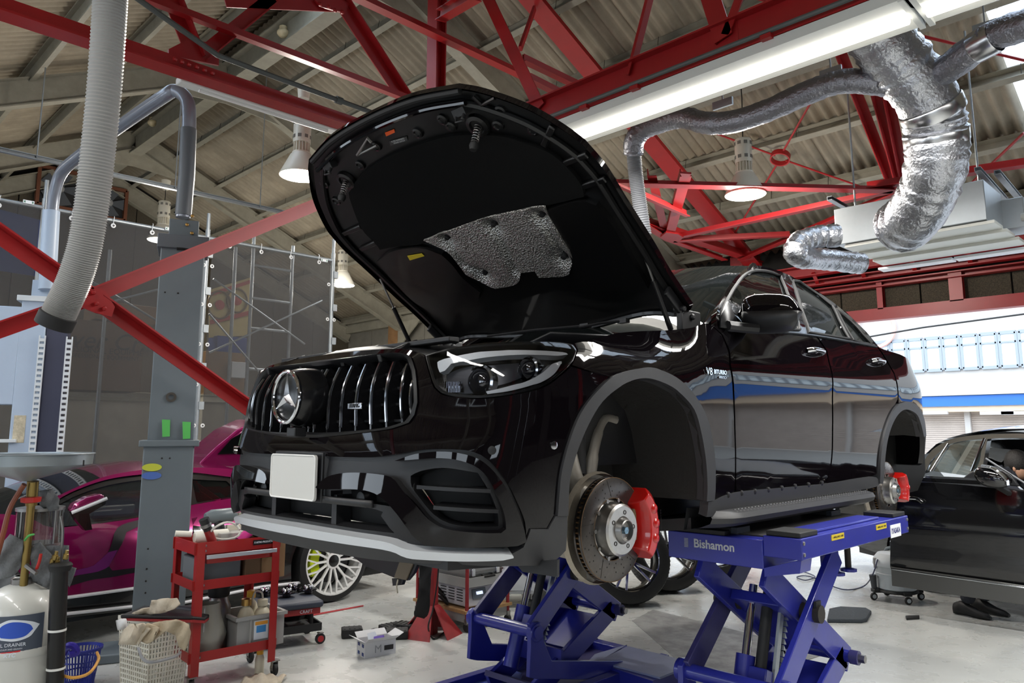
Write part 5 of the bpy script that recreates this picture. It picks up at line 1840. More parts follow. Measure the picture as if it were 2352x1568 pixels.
def scissor(x0, label):
    t = thing('scissor_lift', (x0 + .28, 1.2, 0), label, 'car lift', 'scissor lift units')
    X = lambda a: x0 + a
    kf, kr = (.78, .40), (1.57, .39)      # front and rear knees (y, z)
    MB().box((X(.235), 1.34, .97), (.47, 1.28, .12)).build('platform', BLUE, t, bev=.004)
    MB().box((X(.235), 1.38, 1.033), (.45, 1.18, .006)).build('deck_plate', DECKT, t)
    MB().box((X(.555), 1.34, 1.006), (.17, 1.27, .086)).build('side_extension', BLUE, t, bev=.004)
    MB().box((X(.54), 1.32, 1.055), (.11, .75, .012)).build('slide_cover', BLUE, t, bev=.004)
    for y in (.80, 1.88):
        MB().box((X(.555), y, 1.06), (.15, .17, .022)).build('rubber_pad', BLK, t, bev=.004)
    MB().box((X(.04), .73, 1.04), (.5, .05, .02)).build('edge_rail', BLK, t, bev=.003)
    bl = MB()
    for z in (.985, 1.03):
        for y in (.72, 1.955):
            bl.lathe([(.008, 0), (.008, .004), (.003, .006)], (X(.6405), y, z), (1, 0, 0), 8)
    bl.build('bolts', STEEL, t, kind='stuff')
    MB().prism([(X(.47), .705, .915), (X(.47), .705, .88), (X(.62), .715, .91), (X(.63), .715, .965)], (0, .1, 0)).build('bracket', BLUE, t)

    def leg(xa, p, q, m=BLUE, w=.028, h=.12, name='scissor_leg'):
        return MB().bar((X(xa), p[0], p[1]), (X(xa), q[0], q[1]), w, h).build(name, m, t, bev=.004)
    for xa in (.10, .42):
        leg(xa, (.80, .875), (kr[0] + .05, kr[1] - .03))
        leg(xa, (.82, .03), kr)
    for xa in (.045, .48):
        leg(xa, kf, (1.42, .90), BLUE if xa > .3 else BLUED)
        # lower leg with its hooked knee end
        pts = [(kf[0] - .05, kf[1] + .03), (kf[0] - .02, kf[1] + .055), (kf[0] + .03, kf[1] + .05), (kf[0] + .05, kf[1] + .01), (kf[0] + .06, kf[1] - .06), (kf[0] + .12, kf[1] - .17), (1.55, .10), (1.55, .01), (1.46, .01), (kf[0] + .0, kf[1] - .24), (kf[0] - .06, kf[1] - .22), (kf[0] - .05, kf[1] - .08)]
        MB().prism([(X(xa) - .014 - (.022 if xa < .3 else -.022), a, b_) for a, b_ in pts], (.028, 0, 0)).build('lower_leg', BLUE, t, bev=.003)
    MB().cyl((X(.01), *kf), (X(.53), *kf), .034, 18).build('knee_tube', BLUE, t)
    for a in (.008, .50):
        MB().cyl((X(a) - .022, *kf), (X(a) + .022, *kf), .05, 20).build('knee_collar', BLUE, t, bev=.004)
    MB().cyl((X(.04), *kr), (X(.48), *kr), .028, 16).build('rear_knee_tube', BLUE, t)
    for s in (.03, .48):
        MB().cyl((X(s) - .02, *kr), (X(s) + .02, *kr), .034, 12).build('pivot_boss', BLUED, t)
    MB().cyl((X(.50), *kr), (X(.53), *kr), .02, 6).build('pivot_bolt', STEEL, t)
    cy = (1.124, .669)
    for s in (.02, .10, .42, .50):
        MB().cyl((X(s) - .022, *cy), (X(s) + .022, *cy), .040, 12).build('centre_pivot', mat('dark_steel', (60, 56, 50), .6, .5), t)
    MB().box((X(.505), 1.124, .69), (.012, .05, .07)).build('pivot_lock', BLK, t)
    # web plates between the inner legs
    MB().bar((X(.26), 1.05, .715), (X(.26), 1.45, .465), .29, .05).build('leg_web', BLUE, t, bev=.004)
    MB().bar((X(.26), 1.50, .34), (X(.26), 1.22, .19), .29, .04).build('leg_web', BLUE, t, bev=.004)
    MB().bar((X(.26), 1.04, .20), (X(.26), 1.06, .20), .40, .10).build('leg_web', BLUE, t)
    MB().bar((X(.26), .80, .10), (X(.26), 1.02, .015), .36, .03).build('leg_web', BLUED, t)
    # hydraulic cylinder and ratchet bar
    a, b_ = Vector((X(.21), .88, .14)), Vector((X(.21), 1.10, .76))
    H_ = MB().cyl(a, a.lerp(b_, .52), .044, 18).build('hydraulic_cylinder', BLUE, t)
    MB().cyl(a.lerp(b_, .5), b_, .02, 14).build('piston_rod', CHROME, H_)
    a2, b2 = a + Vector((.07, .02, 0)), b_ + Vector((.07, .02, 0))
    MB().cyl(a2.lerp(b2, .3), b2, .026, 12).build('guide_rod', BLK, H_)
    rat = MB()
    rat.bar(a2 + Vector((.05, .05, .02)), b2 + Vector((.05, .05, .02)), .014, .035, (0, 1, 0))
    d_ = (b2 - a2)
    for k in range(22):
        q = a2 + Vector((.05, .085, .02)) + d_ * (.08 + .85 * k / 21)
        rat.prism([q, q + d_ * .035, q + d_ * .002 + Vector((0, .022, -.006))], (.014, 0, 0))
    rat.build('ratchet_bar', GALV, t, smooth=0)
    MB().box(a2.lerp(b2, .36) + Vector((0, .01, 0)), (.10, .11, .10), rot=Matrix.Rotation(-.41, 3, 'X')).build('ratchet_guide', BLUE, t, bev=.005)
    # hanging height stops
    for y in (1.70, 1.86):
        MB().cyl((X(.36), y, .91), (X(.36), y, .76), .016, 10).build('height_stop', mat('dark_steel', (60, 56, 50), .6, .5), t)
        MB().box((X(.36), y, .90), (.11, .10, .03)).build('stop_bracket', BLUE, t, bev=.003)
        MB().lathe([(.016, -.012), (.042, -.01), (.042, .004), (.016, .01)], (X(.36), y, .757), (0, 0, 1), 14).build('stop_washer', BLUE, t)
    MB().prism([(X(.40), 1.42, .91), (X(.40), 1.45, .91), (X(.40), 1.44, .82), (X(.40), 1.425, .82)], (.03, 0, 0)).build('limit_lever', BLUE, t)
    # base frame on the floor
    ba = MB()
    for s in (-.03, .55):
        ba.box((X(s), 1.2, .035), (.06, 1.5, .07))
    for y in (.48, 1.92):
        ba.box((X(.26), y, .03), (.64, .08, .06))
    ba.build('base_frame', BLUE, t, bev=.004)
    MB().box((X(.26), 1.2, .007), (.52, 1.36, .014)).build('base_plate', BLUED, t)
    return t


l1 = scissor(.58, 'near blue scissor lift unit lettered Bishamon under the car')
l2 = scissor(-.85, 'far blue scissor lift unit partly hidden behind the front brake disc')
tx = P(1634, 1252, y=.70)
LET = mat('letter_silver', (186, 190, 196), .4)
text('lettering', 'Bishamon', .052, Vector((tx.x + .012, .6985, tx.z)), (1, 0, 0), (0, 0, 1), LET, l1, bold=.0012)
bb = MB()
for k in range(7):
    bb.box((tx.x - .128, .6985, tx.z - .018 + .006 * k), (.02, .002, .0025))
bb.build('lettering_bars', LET, l1, kind='stuff')
YEL = mat('sticker_yellow', (205, 180, 40), .5)
xs_ = .58 + .6405
for a, b_ in ((1924, 1232), (2024, 1209)):
    q = P(a, b_, x=xs_)
    s_ = MB().box((xs_ + .0005, q.y, q.z), (.002, .135, .024)).build('warning_sticker', YEL, l1)
    text('sticker_lettering', '1-4000 kg MAX 2-1000', .012, (xs_ + .002, q.y, q.z), (0, 1, 0), (0, 0, 1), mat('letter_black', (14, 14, 15), .5), s_, ext=.0002)
q = P(2057, 1218, x=xs_)
s_ = MB().box((xs_ + .0005, q.y, q.z), (.002, .145, .062)).build('maker_sticker', mat('sticker_white', (235, 238, 240), .5), l1)
text('sticker_lettering', 'IYASAKA', .036, (xs_ + .002, q.y, q.z), (0, 1, 0), (0, 0, 1), mat('letter_blue', (26, 30, 110), .5), s_, ext=.0003, sx=.85, bold=.0008)
# rubber jacking blocks between platform and sill
for sx, x in ((1, .80), (-1, -.62)):
    for y, w in ((.82, .19), (1.84, .18)):
        lab = {(1, .82): 'black rubber lifting block under the front of the near sill', (1, 1.84): 'black rubber lifting block under the rear of the near sill', (-1, .82): 'black rubber lifting block under the front of the far sill', (-1, 1.84): 'black rubber lifting block under the rear of the far sill'}[(sx, y)]
        t = thing('lifting_block', (x, y, 1.036), lab, 'block', 'rubber lifting blocks')
        MB().box((x, y, 1.049), (.14, .12, .025)).build('block_body', BLK, t, bev=.004)
        MB().prism([(x + .072, y - .06, 1.0365), (x + .10, y - .06, 1.0365), (x + .10, y - .06, 1.0615), (x + .072, y - .06, 1.0615)], (0, .12, 0)).build('block_end', mat('block_grey', (58, 62, 70), .6), t)
# floor plates of the lift pit
t = thing('floor_cover_plate', P(1480, 1530, z=0), 'pale blue steel cover plate lying beside the scissor legs', 'plate')
MB().prism([P(a, b_, z=.085) for a, b_ in [(1373, 1522), (1442, 1487), (1600, 1527), (1516, 1560)]], (0, 0, .012)).build('plate', mat('plate_pale_blue', (150, 158, 190), .4, noise=(8, .15)), t, bev=.003)
MB().prism([P(a, b_, z=.0) for a, b_ in [(1385, 1560), (1430, 1530), (1570, 1560), (1500, 1600)]], (0, 0, .085)).build('plate_frame', BLUE, t)
MB().prism([P(a, b_, z=.05) for a, b_ in [(1340, 1535), (1366, 1506), (1440, 1484), (1380, 1520)]], (0, 0, .012)).build('plate', mat('plate_pale_blue', (150, 158, 190), .4), t)
t = thing('ramp_plate', P(1150, 1560, z=0), 'blue steel ramp plate on the floor in front of the far lift unit', 'plate')
MB().prism([P(a, b_, z=.0) for a, b_ in [(1060, 1575), (1150, 1541), (1200, 1556), (1185, 1600), (1080, 1620)]], (0, 0, .03)).build('plate', mat('ramp_blue', (64, 84, 168), .4, noise=(6, .15)), t, bev=.004)
# =================================================================== LEFT SIDE
class Fr:
    """local frame: origin on the floor, ex along the front edge, ey away, z up"""
    def __init__(s, o, ex):
        s.o = Vector(o)
        s.ex = Vector((ex[0], ex[1], 0)).normalized()
        s.ey = Vector((-s.ex.y, s.ex.x, 0))
        s.R = Matrix((s.ex, s.ey, Vector((0, 0, 1)))).transposed()

    def __call__(s, a, b, c=0.0):
        return s.o + s.ex * a + s.ey * b + Vector((0, 0, c))

    def box(s, mb, a, b, c, sz):
        return mb.box(s(a, b, c), sz, rot=s.R)


# two-post lift: grey column, pale blue column, bent hydraulic pipe
tp = thing('two_post_lift', P(372, 1480, z=0), 'two-post car lift with grey near column, pale blue far column and bent pipe', 'car lift')
CG = mat('column_grey', (98, 108, 114), .45, noise=(1.6, .12))
CGD = mat('column_grey_dark', (86, 92, 98), .45)
c0 = P(295, 1515, z=0)
fc = Fr(c0, (.38, .925))
_r = ray(416, 1530)
_d = c0 - Vector(CAMP)
wl_ = (_d.y * _r[0] - _d.x * _r[1]) / (fc.ex.x * _r[1] - fc.ex.y * _r[0])
kz = lambda px, py: Pv(px, py, c0, .05).z
zcap, ztop_ = kz(330, 1018), kz(365, 545)
co = MB()
fc.box(co, wl_ / 2, .17, zcap / 2, (wl_, .34, zcap))
co.build('column', CG, tp, bev=.008)
cap = MB()
fc.box(cap, wl_ / 2, .17, zcap, (wl_ + .06, .38, .045))
cap.build('column_collar', CG, tp, bev=.006)
up_ = MB()
fc.box(up_, wl_ / 2 + .005, .17, (zcap + ztop_) / 2, (wl_ - .03, .31, ztop_ - zcap))
up_.build('column_upper', CG, tp, bev=.008)
cp = MB()
fc.box(cp, wl_ / 2 + .005, .17, ztop_ - .03, (wl_ + .02, .36, .10))
cp.build('column_cap', CGD, tp, bev=.006)


def onface(px, py, off=-.012):
    r = ray(px, py)
    n = np.array(fc.ey)
    o = np.array(fc(0, off, 0))
    return Vector(CAMP + r * (((o - CAMP) @ n) / (r @ n)))


sl = MB()
sl.tube([onface(406, 569, .006), onface(436, 570, .006)], .016, 12)
sl.build('slot', DARK, tp)
MB().lathe([(.034, 0), (.034, .012), (.018, .012), (.018, 0)], onface(393, 912, .014), -fc.ey, 26, False).build('magnet_ring', mat('magnet_dark', (62, 58, 52), .6), tp)
for a, b_ in ((382, 983), (429, 988)):
    q = [onface(a + u, b_ + v, -.004) for u, v in ((-10, -20), (9, -19), (8, 19), (-9, 20))]
    MB().prism(q, -fc.ey * .002).build('green_tape', mat('tape_green', (82, 178, 84), .5), tp)
for a, b_, m_ in ((349, 1073, mat('sticker_lime', (188, 196, 60), .5)), (348, 1092, mat('sticker_blue', (72, 104, 176), .5))):
    ctr_ = onface(a, b_, -.004)
    MB().prism([ctr_ + fc.ex * (.062 * math.cos(u)) + Vector((0, 0, .026 * math.sin(u))) for u in np.linspace(0, 2 * PI, 20, endpoint=False)], -fc.ey * .002).build('oval_sticker', m_, tp)
bh = MB()
for a, b_ in ((379, 671), (409, 673), (340, 1260), (337, 1306), (335, 1334), (334, 1361), (400, 1304), (372, 1052), (390, 1052)):
    bh.lathe([(.006, 0), (.006, .003), (.001, .004)], onface(a, b_, -.0 if b_ > 1018 else .014), -fc.ey, 8)
bh.build('bolt_holes', mat('hole_dark', (20, 16, 12), .8), tp, kind='stuff')
PIPE = mat('pipe_grey', (128, 134, 146), .3, .3, coat=.3)
PIPEL = mat('post_pale_blue', (168, 184, 204), .4, noise=(2, .08))
pb0 = fc(wl_ * .52, .17, ztop_)
brk = MB()
zbk = kz(420, 496)
fc.box(brk, wl_ * .50, .17, (ztop_ + zbk) / 2, (.2, .16, zbk - ztop_))
brk.build('pipe_bracket', CG, tp, bev=.006)
kd = MB()
for a, b_ in ((.56, .12), (.66, .19), (.67, .06)):
    kd.lathe([(.012, 0), (.012, .01), (.004, .014)], fc(wl_ * a, .085, ztop_ + b_), -fc.ey, 8)
kd.build('bracket_bolts', mat('brass', (176, 140, 80), .35, .9), tp, kind='stuff')
PP = lambda a, b_, o=0.0: Pv(a, b_, pb0, o)
pth = crom([PP(420, 500), PP(428, 400), PP(434, 290), PP(430, 232, .02), PP(404, 209, .06), PP(372, 224, .12), PP(262, 300, .6), PP(178, 362, 1.02), PP(142, 396, 1.22), PP(126, 440, 1.3), PP(119, 500, 1.34)], 8)
MB().tube(pth, .052, 16).build('hydraulic_pipe', PIPE, tp)
MB().tube([PP(421, 495), PP(429, 400), PP(433, 296)], .058, 16).build('pipe_sleeve', CGD, tp)
q1 = PP(118, 485, 1.34)
MB().tube([q1, PP(108, 665, 1.34)], .072, 16).build('pipe_sleeve', PIPEL, tp)
# pale blue far column
pc_ = PP(82, 692, 1.34)
f2 = Fr((pc_.x, pc_.y, 0), fc.ex[:2])
zt2 = pc_.z
cb = MB()
f2.box(cb, .0, .12, zt2 / 2, (.20, .30, zt2))
cb.build('column', PIPEL, tp, bev=.006)
cb = MB()
f2.box(cb, .02, .1, zt2 + .02, (.32, .3, .05))
cb.build('column_cap', mat('post_cap', (202, 208, 212), .4), tp, bev=.004)
cb = MB()
f2.box(cb, .06, .06, zt2 + .12, (.2, .12, .16))
cb.build('pipe_bracket', PIPEL, tp, bev=.004)
z930 = PP(40, 930, 1.34).z
cb = MB()
f2.box(cb, -.20, .04, (zt2 - .06 + z930) / 2, (.21, .14, zt2 - .06 - z930))
cb.build('motor_cover', PIPEL, tp, bev=.008)
cb = MB()
f2.box(cb, .19, .10, zt2 / 2 - .1, (.17, .2, zt2 - .22))
cb.build('inner_channel', mat('channel_dark', (62, 64, 82), .4, .5), tp)
for a in (.085, .30):
    lad = MB()
    for k in range(46):
        f2.box(lad, a, -.04, .06 + k * .05, (.045, .012, .028))
    f2.box(lad, a - .022, -.035, 1.2, (.01, .02, 2.3))
    f2.box(lad, a + .022, -.035, 1.2, (.01, .02, 2.3))
    lad.build('latch_ladder', mat('post_cap', (202, 208, 212), .4), tp, smooth=0)
cb = MB()
q = PP(45, 1012, 1.34)
f2.box(cb, -.12, -.03, q.z, (.16, .08, .03))
cb.build('carriage_stop', mat('post_cap', (202, 208, 212), .4), tp, bev=.003)
cb = MB()
f2.box(cb, -.03, -.031, PP(60, 985, 1.34).z, (.09, .004, .24))
cb.build('peeling_label', mat('label_peeling', (206, 196, 170), .7, noise=(30, .4)), tp)
fb_ = MB()
fc.box(fb_, wl_ / 2 - .05, .12, .03, (.62, .36, .06))
fb_.build('column_foot', CG, tp, bev=.01)

# scaffold screen with grey mesh sheets
XS = -6.2
sc = thing('scaffold_screen', (XS, .5, 0), 'pipe scaffold screen hung with translucent grey mesh sheets behind the magenta car', 'scaffold')
zr = P(620, 572, x=XS).z
poles = [P(103, 470, x=XS), P(477, 540, x=XS), P(765, 600, x=XS)]
ys_ = [p.y for p in poles]
for p in poles:
    mb = MB().cyl((XS, p.y, 0), (XS, p.y, zr + .10), .028, 12).cyl((XS, p.y, zr + .10), (XS, p.y, zr + .30), .021, 12)
    mb.build('upright_pole', GALV, sc)
    cl = MB()
    for z in np.arange(zr - .2, .5, -.45):
        cl.box((XS + .02, p.y + .03, z), (.05, .06, .09))
    cl.build('pole_clamp', GALV, sc)
MB().cyl((XS, ys_[0] - 3.2, zr), (XS, ys_[2] + .02, zr), .024, 12).build('top_rail', GALV, sc)
msh = bpy.data.materials.new('mesh_sheet')
msh.use_nodes = True
nt = msh.node_tree
nt.nodes.clear()
o_ = nt.nodes.new('ShaderNodeOutputMaterial')
tr_ = nt.nodes.new('ShaderNodeBsdfTransparent')
df_ = nt.nodes.new('ShaderNodeBsdfDiffuse'); df_.inputs[0].default_value = (*lin((80, 80, 81)), 1)
tl_ = nt.nodes.new('ShaderNodeBsdfTranslucent'); tl_.inputs[0].default_value = (*lin((80, 80, 81)), 1)
m1_ = nt.nodes.new('ShaderNodeMixShader'); m1_.inputs[0].default_value = .35
m2_ = nt.nodes.new('ShaderNodeMixShader'); m2_.inputs[0].default_value = .76
nt.links.new(df_.outputs[0], m1_.inputs[1]); nt.links.new(tl_.outputs[0], m1_.inputs[2])
nt.links.new(tr_.outputs[0], m2_.inputs[1]); nt.links.new(m1_.outputs[0], m2_.inputs[2]); nt.links.new(m2_.outputs[0], o_.inputs[0])
rnd = random.Random(3)
for (ya, yb) in ((ys_[0] - 3.0, ys_[0] - .04), (ys_[0] + .04, ys_[1] - .04), (ys_[1] + .05, ys_[2] - .04)):
    rows = []
    for k in range(25):
        y = ya + (yb - ya) * k / 24
        rows.append([Vector((XS + .03 + .03 * math.sin(y * 9 + j * .3) * (j / 12) * (1 if k not in (0, 24) else .3), y, zr - .02 - j * (zr - .25) / 12)) for j in range(13)])
    MB().grid(rows).build('mesh_sheet', msh, sc, smooth=80)
    tie = MB()
    for k in range(4):
        y = ya + (yb - ya) * (k + .5) / 4
        tie.lathe([(.018, 0), (.026, .004), (.026, .008), (.012, .01)], (XS + .05, y, zr - .07), (1, 0, 0), 12, False)
        tie.tube([(XS + .04, y, zr - .07), (XS + .04, y + .01, zr + .03), (XS, y + .02, zr + .05)], .004, 4)
    tie.build('eyelets', mat('eyelet_white', (225, 225, 225), .4), sc, kind='stuff')
for yv in ys_[1:]:
    ey = MB()
    for z in np.arange(zr - .35, .4, -.47):
        for s in (-1, 1):
            ey.lathe([(.016, 0), (.024, .004), (.024, .008), (.010, .01)], (XS + .055, yv + s * .05 - (.04 if yv == ys_[2] else 0), z), (1, 0, 0), 12, False)
    ey.build('eyelets', mat('eyelet_white', (225, 225, 225), .4), sc, kind='stuff')
for px, py in ((66, 464), (390, 526), (745, 598)):
    q = P(px, py, x=XS + .04)
    lb = MB().box(q, (.006, .10, .035)).build('sheet_label', mat('sticker_white', (235, 238, 240), .5), sc)
    ar = MB()
    for s in (-1, 1):
        ar.prism([q + Vector((.004, s * .046, 0)), q + Vector((.004, s * .03, .013)), q + Vector((.004, s * .03, -.013))], (.001, 0, 0))
    ar.build('label_arrow', mat('arrow_green', (30, 110, 76), .5), lb)
# second scaffold row and stored goods behind the mesh
sc2 = thing('bare_scaffold', (-7.3, 1.2, 0), 'bare pipe scaffold frame standing behind the mesh sheets', 'scaffold')
p_ = [P(540, 600, x=-7.3), P(582, 575, x=-7.3), P(672, 595, x=-7.3), P(250, 610, x=-7.3)]
for q in p_:
    MB().cyl((-7.3, q.y, 0), (-7.3, q.y, q.z + .2), .024, 10).build('upright_pole', GALV, sc2)
ya, yb = p_[1].y, p_[2].y
for py in (615, 690, 758, 850, 940):
    z = P(625, py, x=-7.3).z
    MB().cyl((-7.3, ya, z), (-7.3, yb, z), .018, 8).build('ledger', GALV, sc2)
for a, b_ in (((490, 640), (700, 790)), ((480, 810), (740, 690)), ((480, 720), (600, 860)), ((150, 720), (420, 650)), ((200, 640), (400, 760))):
    MB().cyl(P(*a, x=-7.25), P(*b_, x=-7.25), .014, 8).build('brace_pipe', GALV, sc2)
CARD = mat('cardboard', (150, 118, 84), .8, noise=(4, .1))
CARDD = mat('cardboard_dark', (124, 100, 76), .8, noise=(4, .1))
def carton(name, pl, x, depth, m, label, cat='box', group='goods stored behind the mesh'):
    a, b_ = P(pl[0], pl[1], x=x), P(pl[2], pl[3], x=x)
    return tag(MB().box((x - depth / 2, (a.y + b_.y) / 2, (a.z + b_.z) / 2), (depth, abs(b_.y - a.y), abs(a.z - b_.z))).build(name, m, None, bev=.006), label, cat, group)
sh_ = tag(MB().box((-8.1, -.6, P(250, 900, x=-7.6).z - .04), (1.1, 4.6, .05)).box((-8.1, -.6, P(250, 1050, x=-7.6).z - .4), (1.1, 4.6, .05)).build('storage_rack', CREAMD, None), 'long storage rack with cartons on it behind the mesh sheets', 'rack')
c1 = carton('carton', (150, 730, 322, 900), -7.6, .7, CARDD, 'large brown carton lettered Power Craft behind the mesh, left of the grey column')
qc = P(234, 784, x=-7.585)
text('carton_lettering', 'Power Craft', .30, qc, (0, 1, 0), (0, 0, 1), mat('print_dark', (72, 62, 58), .8), None, ext=.001, shear=.25)
bpy.data.objects['carton_lettering'].parent = c1
for px, py, s in ((234, 806, .10), (234, 820, .07)):
    text('carton_lettering', 'PROFESSIONAL EQUIPMENT', s, P(px, py, x=-7.585), (0, 1, 0), (0, 0, 1), mat('print_dark', (72, 62, 58), .8), c1, ext=.001)
carton('carton', (222, 690, 358, 745), -7.9, .5, CARD, 'flat brown carton on top of the lettered carton behind the mesh')
carton('carton', (478, 805, 560, 905), -7.6, .5, CARD, 'tan carton behind the mesh right of the grey column')
w_ = carton('carton', (533, 830, 566, 868), -7.5, .2, mat('sticker_white', (235, 238, 240), .5), 'white printed carton behind the mesh beside the tan carton')
carton('carton', (500, 770, 566, 835), -7.62, .3, mat('carton_blue', (46, 74, 150), .6), 'blue carton behind the mesh above the white printed one')
sg = tag(MB().prism([P(a, b_, x=-7.75) for a, b_ in [(482, 665), (583, 635), (577, 770), (482, 775)]], (-.04, 0, 0)).build('sign_board', mat('sign_yellow', (206, 184, 120), .6), None), 'yellow sign board with red bars and round letters behind the mesh', 'sign')
for a, b_, r_ in ((505, 700, .17), (545, 690, .15)):
    q = P(a, b_, x=-7.73)
    MB().tube([q + Vector((0, r_ * math.cos(u), r_ * 1.15 * math.sin(u))) for u in np.linspace(0, 2 * PI, 20, endpoint=False)], .014, 6, closed=True).build('sign_ring', mat('sign_brown', (112, 88, 58), .6), sg)
    MB().lathe([(.07, 0), (.001, .01)], q, (1, 0, 0), 16).build('sign_dot', mat('sign_red', (176, 56, 50), .6), sg)
for pl in ([(482, 672), (583, 640), (583, 648), (482, 681)], [(482, 735), (578, 712), (578, 722), (482, 745)]):
    MB().prism([P(a, b_, x=-7.73) for a, b_ in pl], (.004, 0, 0)).build('sign_bar', mat('sign_red', (176, 56, 50), .6), sg)
tag(MB().prism([P(a, b_, x=-8.4) for a, b_ in [(-40, 470), (92, 505), (92, 635), (-40, 615)]], (-.03, 0, 0)).build('blue_tarpaulin', mat('tarp_blue', (44, 70, 140), .6), None), 'blue tarpaulin hanging behind the mesh at the far left', 'tarpaulin')

# ------------------------------------------------------------------ magenta sports car
lam = thing('sports_car', (-4.4, .3, 0), 'low metallic magenta sports car parked behind the grey lift column', 'car')
MAG = mat('magenta_paint', (132, 8, 80), .22, .5, 1.0)
XL0 = -3.42
WMAG = mat('magenta_car_black', (12, 12, 13), .25, coat=.5)


def xl(z):
    return XL0 - max(0, z - .70) * .75 - max(0, .35 - z) * .25 - .05 * max(0, z - .5)


def lp(px, py):
    p = P(px, py, x=XL0)
    for _ in range(12):
        p = P(px, py, x=xl(p.z))
    return (p.y, p.z)


def lf(y, z):
    return Vector((xl(z), y, z)), Vector((1, 0, .35 if z > .7 else 0)).normalized()


LP = lambda l: [lp(a, b_) for a, b_ in l]
whl = lp(765, 1292)


def lsheet(nm, pl, m, holes=(), off=0.0, fl=.03, g=.12):
    a, b_ = sheet(lf, LP(pl) if isinstance(pl[0][0], (int,)) else pl, [LP(h) for h in holes], grid=g, flange=fl, step=.05, off=off, mirror=True)
    o = a.build(nm, m, lam, fix=False, smooth=35)
    b_.v = [Vector((v.x - 2 * 4.42, v.y, v.z)) for v in b_.v]
    b_.build(nm, m, lam, fix=False, smooth=35)
    return o


lower = [(-420, 1215), (-200, 1185), (0, 1180), (70, 1190), (118, 1211), (210, 1203), (318, 1187), (435, 1160), (545, 1140), (640, 1150), (700, 1175), (640, 1215), (600, 1260), (560, 1290), (440, 1322), (305, 1351), (150, 1372), (0, 1395), (-200, 1420), (-420, 1400)]
body_o = lsheet('side_panel', lower, MAG)
lsheet('lower_skirt', [(-300, 1432), (0, 1397), (150, 1374), (305, 1353), (440, 1324), (560, 1292), (610, 1262), (655, 1230), (690, 1240), (672, 1290), (672, 1340), (600, 1352), (430, 1384), (305, 1402), (150, 1420), (-300, 1475)], WMAG, off=-.02)
for l in ([(150, 1371), (305, 1350)], [(150, 1408), (305, 1391)], [(400, 1386), (600, 1346), (690, 1336)]):
    MB().tube([lf(*lp(a, b_))[0] + Vector((.02, 0, 0)) for a, b_ in l], .012, 6).build('white_line', mat('line_white', (225, 225, 228), .4), lam)
SG_ = glassmat('sports_car_glass', (150, 158, 158), base=.0, dark=.1)
lsheet('door_window', [(138, 1209), (136, 1158), (180, 1136), (245, 1115), (325, 1102), (420, 1096), (428, 1158), (318, 1184), (210, 1200)], SG_, off=-.01)
lsheet('quarter_window', [(440, 1100), (520, 1104), (546, 1130), (546, 1138), (452, 1154)], TINT, off=-.01)
lsheet('window_surround', [(118, 1209), (110, 1165), (160, 1135), (240, 1105), (325, 1092), (430, 1087), (530, 1098), (560, 1132), (545, 1141), (435, 1161), (318, 1188), (210, 1204)], WMAG, [[(138, 1209), (136, 1158), (180, 1136), (245, 1115), (325, 1102), (420, 1096), (428, 1158), (318, 1184), (210, 1200)], [(440, 1100), (520, 1104), (546, 1130), (546, 1138), (452, 1154)]])
lsheet('pillar', [(100, 1165), (125, 1143), (230, 1098), (330, 1079), (430, 1074), (540, 1080), (600, 1110), (560, 1128), (530, 1096), (430, 1085), (325, 1090), (240, 1103), (160, 1132), (112, 1162)], MAG, off=.01)
lsheet('side_intake', [(440, 1190), (545, 1168), (600, 1175), (620, 1215), (560, 1255), (440, 1285)], WMAG, off=-.0)
DEC = mat('decal_black', (24, 20, 24), .35)
DECP = mat('decal_purple', (98, 20, 92), .35)
lsheet('stripe', [(325, 1192), (280, 1205), (262, 1225), (248, 1268), (225, 1298), (185, 1318), (150, 1332), (150, 1348), (215, 1330), (255, 1325), (320, 1312), (320, 1302), (258, 1310), (250, 1300), (272, 1262), (290, 1222), (325, 1205)], DEC, off=.003, fl=0)
lsheet('stripe', [(248, 1268), (270, 1262), (250, 1300), (225, 1312), (150, 1325), (170, 1310), (215, 1298)], DECP, off=.004, fl=0)
# roof, windscreen, bonnet and tail lofted over
re_ = [lf(*lp(a, b_))[0] for a, b_ in [(125, 1141), (230, 1097), (330, 1078), (430, 1073), (540, 1079), (600, 1108)]]
XC = -4.42
rows = []
for i, p in enumerate(re_):
    h = p.x - XC
    rows.append([Vector((XC + h * t, p.y, p.z + .05 * (1 - t * t))) for t in np.linspace(1, -1, 11)])
MB().grid(rows[1:]).build('roof', MAG, lam)
fb0 = [Vector((XC + .82 * t, rows[0][0].y - .75 + .1 * t * t, .80)) for t in np.linspace(1, -1, 11)]
MB().grid([rows[1], rows[0], fb0]).build('windscreen', WSG, lam)
nose = [Vector((XC + .95 * t, rows[0][0].y - 1.9 + .5 * t * t, .45)) for t in np.linspace(1, -1, 11)]
MB().grid([fb0, nose, [v + Vector((0, .05, -.3)) for v in nose]]).build('front_bonnet', MAG, lam)
tail = [Vector((XC + .85 * t, whl[0] + .85, .85)) for t in np.linspace(1, -1, 11)]
MB().grid([rows[5], [Vector((XC + .9 * t, whl[0] + .1, .95)) for t in np.linspace(1, -1, 11)], tail, [v + Vector((0, 0, -.6)) for v in tail]]).build('rear_deck', WMAG, lam)
ec_ = [(452, 1070), (497, 1026), (545, 986), (600, 960), (620, 1090), (540, 1082)]
MB().prism([P(a, b_, x=-4.2) for a, b_ in ec_], (-.5, 0, 0)).build('raised_engine_cover', MAG, lam, bev=.02)
MB().prism([P(a, b_, x=-4.19) for a, b_ in [(500, 1043), (530, 1008), (560, 990), (560, 1040)]], (.01, 0, 0)).build('cover_window', TINT, lam)
MB().box((XC, .3, .30), (1.7, 3.6, .3)).build('floor_pan', WMAG, lam)
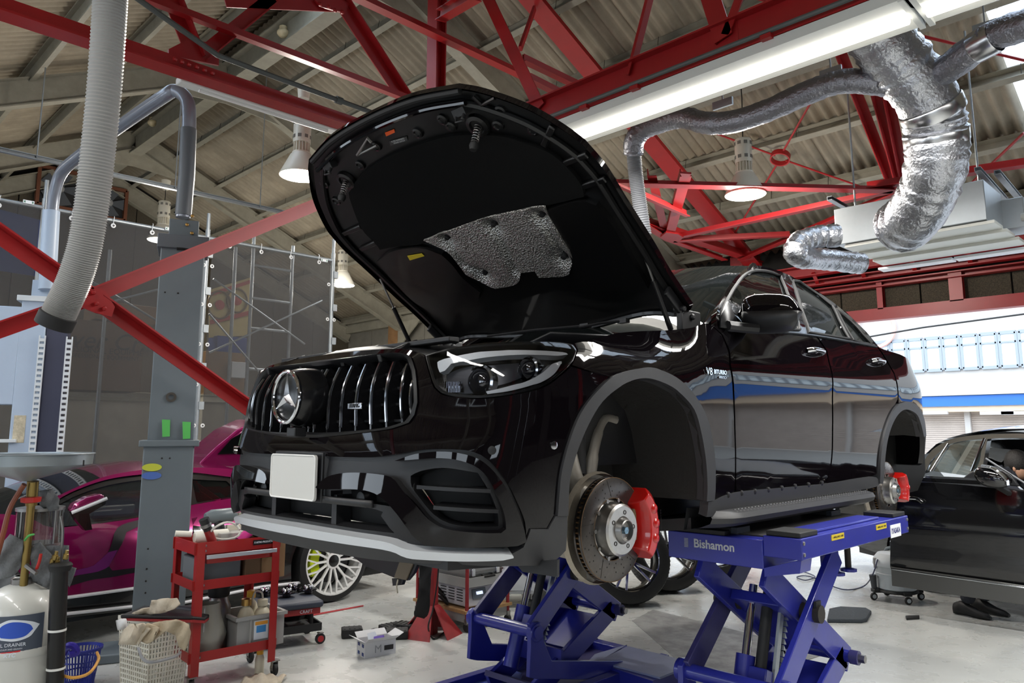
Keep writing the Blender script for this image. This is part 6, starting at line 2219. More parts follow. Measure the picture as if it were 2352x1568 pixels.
for x in (-3.9, -4.9):
    s_ = MB().box((x, .15, .62), (.48, .14, .6), rot=Matrix.Rotation(-.3, 3, 'X')).box((x, -.1, .42), (.48, .5, .12))
    s_.build('seat', mat('seat_teal', (16, 86, 92), .5), lam, bev=.04)
MB().tube([Vector((-3.9 + .17 * math.cos(a), -.55 + .07 * math.sin(a), .80 + .15 * math.sin(a))) for a in np.linspace(0, 2 * PI, 20, endpoint=False)], .018, 8, closed=True).build('steering_wheel', mat('wheel_plum', (110, 40, 72), .5), lam)
MB().box((-4.1, -.2, .88), (.1, .4, .16)).build('door_lining', mat('lining_violet', (70, 50, 140), .5), lam, bev=.03)
# mirror
mp = [P(a, b_, x=-3.22) for a, b_ in [(162, 1176), (172, 1158), (200, 1142), (235, 1133), (246, 1144), (200, 1165)]]
mr = MB().prism(mp, (-.12, 0, 0)).build('door_mirror', MAG, lam, bev=.02)
MB().tube([P(165, 1177, x=-3.2), P(246, 1144, x=-3.2)], .012, 6).build('mirror_edge', mat('line_white', (225, 225, 228), .4), mr)
MB().prism([P(a, b_, x=-3.24) for a, b_ in [(166, 1176), (245, 1146), (242, 1158), (205, 1180), (212, 1216), (196, 1218), (176, 1195)]], (-.08, 0, 0)).build('mirror_stalk', WMAG, mr)
# wheels
WHT = mat('wheel_white', (226, 226, 224), .35, coat=.4)


def sport_wheel(y, x):
    c = Vector((x, y, .353))
    W = MB().lathe([(.29, -.30), (.335, -.28), (.352, -.22), (.353, -.06), (.340, -.02), (.305, -.005), (.285, -.01)], c, (1, 0, 0), 48, False).build('tyre', mat('tyre_black', (18, 18, 19), .55), lam)
    R_ = MB().lathe([(.288, -.28), (.270, -.20), (.268, -.05), (.286, -.022), (.29, -.008), (.278, -.006), (.266, -.03)], c, (1, 0, 0), 48, False).build('rim', WHT, lam)
    sp_ = MB()
    for k in range(14):
        a = 2 * PI * k / 14
        u = lambda r, da, dx=0: c + Vector((dx, r * math.cos(a + da), r * math.sin(a + da)))
        sp_.bar(u(.06, 0, -.05), u(.17, 0, -.035), .018, .02, (1, 0, 0))
        sp_.bar(u(.165, 0, -.035), u(.275, .14, -.018), .014, .016, (1, 0, 0))
        sp_.bar(u(.165, 0, -.035), u(.275, -.14, -.018), .014, .016, (1, 0, 0))
    sp_.build('spokes', WHT, R_)
    MB().lathe([(.075, -.08), (.07, -.035), (.05, -.03)], c, (1, 0, 0), 24, False).build('hub', WHT, R_)
    MB().lathe([(.052, -.06), (.052, -.03), (.03, -.022), (.001, -.022)], c, (1, 0, 0), 18).build('centre_cap', WMAG, R_)
    MB().lathe([(.19, -.12), (.19, -.10), (.05, -.10)], c, (1, 0, 0), 30, True).build('brake_disc', mat('disc_grey', (60, 60, 62), .4, .7), lam)
    ca = MB()
    rows = []
    for k in range(9):
        a = PI - .62 + 1.24 * k / 8
        rows.append([c + Vector((dx, r * math.cos(a), r * math.sin(a))) for r, dx in ((.13, -.13), (.215, -.13), (.215, -.07), (.13, -.07))])
    ca.grid(rows, close=True).build('brake_caliper', mat('caliper_lime', (196, 214, 20), .35, coat=.3), lam)


sport_wheel(whl[0], XL0 + .04)
sport_wheel(whl[0] - 2.7, XL0 + .03)
# =================================================================== SMALL THINGS ON THE LEFT
CREAMP = mat('drainer_cream', (206, 206, 200), .3, coat=.3)
BRASS = mat('brass_tube', (150, 128, 76), .3, .9)
GREYF = mat('funnel_grey', (150, 158, 162), .32, .5, coat=.2)
od = thing('oil_drainer', P(44, 1640, z=0), 'cream oil drainer tank with wide grey funnel and brass tube at the lower left', 'oil drainer')
oc = P(46, 1420, d=4.05)
ox = Vector((oc.x, oc.y, 0))
zz_ = lambda py, px=46: P(px, py, d=4.05).z
z1 = zz_(1345)
rt = 79 / 1742 * 4.05
MB().lathe([(rt * .96, .10), (rt, .13), (rt, z1 - .16), (rt * .97, z1 - .10), (rt * .80, z1 - .035), (rt * .5, z1 - .004), (.05, z1 + .01), (.045, z1 + .05)], ox, (0, 0, 1), 40).build('tank', CREAMP, od)
MB().lathe([(rt + .002, zz_(1492)), (rt + .006, zz_(1488)), (rt + .006, zz_(1478)), (rt + .002, zz_(1474))], ox, (0, 0, 1), 40, False).build('tank_band', CREAMP, od)
MB().lathe([(.052, z1 + .0), (.058, z1 + .01), (.058, z1 + .035), (.04, z1 + .05)], ox, (0, 0, 1), 16).build('tank_collar', STEEL, od)
vc = (Vector(CAMP) - oc); vc.z = 0; vc.normalize()
vs = Vector((0, 0, 1)).cross(vc) * 1.0      # to the right in the picture? sign fixed below
if vs.dot(Vector(_R)) < 0:
    vs = -vs


def cyl_label(px0, px1, py0, py1, R_, m, name, par, off=.002):
    rows = []
    for k in range(13):
        px = px0 + (px1 - px0) * k / 12
        rel = (px - 46) / 1742 * 4.05 / rt
        rel = max(-.98, min(.98, rel))
        a = math.asin(rel)
        d_ = vc * math.cos(a) + vs * math.sin(a)
        rows.append([ox + d_ * (R_ + off) + Vector((0, 0, zz_(py0))), ox + d_ * (R_ + off) + Vector((0, 0, zz_(py1)))])
    return MB().grid(rows).build(name, m, par)


def on_tank(px, py, off=.004):
    a = math.asin(max(-.98, min(.98, (px - 46) / 1742 * 4.05 / rt)))
    d_ = vc * math.cos(a) + vs * math.sin(a)
    return ox + d_ * (rt + off) + Vector((0, 0, zz_(py))), d_


LBG = mat('label_slate', (74, 82, 96), .45)
lab_ = cyl_label(-12, 92, 1398, 1490, rt, LBG, 'tank_label', od)
for (pts_, m_, nm) in (([(0, 1432), (8, 1414), (26, 1406), (48, 1408), (70, 1414), (84, 1422), (76, 1434), (66, 1446), (40, 1452), (14, 1448)], mat('label_white', (222, 228, 236), .5), 'label_patch'),
                       ([(6, 1432), (14, 1418), (30, 1411), (50, 1413), (66, 1420), (72, 1430), (58, 1443), (36, 1446), (14, 1443)], mat('label_blue', (44, 84, 190), .5), 'label_patch'),
                       ([(14, 1474), (52, 1472), (52, 1488), (14, 1489)], mat('label_red', (206, 32, 40), .5), 'label_patch')):
    q = [on_tank(a, b_, .0032 if 'white' in m_.name or 'red' in m_.name else .0042)[0] for a, b_ in pts_]
    o_ = .0032 if 'white' in m_.name or 'red' in m_.name else .0042
    sheet(lambda a, b_: on_tank(a, b_, o_), pts_, [], grid=6, step=4).build(nm, m_, lab_, fix=False)
q, d_ = on_tank(33, 1459)
ux = Vector((0, 0, 1)).cross(d_)
if ux.dot(Vector(_R)) < 0:
    ux = -ux
text('tank_lettering', 'OIL DRAINER', .024, q + d_ * .004, ux, (0, 0, 1), mat('label_white', (222, 228, 236), .5), lab_, ext=.0004, sx=.95)
q, d_ = on_tank(33, 1481)
text('tank_lettering', 'KTC', .026, q + d_ * .004, ux, (0, 0, 1), mat('label_white', (222, 228, 236), .5), lab_, ext=.0004, bold=.001, shear=.2)
q, d_ = on_tank(33, 1468)
text('tank_lettering', 'VACUUM AND GRAVITY', .010, q + d_ * .004, ux, (0, 0, 1), mat('label_white', (222, 228, 236), .5), lab_, ext=.0003)
tb = Vector((P(58, 1300, d=4.05).x, P(58, 1300, d=4.05).y, 0))
zt = lambda py: P(66, py, d=4.05).z
MB().cyl(tb + Vector((0, 0, z1)), P(72, 1150, d=4.05), .020, 16).build('lower_tube', BRASS, od)
MB().cyl(P(72, 1160, d=4.05), P(76, 1105, d=4.05), .028, 16).build('upper_tube', BRASS, od)
MB().lathe([(.02, -.02), (.048, -.012), (.05, .012), (.02, .02)], P(71, 1147, d=4.05), (0, 0, 1), 8).build('red_valve', mat('valve_red', (190, 40, 34), .45), od)
fcn = P(64, 1060, d=4.05)
fr_ = 137 / 1742 * 4.05
zf0 = P(70, 1104, d=4.05).z
zf1, zf2 = P(64, 1069, d=4.05).z, P(64, 1042, d=4.05).z
MB().lathe([(.03, zf0), (.06, zf0 + .012), (fr_ * .93, zf1), (fr_ * .96, zf1 + .006), (fr_ * .97, zf2 - .004), (fr_ * 1.0, zf2), (fr_ * .985, zf2 + .003), (fr_ * .95, zf2 - .004), (fr_ * .94, zf1 + .01), (.05, zf0 + .03)], (fcn.x, fcn.y, 0), (0, 0, 1), 48, False).build('funnel', GREYF, od)
MB().box(P(192, 1063, d=3.95), (.02, .002, .03)).build('funnel_vent', DARK, od)
gc = P(90, 1205, d=4.2)
MB().lathe([(.115, P(90, 1246, d=4.2).z), (.115, P(90, 1172, d=4.2).z)], (gc.x, gc.y, 0), (0, 0, 1), 28, False).build('sight_glass', glassmat('sight_glass', (226, 224, 222), base=.06, dark=.1), od)
for py in (1168, 1248):
    MB().lathe([(.12, -.008), (.12, .008)], (gc.x, gc.y, P(90, py, d=4.2).z), (0, 0, 1), 28).build('glass_plate', STEEL, od)
for k in range(4):
    a = 2 * PI * (k + .3) / 4
    MB().cyl((gc.x + .112 * math.cos(a), gc.y + .112 * math.sin(a), P(90, 1250, d=4.2).z), (gc.x + .112 * math.cos(a), gc.y + .112 * math.sin(a), P(90, 1164, d=4.2).z), .006, 8).build('tie_rod', STEEL, od)
MB().tube(crom([P(56, 1112, d=4.0), P(44, 1130, d=4.0), P(22, 1170, d=3.98), P(6, 1230, d=3.95), P(-10, 1290, d=3.95)], 6), .013, 8).build('drain_hose', mat('hose_amber', (128, 66, 42), .4), od)
MB().tube(crom([P(139, 1185, d=4.05), P(144, 1215, d=4.05), P(142, 1260, d=4.05), P(140, 1300, d=4.05)], 5), .007, 8).build('probe', STEEL, od)
for a, b_ in ((128, 1274), (152, 1272), (122, 1283), (132, 1287)):
    MB().lathe([(.008, -.03), (.014, -.025), (.014, .0), (.009, .002), (.009, .02)], P(a, b_, d=4.0), (.2, .1, 1), 6).build('brass_coupler', BRASS, od)
MB().tube([P(137, 1296, d=3.98), P(125, 1600, d=3.98)], .042, 18).build('probe_holder', mat('holder_black', (18, 18, 19), .35), od)
MB().lathe([(.048, -.03), (.058, .0), (.05, .01)], P(139, 1297, d=3.98), (0, 0, 1), 16).build('holder_rim', RUB, od)
for py in (1446, 1534):
    MB().lathe([(.043, -.006), (.045, -.005), (.045, .005), (.043, .006)], P(131 if py < 1500 else 128, py, d=3.98), (0, 0, 1), 18, False).build('holder_band', mat('tie_white', (225, 225, 222), .5), od)
MB().tube(crom([P(94, 1272, d=4.0), P(90, 1290, d=4.0), P(84, 1306, d=4.0)], 5), .008, 8).build('red_lever', mat('valve_red', (190, 40, 34), .45), od)
MB().tube([P(60, 1298, d=4.0), P(84, 1316, d=3.98)], .012, 8).build('side_valve', STEEL, od)
MB().tube(crom([P(57, 1240, d=4.02), P(66, 1230, d=3.98), P(78, 1227, d=4.0)], 4), .006, 6).build('green_tie', mat('tape_green', (82, 178, 84), .5), od)
PADM = mat('absorbent_grey', (116, 118, 120), .95, noise=(60, .25), bump=(200, .3))


def cloth(name, pl, d, m, label=None, cat=None, group=None, wob=.02, seed=1, th=.006, par=None):
    """sheet of fabric through a picture outline with soft folds; thickness by solidify"""
    rnd = random.Random(seed)
    c = (sum(a for a, b in pl) / len(pl), sum(b for a, b in pl) / len(pl))
    ph = [rnd.random() * 6 for _ in range(4)]

    def f(a, b_):
        t = math.sin(a * .07 + ph[0]) * math.cos(b_ * .06 + ph[1]) + .6 * math.sin(a * .15 + b_ * .11 + ph[2])
        r = math.hypot((a - c[0]), (b_ - c[1]))
        return P(a, b_, d=d + wob * t + .0009 * r), -Vector(ray(a, b_)).normalized()
    mb = sheet(f, [tuple(p) for p in pl], [], grid=7, step=5)
    o = mb.build(name, m, par, smooth=70, solid=th)
    if label:
        tag(o, label, cat, group)
    return o


for i, pl in enumerate(([(0, 1262), (24, 1226), (54, 1240), (50, 1300), (30, 1322), (0, 1330)], [(64, 1256), (92, 1244), (126, 1286), (130, 1330), (112, 1352), (66, 1330), (72, 1300)], [(86, 1254), (158, 1252), (158, 1300), (120, 1300)], [(88, 1128), (120, 1122), (136, 1146), (134, 1170), (112, 1174), (92, 1160)], [(158, 1300), (175, 1304), (160, 1348), (154, 1340)], [(-20, 1300), (40, 1322), (26, 1350), (-20, 1356)])):
    cloth('absorbent_pad', pl, 4.0 + .04 * i, PADM, ['grey dotted absorbent pad draped left of the brass tube', 'grey dotted absorbent pad hanging right of the brass tube', 'flat grey absorbent pad corner behind the brass couplers', 'grey absorbent pad crumpled under the funnel', 'narrow grey absorbent pad strip right of the black probe holder', 'grey absorbent pad lying on the shoulder of the cream tank'][i], 'pad', 'absorbent pads on the oil drainer', seed=i)
# blue plastic basket
bk = thing('blue_basket', P(180, 1566, z=0), 'small round blue plastic basket with yellow handle on the floor', 'basket')
bc = P(180, 1572, z=0)
BLP = mat('basket_blue', (40, 52, 150), .4)
bh_ = P(180, 1490, d=(bc - Vector(CAMP)).dot(Vector(_F))).z
br_ = 43 / 1742 * (bc - Vector(CAMP)).dot(Vector(_F))
ba = MB()
for k in range(36):
    a = 2 * PI * k / 36
    u = Vector((math.cos(a), math.sin(a), 0))
    ba.bar(bc + u * br_ * .72 + Vector((0, 0, .01)), bc + u * br_ * .97 + Vector((0, 0, bh_)), .007, .004, u)
for t in (0, .33, .66):
    r = br_ * (.72 + .25 * t)
    ba.lathe([(r - .003, bh_ * t), (r + .003, bh_ * t), (r + .003, bh_ * t + .008), (r - .003, bh_ * t + .008), (r - .003, bh_ * t)], bc, (0, 0, 1), 30, False)
ba.lathe([(.001, .004), (br_ * .72, .004), (br_ * .72, .01)], bc, (0, 0, 1), 30)
ba.build('basket_wall', BLP, bk)
MB().lathe([(br_ * .93, bh_ - .012), (br_ * 1.05, bh_ - .012), (br_ * 1.06, bh_ + .002), (br_ * .95, bh_ + .004), (br_ * .93, bh_ - .012)], bc, (0, 0, 1), 36, False).build('basket_rim', BLP, bk)
MB().tube(crom([P(223, 1498, d=4.2), P(226, 1515, d=4.12), P(205, 1545, d=4.0), P(170, 1556, d=3.98), P(140, 1550, d=4.02)], 8), .008, 8).build('handle', mat('handle_yellow', (206, 150, 66), .5), bk)
tag(MB().tube(crom([P(146, 1500, d=4.35), P(155, 1484, d=4.3), P(168, 1484, d=4.3), P(176, 1497, d=4.3), P(160, 1503, d=4.28)], 6), .02, 8).build('blue_hose_coil', mat('hose_violet', (58, 44, 170), .4)), 'short coil of violet-blue hose inside the blue basket', 'hose')
# white perforated laundry basket
wb = thing('laundry_basket', P(345, 1590, z=0), 'white perforated plastic laundry basket full of work rags', 'basket')
w0, w1, w2 = P(335, 1600, z=0), P(268, 1578, z=0), P(428, 1578, z=0)
w3 = w1 + w2 - w0
hb_ = P(335, 1438, d=(w0 - Vector(CAMP)).dot(Vector(_F))).z
WBM = mat('basket_white', (222, 218, 204), .5)


def perforated(a, b_, name, flare=1.06):
    cen = (w0 + w3) / 2
    mb = MB()
    nn, mm = 13, 14
    L_ = lambda s, t: (lambda p: Vector((cen.x + (p.x - cen.x) * (.88 + (flare - .88) * t), cen.y + (p.y - cen.y) * (.88 + (flare - .88) * t), hb_ * t)))(a.lerp(b_, s))
    nrm = (b_ - a).cross(Vector((0, 0, 1))).normalized()
    for i in range(nn + 1):
        mb.bar(L_(i / nn, 0), L_(i / nn, 1), .009, .005, nrm)
    for j in range(mm + 1):
        mb.bar(L_(0, j / mm), L_(1, j / mm), .005, .009, (0, 0, 1))
    mb.bar(L_(-.02, 1), L_(1.02, 1), .014, .024, (0, 0, 1))
    return mb.build(name, WBM, wb, smooth=0)


for a, b_ in ((w1, w0), (w0, w2), (w2, w3), (w3, w1)):
    perforated(a, b_, 'basket_side')
MB().prism([w0 * .9 + (w0 + w3) * .05, w2 * .9 + (w0 + w3) * .05, w3 * .9 + (w0 + w3) * .05, w1 * .9 + (w0 + w3) * .05], (0, 0, .01)).build('basket_floor', WBM, wb)
MB().tube(crom([P(318, 1488, d=4.12), P(328, 1512, d=4.05), P(350, 1520, d=4.05), P(400, 1508, d=4.2), P(414, 1498, d=4.3)], 5), .008, 8).build('grey_handle', mat('handle_grey', (150, 152, 156), .5), wb)
RAG = mat('rag_cream', (214, 202, 182), .95, noise=(20, .15), bump=(200, .25))
RAGG = mat('rag_worn', (196, 180, 154), .95, noise=(14, .2), bump=(200, .25))
for pl, d, m, lab in (([(274, 1480), (282, 1452), (300, 1434), (332, 1432), (345, 1444), (330, 1462), (318, 1480), (290, 1478)], 4.02, RAG, 'cream rag hanging over the left rim of the laundry basket'),
                      ([(340, 1440), (362, 1428), (410, 1424), (434, 1434), (437, 1460), (424, 1494), (410, 1484), (405, 1458), (380, 1448), (352, 1470), (345, 1455)], 4.08, RAGG, 'stained rag hanging over the right rim of the laundry basket'),
                      ([(312, 1448), (340, 1432), (365, 1440), (352, 1472), (335, 1478), (318, 1468)], 4.05, RAGG, 'crumpled rag in the middle of the laundry basket'),
                      ([(268, 1424), (290, 1420), (292, 1440), (272, 1446)], 4.1, mat('rag_white', (228, 228, 230), .9), 'white folded paper at the left corner of the laundry basket'),
                      ([(296, 1412), (320, 1400), (345, 1395), (348, 1380), (380, 1374), (408, 1374), (414, 1386), (395, 1400), (372, 1406), (330, 1414), (300, 1417)], 4.3, RAG, 'cream work gloves and rag on the black creeper cushion')):
    cloth('rag', pl, d, m, lab, 'rag', 'work rags', wob=.03, seed=len(lab), th=.012)
# black and red creeper cushion lying behind the basket, on the cart's lowest shelf edge
cu = thing('creeper_cushion', P(390, 1420, d=4.5), 'flat black creeper board with red edge lying across the basket top', 'cushion')
MB().prism([P(a, b_, d=d_) for a, b_, d_ in [(276, 1420, 4.25), (330, 1398, 4.6), (480, 1405, 4.7), (490, 1412, 4.62), (470, 1426, 4.42), (440, 1424, 4.35)]], (0, 0, .02)).build('cushion_top', mat('cushion_black', (28, 26, 30), .5), cu, bev=.006)
MB().prism([P(a, b_, d=d_) for a, b_, d_ in [(280, 1425, 4.24), (440, 1429, 4.34), (470, 1431, 4.41), (488, 1416, 4.61), (470, 1420, 4.5)]], (0, 0, .012)).build('red_edge', mat('edge_red', (150, 38, 40), .5), cu)
MB().prism([P(a, b_, d=d_) for a, b_, d_ in [(395, 1408, 4.6), (440, 1400, 4.7), (468, 1402, 4.72), (466, 1408, 4.66), (450, 1412, 4.55)]], (0, 0, .04)).build('head_pad', mat('pad_violet_black', (34, 34, 48), .6), cu, bev=.02)

# ------------------------------------------------------------------ red tool cart
CRT = mat('cart_red', (152, 26, 24), .4, coat=.2)
k0, k1, k2 = P(434, 1556, z=.09), P(627, 1516, z=.09), P(376, 1530, z=.09)
ct = thing('tool_cart', (k0.x, k0.y, 0), 'red steel three-tier tool cart crowded with tools and boxes', 'cart')
fk = Fr((k0.x, k0.y, 0), (k1 - k0)[:2])
wk = (k1 - k0).length
dk = .36
hk_ = P(434, 1253, d=(k0 - Vector(CAMP)).dot(Vector(_F))).z
z_mid = P(430, 1352, d=(k0 - Vector(CAMP)).dot(Vector(_F))).z
z_bot = P(430, 1515, d=(k0 - Vector(CAMP)).dot(Vector(_F))).z
for a in (0, wk):
    for b_ in (0, dk):
        l_ = MB()
        sa, sb_ = (1 if a == 0 else -1), (1 if b_ == 0 else -1)
        fk.box(l_, a + sa * .0, b_, (hk_ + .09) / 2, (.004, .045, hk_ - .09))
        fk.box(l_, a + sa * .022, b_ - sb_ * .02, (hk_ + .09) / 2, (.045, .004, hk_ - .09))
        l_.build('leg', CRT, ct)
        c_ = MB()
        c_.lathe([(.034, -.012), (.038, -.008), (.038, .008), (.034, .012)], fk(a + .01, b_, .038), fk.ex, 20)
        W_o = c_.build('caster_wheel', RUB, ct)
        y_ = MB()
        for s in (-.016, .016):
            fk.box(y_, a + .01 + s, b_, .06, (.003, .03, .06))
        fk.box(y_, a + .01, b_, .09, (.05, .05, .006))
        y_.cyl(fk(a - .012, b_, .038), fk(a + .032, b_, .038), .008, 8)
        y_.build('caster_fork', STEEL, ct)
for (z, h, nm) in ((hk_ - .035, .07, 'top_tray'), (z_mid, .055, 'middle_tray'), (z_bot, .055, 'bottom_tray')):
    s_ = MB()
    fk.box(s_, wk / 2, dk / 2, z - h / 2 + .004, (wk, dk, .006))
    for b_ in (-.002, dk + .002):
        fk.box(s_, wk / 2, b_, z, (wk + .03, .004, h))
    for a in (-.004, wk + .004):
        fk.box(s_, a, dk / 2, z, (.004, dk, h))
    s_.build(nm, CRT, ct, smooth=0)
bo = MB()
for a in (.02, .05, wk - .02):
    for z in (hk_ - .02, hk_ - .05, z_mid, z_bot):
        bo.lathe([(.007, 0), (.007, .003), (.003, .005)], fk(a, -.006, z), -fk.ey, 8)
bo.build('bolts', STEEL, ct, kind='stuff')
dr_ = MB()
fk.box(dr_, wk / 2 + .02, dk / 2 - .01, hk_ - .10, (wk - .09, dk - .02, .055))
DR = dr_.build('drawer', CRT, ct, bev=.003)
dh = MB()
fk.box(dh, wk / 2 + .02, -.018, hk_ - .086, (wk - .07, .012, .024))
dh.build('drawer_handle', mat('handle_alloy', (200, 204, 212), .35, .6), DR, bev=.003)
bd_ = MB()
fk.box(bd_, wk - .10, -.005, hk_ - .03, (.13, .004, .03))
BD = bd_.build('cart_badge', mat('badge_black', (15, 15, 16), .3), ct)
text('badge_lettering', 'X ASTRO PRODUCTS', .0155, fk(wk - .10, -.008, hk_ - .03), fk.ex, (0, 0, 1), mat('label_white', (222, 228, 236), .5), BD, ext=.0003, sx=.8, bold=.0004)
# things on the cart
kd_ = (k0 - Vector(CAMP)).dot(Vector(_F))


def fb(name, a, b_, z, sz, m, label, cat, bev=.004, group=None):
    mb = MB()
    fk.box(mb, a, b_, z + sz[2] / 2, sz)
    return tag(mb.build(name, m, None, bev=bev), label, cat, group)


zt_k = hk_ - .06
t = thing('heat_gun', fk(.06, .16, zt_k), 'white caulking gun tube lying at the left end of the cart top', 'tool')
MB().tube([fk(-.06, .20, zt_k + .10), fk(.03, .18, zt_k + .09)], .018, 10).build('nozzle', mat('tool_white', (220, 216, 204), .5), t)
MB().lathe([(.03, -.10), (.038, -.09), (.038, .10), (.02, .11)], fk(.14, .16, zt_k + .07), fk.ex, 16).build('barrel', mat('tool_white', (220, 216, 204), .5), t)
t = thing('torch', fk(.09, .05, zt_k), 'red work torch with black head leaning in the cart top tray', 'torch')
p0, p1 = fk(.13, .06, zt_k + .01), fk(.05, .05, zt_k + .19)
MB().tube([p0, p0.lerp(p1, .62)], .026, 14).build('body', mat('torch_red', (140, 40, 38), .4), t)
MB().tube([p0.lerp(p1, .62), p0.lerp(p1, .70), p0.lerp(p1, .72), p1], [.026, .026, .030, .03], 14).build('head', mat('torch_black', (30, 30, 31), .35), t)
MB().lathe([(.032, 0), (.032, .02)], p0.lerp(p1, .74), p1 - p0, 14).build('ring', STEEL, t)
t = thing('polisher', fk(.24, .22, zt_k), 'grey cordless tool lying behind the gloves on the cart', 'tool')
MB().tube([fk(.14, .27, zt_k + .17), fk(.18, .27, zt_k + .175), fk(.30, .26, zt_k + .18), fk(.33, .26, zt_k + .18)], [.03, .045, .045, .03], 14).build('motor', mat('tool_grey', (104, 114, 118), .4), t)
sp_ = MB().cyl(fk(.33, .26, zt_k + .18), fk(.46, .25, zt_k + .185), .012, 10)
for k in range(10):
    sp_.lathe([(.02, -.002), (.02, .002)], fk(.345 + .011 * k, .26, zt_k + .181), fk.ex, 12)
sp_.build('ribbed_spindle', mat('spindle_bone', (196, 190, 176), .4), t)
MB().tube([fk(.22, .26, zt_k + .15), fk(.24, .24, zt_k + .02)], .03, 10).build('grip', mat('torch_black', (30, 30, 31), .35), t)
fb('tool_case', .27, .17, zt_k, (.20, .18, .09), mat('case_clear_grey', (168, 166, 160), .4), 'grey plastic bit case in the middle of the cart top', 'case')
fb('battery_charger', .22, .06, zt_k, (.14, .1, .045), mat('tool_dark', (58, 60, 66), .45), 'small dark grey tool lying in front on the cart top', 'tool')
fb('printed_card', wk - .12, .24, zt_k, (.24, .03, .12), mat('card_cream', (214, 206, 190), .6), 'cream printed box standing at the right end of the cart top', 'box')
t = thing('magenta_can', fk(.30, .05, zt_k), 'pink and white spray can lying among the cables on the cart', 'can')
MB().tube([fk(.27, .05, zt_k + .04), fk(.34, .06, zt_k + .09)], .03, 14).build('can_body', mat('can_pink', (206, 62, 140), .35), t)
MB().tube([fk(.34, .06, zt_k + .09), fk(.355, .062, zt_k + .10)], .03, 14).build('can_band', mat('label_white', (222, 228, 236), .5), t)
gl = thing('work_gloves', fk(.45, .12, zt_k), 'pair of black work gloves heaped on the cart', 'gloves')
GLV = mat('glove_black', (24, 24, 25), .8, bump=(90, .4))
MB().ball(fk(.44, .12, zt_k + .09), (.085, .07, .05), 12, 8).build('palm', GLV, gl)
for k in range(5):
    a = -.5 + .32 * k
    p = fk(.42 + .03 * k, .10 - .01 * k, zt_k + .11)
    MB().tube(crom([p, p + fk.ex * (.06 * math.cos(a)) + Vector((0, 0, .03)) - fk.ey * .03, p + fk.ex * (.10 * math.cos(a)) - fk.ey * .06 - Vector((0, 0, .02))], 4), [.018] * 4 + [.016] * 4 + [.010], 8).build('finger', GLV, gl)
for k, (m_, lab) in enumerate(((mat('cable_black', (25, 25, 25), .6), 'black looped cable over the front of the cart top'), (mat('cable_white', (206, 204, 196), .5), 'white looped cable beside the pink can on the cart'))):
    pts_ = [fk(.32 + .14 * k * -1 + .09 * math.cos(u) + .12 * (1 - k), .04 + .03 * math.sin(2 * u), zt_k + .11 + .05 * math.sin(u)) for u in np.linspace(0, 1.9 * PI, 18)]
    tag(MB().tube(pts_, .007, 6).build('cable', m_), lab, 'cable')
fb('grey_toolbox', .16, .17, z_mid - .022, (.27, .24, .17), mat('toolbox_grey', (98, 104, 108), .5), 'grey lidded tool box on the middle shelf of the red cart', 'box', .01)
fb('carton', .38, .16, z_mid - .022, (.11, .2, .14), CARDD, 'low brown carton between the grey tool box and the larger carton', 'box')
fb('carton', .50, .17, z_mid - .022, (.17, .22, .27), CARD, 'tall open brown carton on the middle shelf of the red cart', 'box')
t = thing('storage_crate', fk(.43, .16, z_bot - .022), 'grey plastic crate holding oil bottles on the bottom shelf of the cart', 'crate')
PLG = mat('crate_grey', (150, 150, 148), .5)
zc_ = z_bot - .022
cr = MB()
for (a, b_, sx_, sy_) in ((.43, .03, .30, .008), (.43, .31, .30, .008), (.285, .17, .008, .28), (.575, .17, .008, .28)):
    fk.box(cr, a, b_, zc_ + .10, (sx_, sy_, .19))
fk.box(cr, .43, .17, zc_ + .008, (.29, .28, .01))
for (a, b_, sx_, sy_) in ((.43, .022, .33, .02), (.43, .318, .33, .02), (.275, .17, .02, .30), (.585, .17, .02, .30)):
    fk.box(cr, a, b_, zc_ + .19, (sx_, sy_, .02))
for a in (.36, .50):
    fk.box(cr, a, .022, zc_ + .10, (.012, .012, .18))
cr.build('crate_shell', PLG, t, smooth=0)
lb_ = MB()
fk.box(lb_, .43, .0245, zc_ + .11, (.09, .002, .11))
LB = lb_.build('crate_label', mat('label_white', (222, 228, 236), .5), t)
for (z, m_, h) in ((.15, mat('label_orange', (228, 160, 60), .5), .02), (.115, mat('label_skyblue', (64, 140, 205), .5), .04)):
    q_ = MB()
    fk.box(q_, .43, .023, zc_ + z, (.08 if h < .03 else .06, .002, h))
    q_.build('label_print', m_, LB)


def bottle(a, b_, z, r, h, m, label, capm, name='bottle', spout=True):
    t = thing(name, fk(a, b_, z), label, 'bottle', 'bottles on the red cart')
    MB().lathe([(r * .9, 0), (r, .01), (r, h * .62), (r * .75, h * .74), (r * .42, h * .80), (r * .42, h * .86)], fk(a, b_, z), (0, 0, 1), 18).build('bottle_body', m, t)
    MB().lathe([(r * .62, h * .84), (r * .62, h * .98), (r * .3, h)], fk(a, b_, z), (0, 0, 1), 14).build('cap', capm, t)
    if spout:
        MB().tube(crom([fk(a, b_, z + h), fk(a - .01, b_, z + h * 1.15), fk(a - .05, b_, z + h * 1.2), fk(a - .07, b_, z + h * 1.02)], 5), .006, 6).build('spout', mat('spout_grey', (186, 182, 170), .5), t)


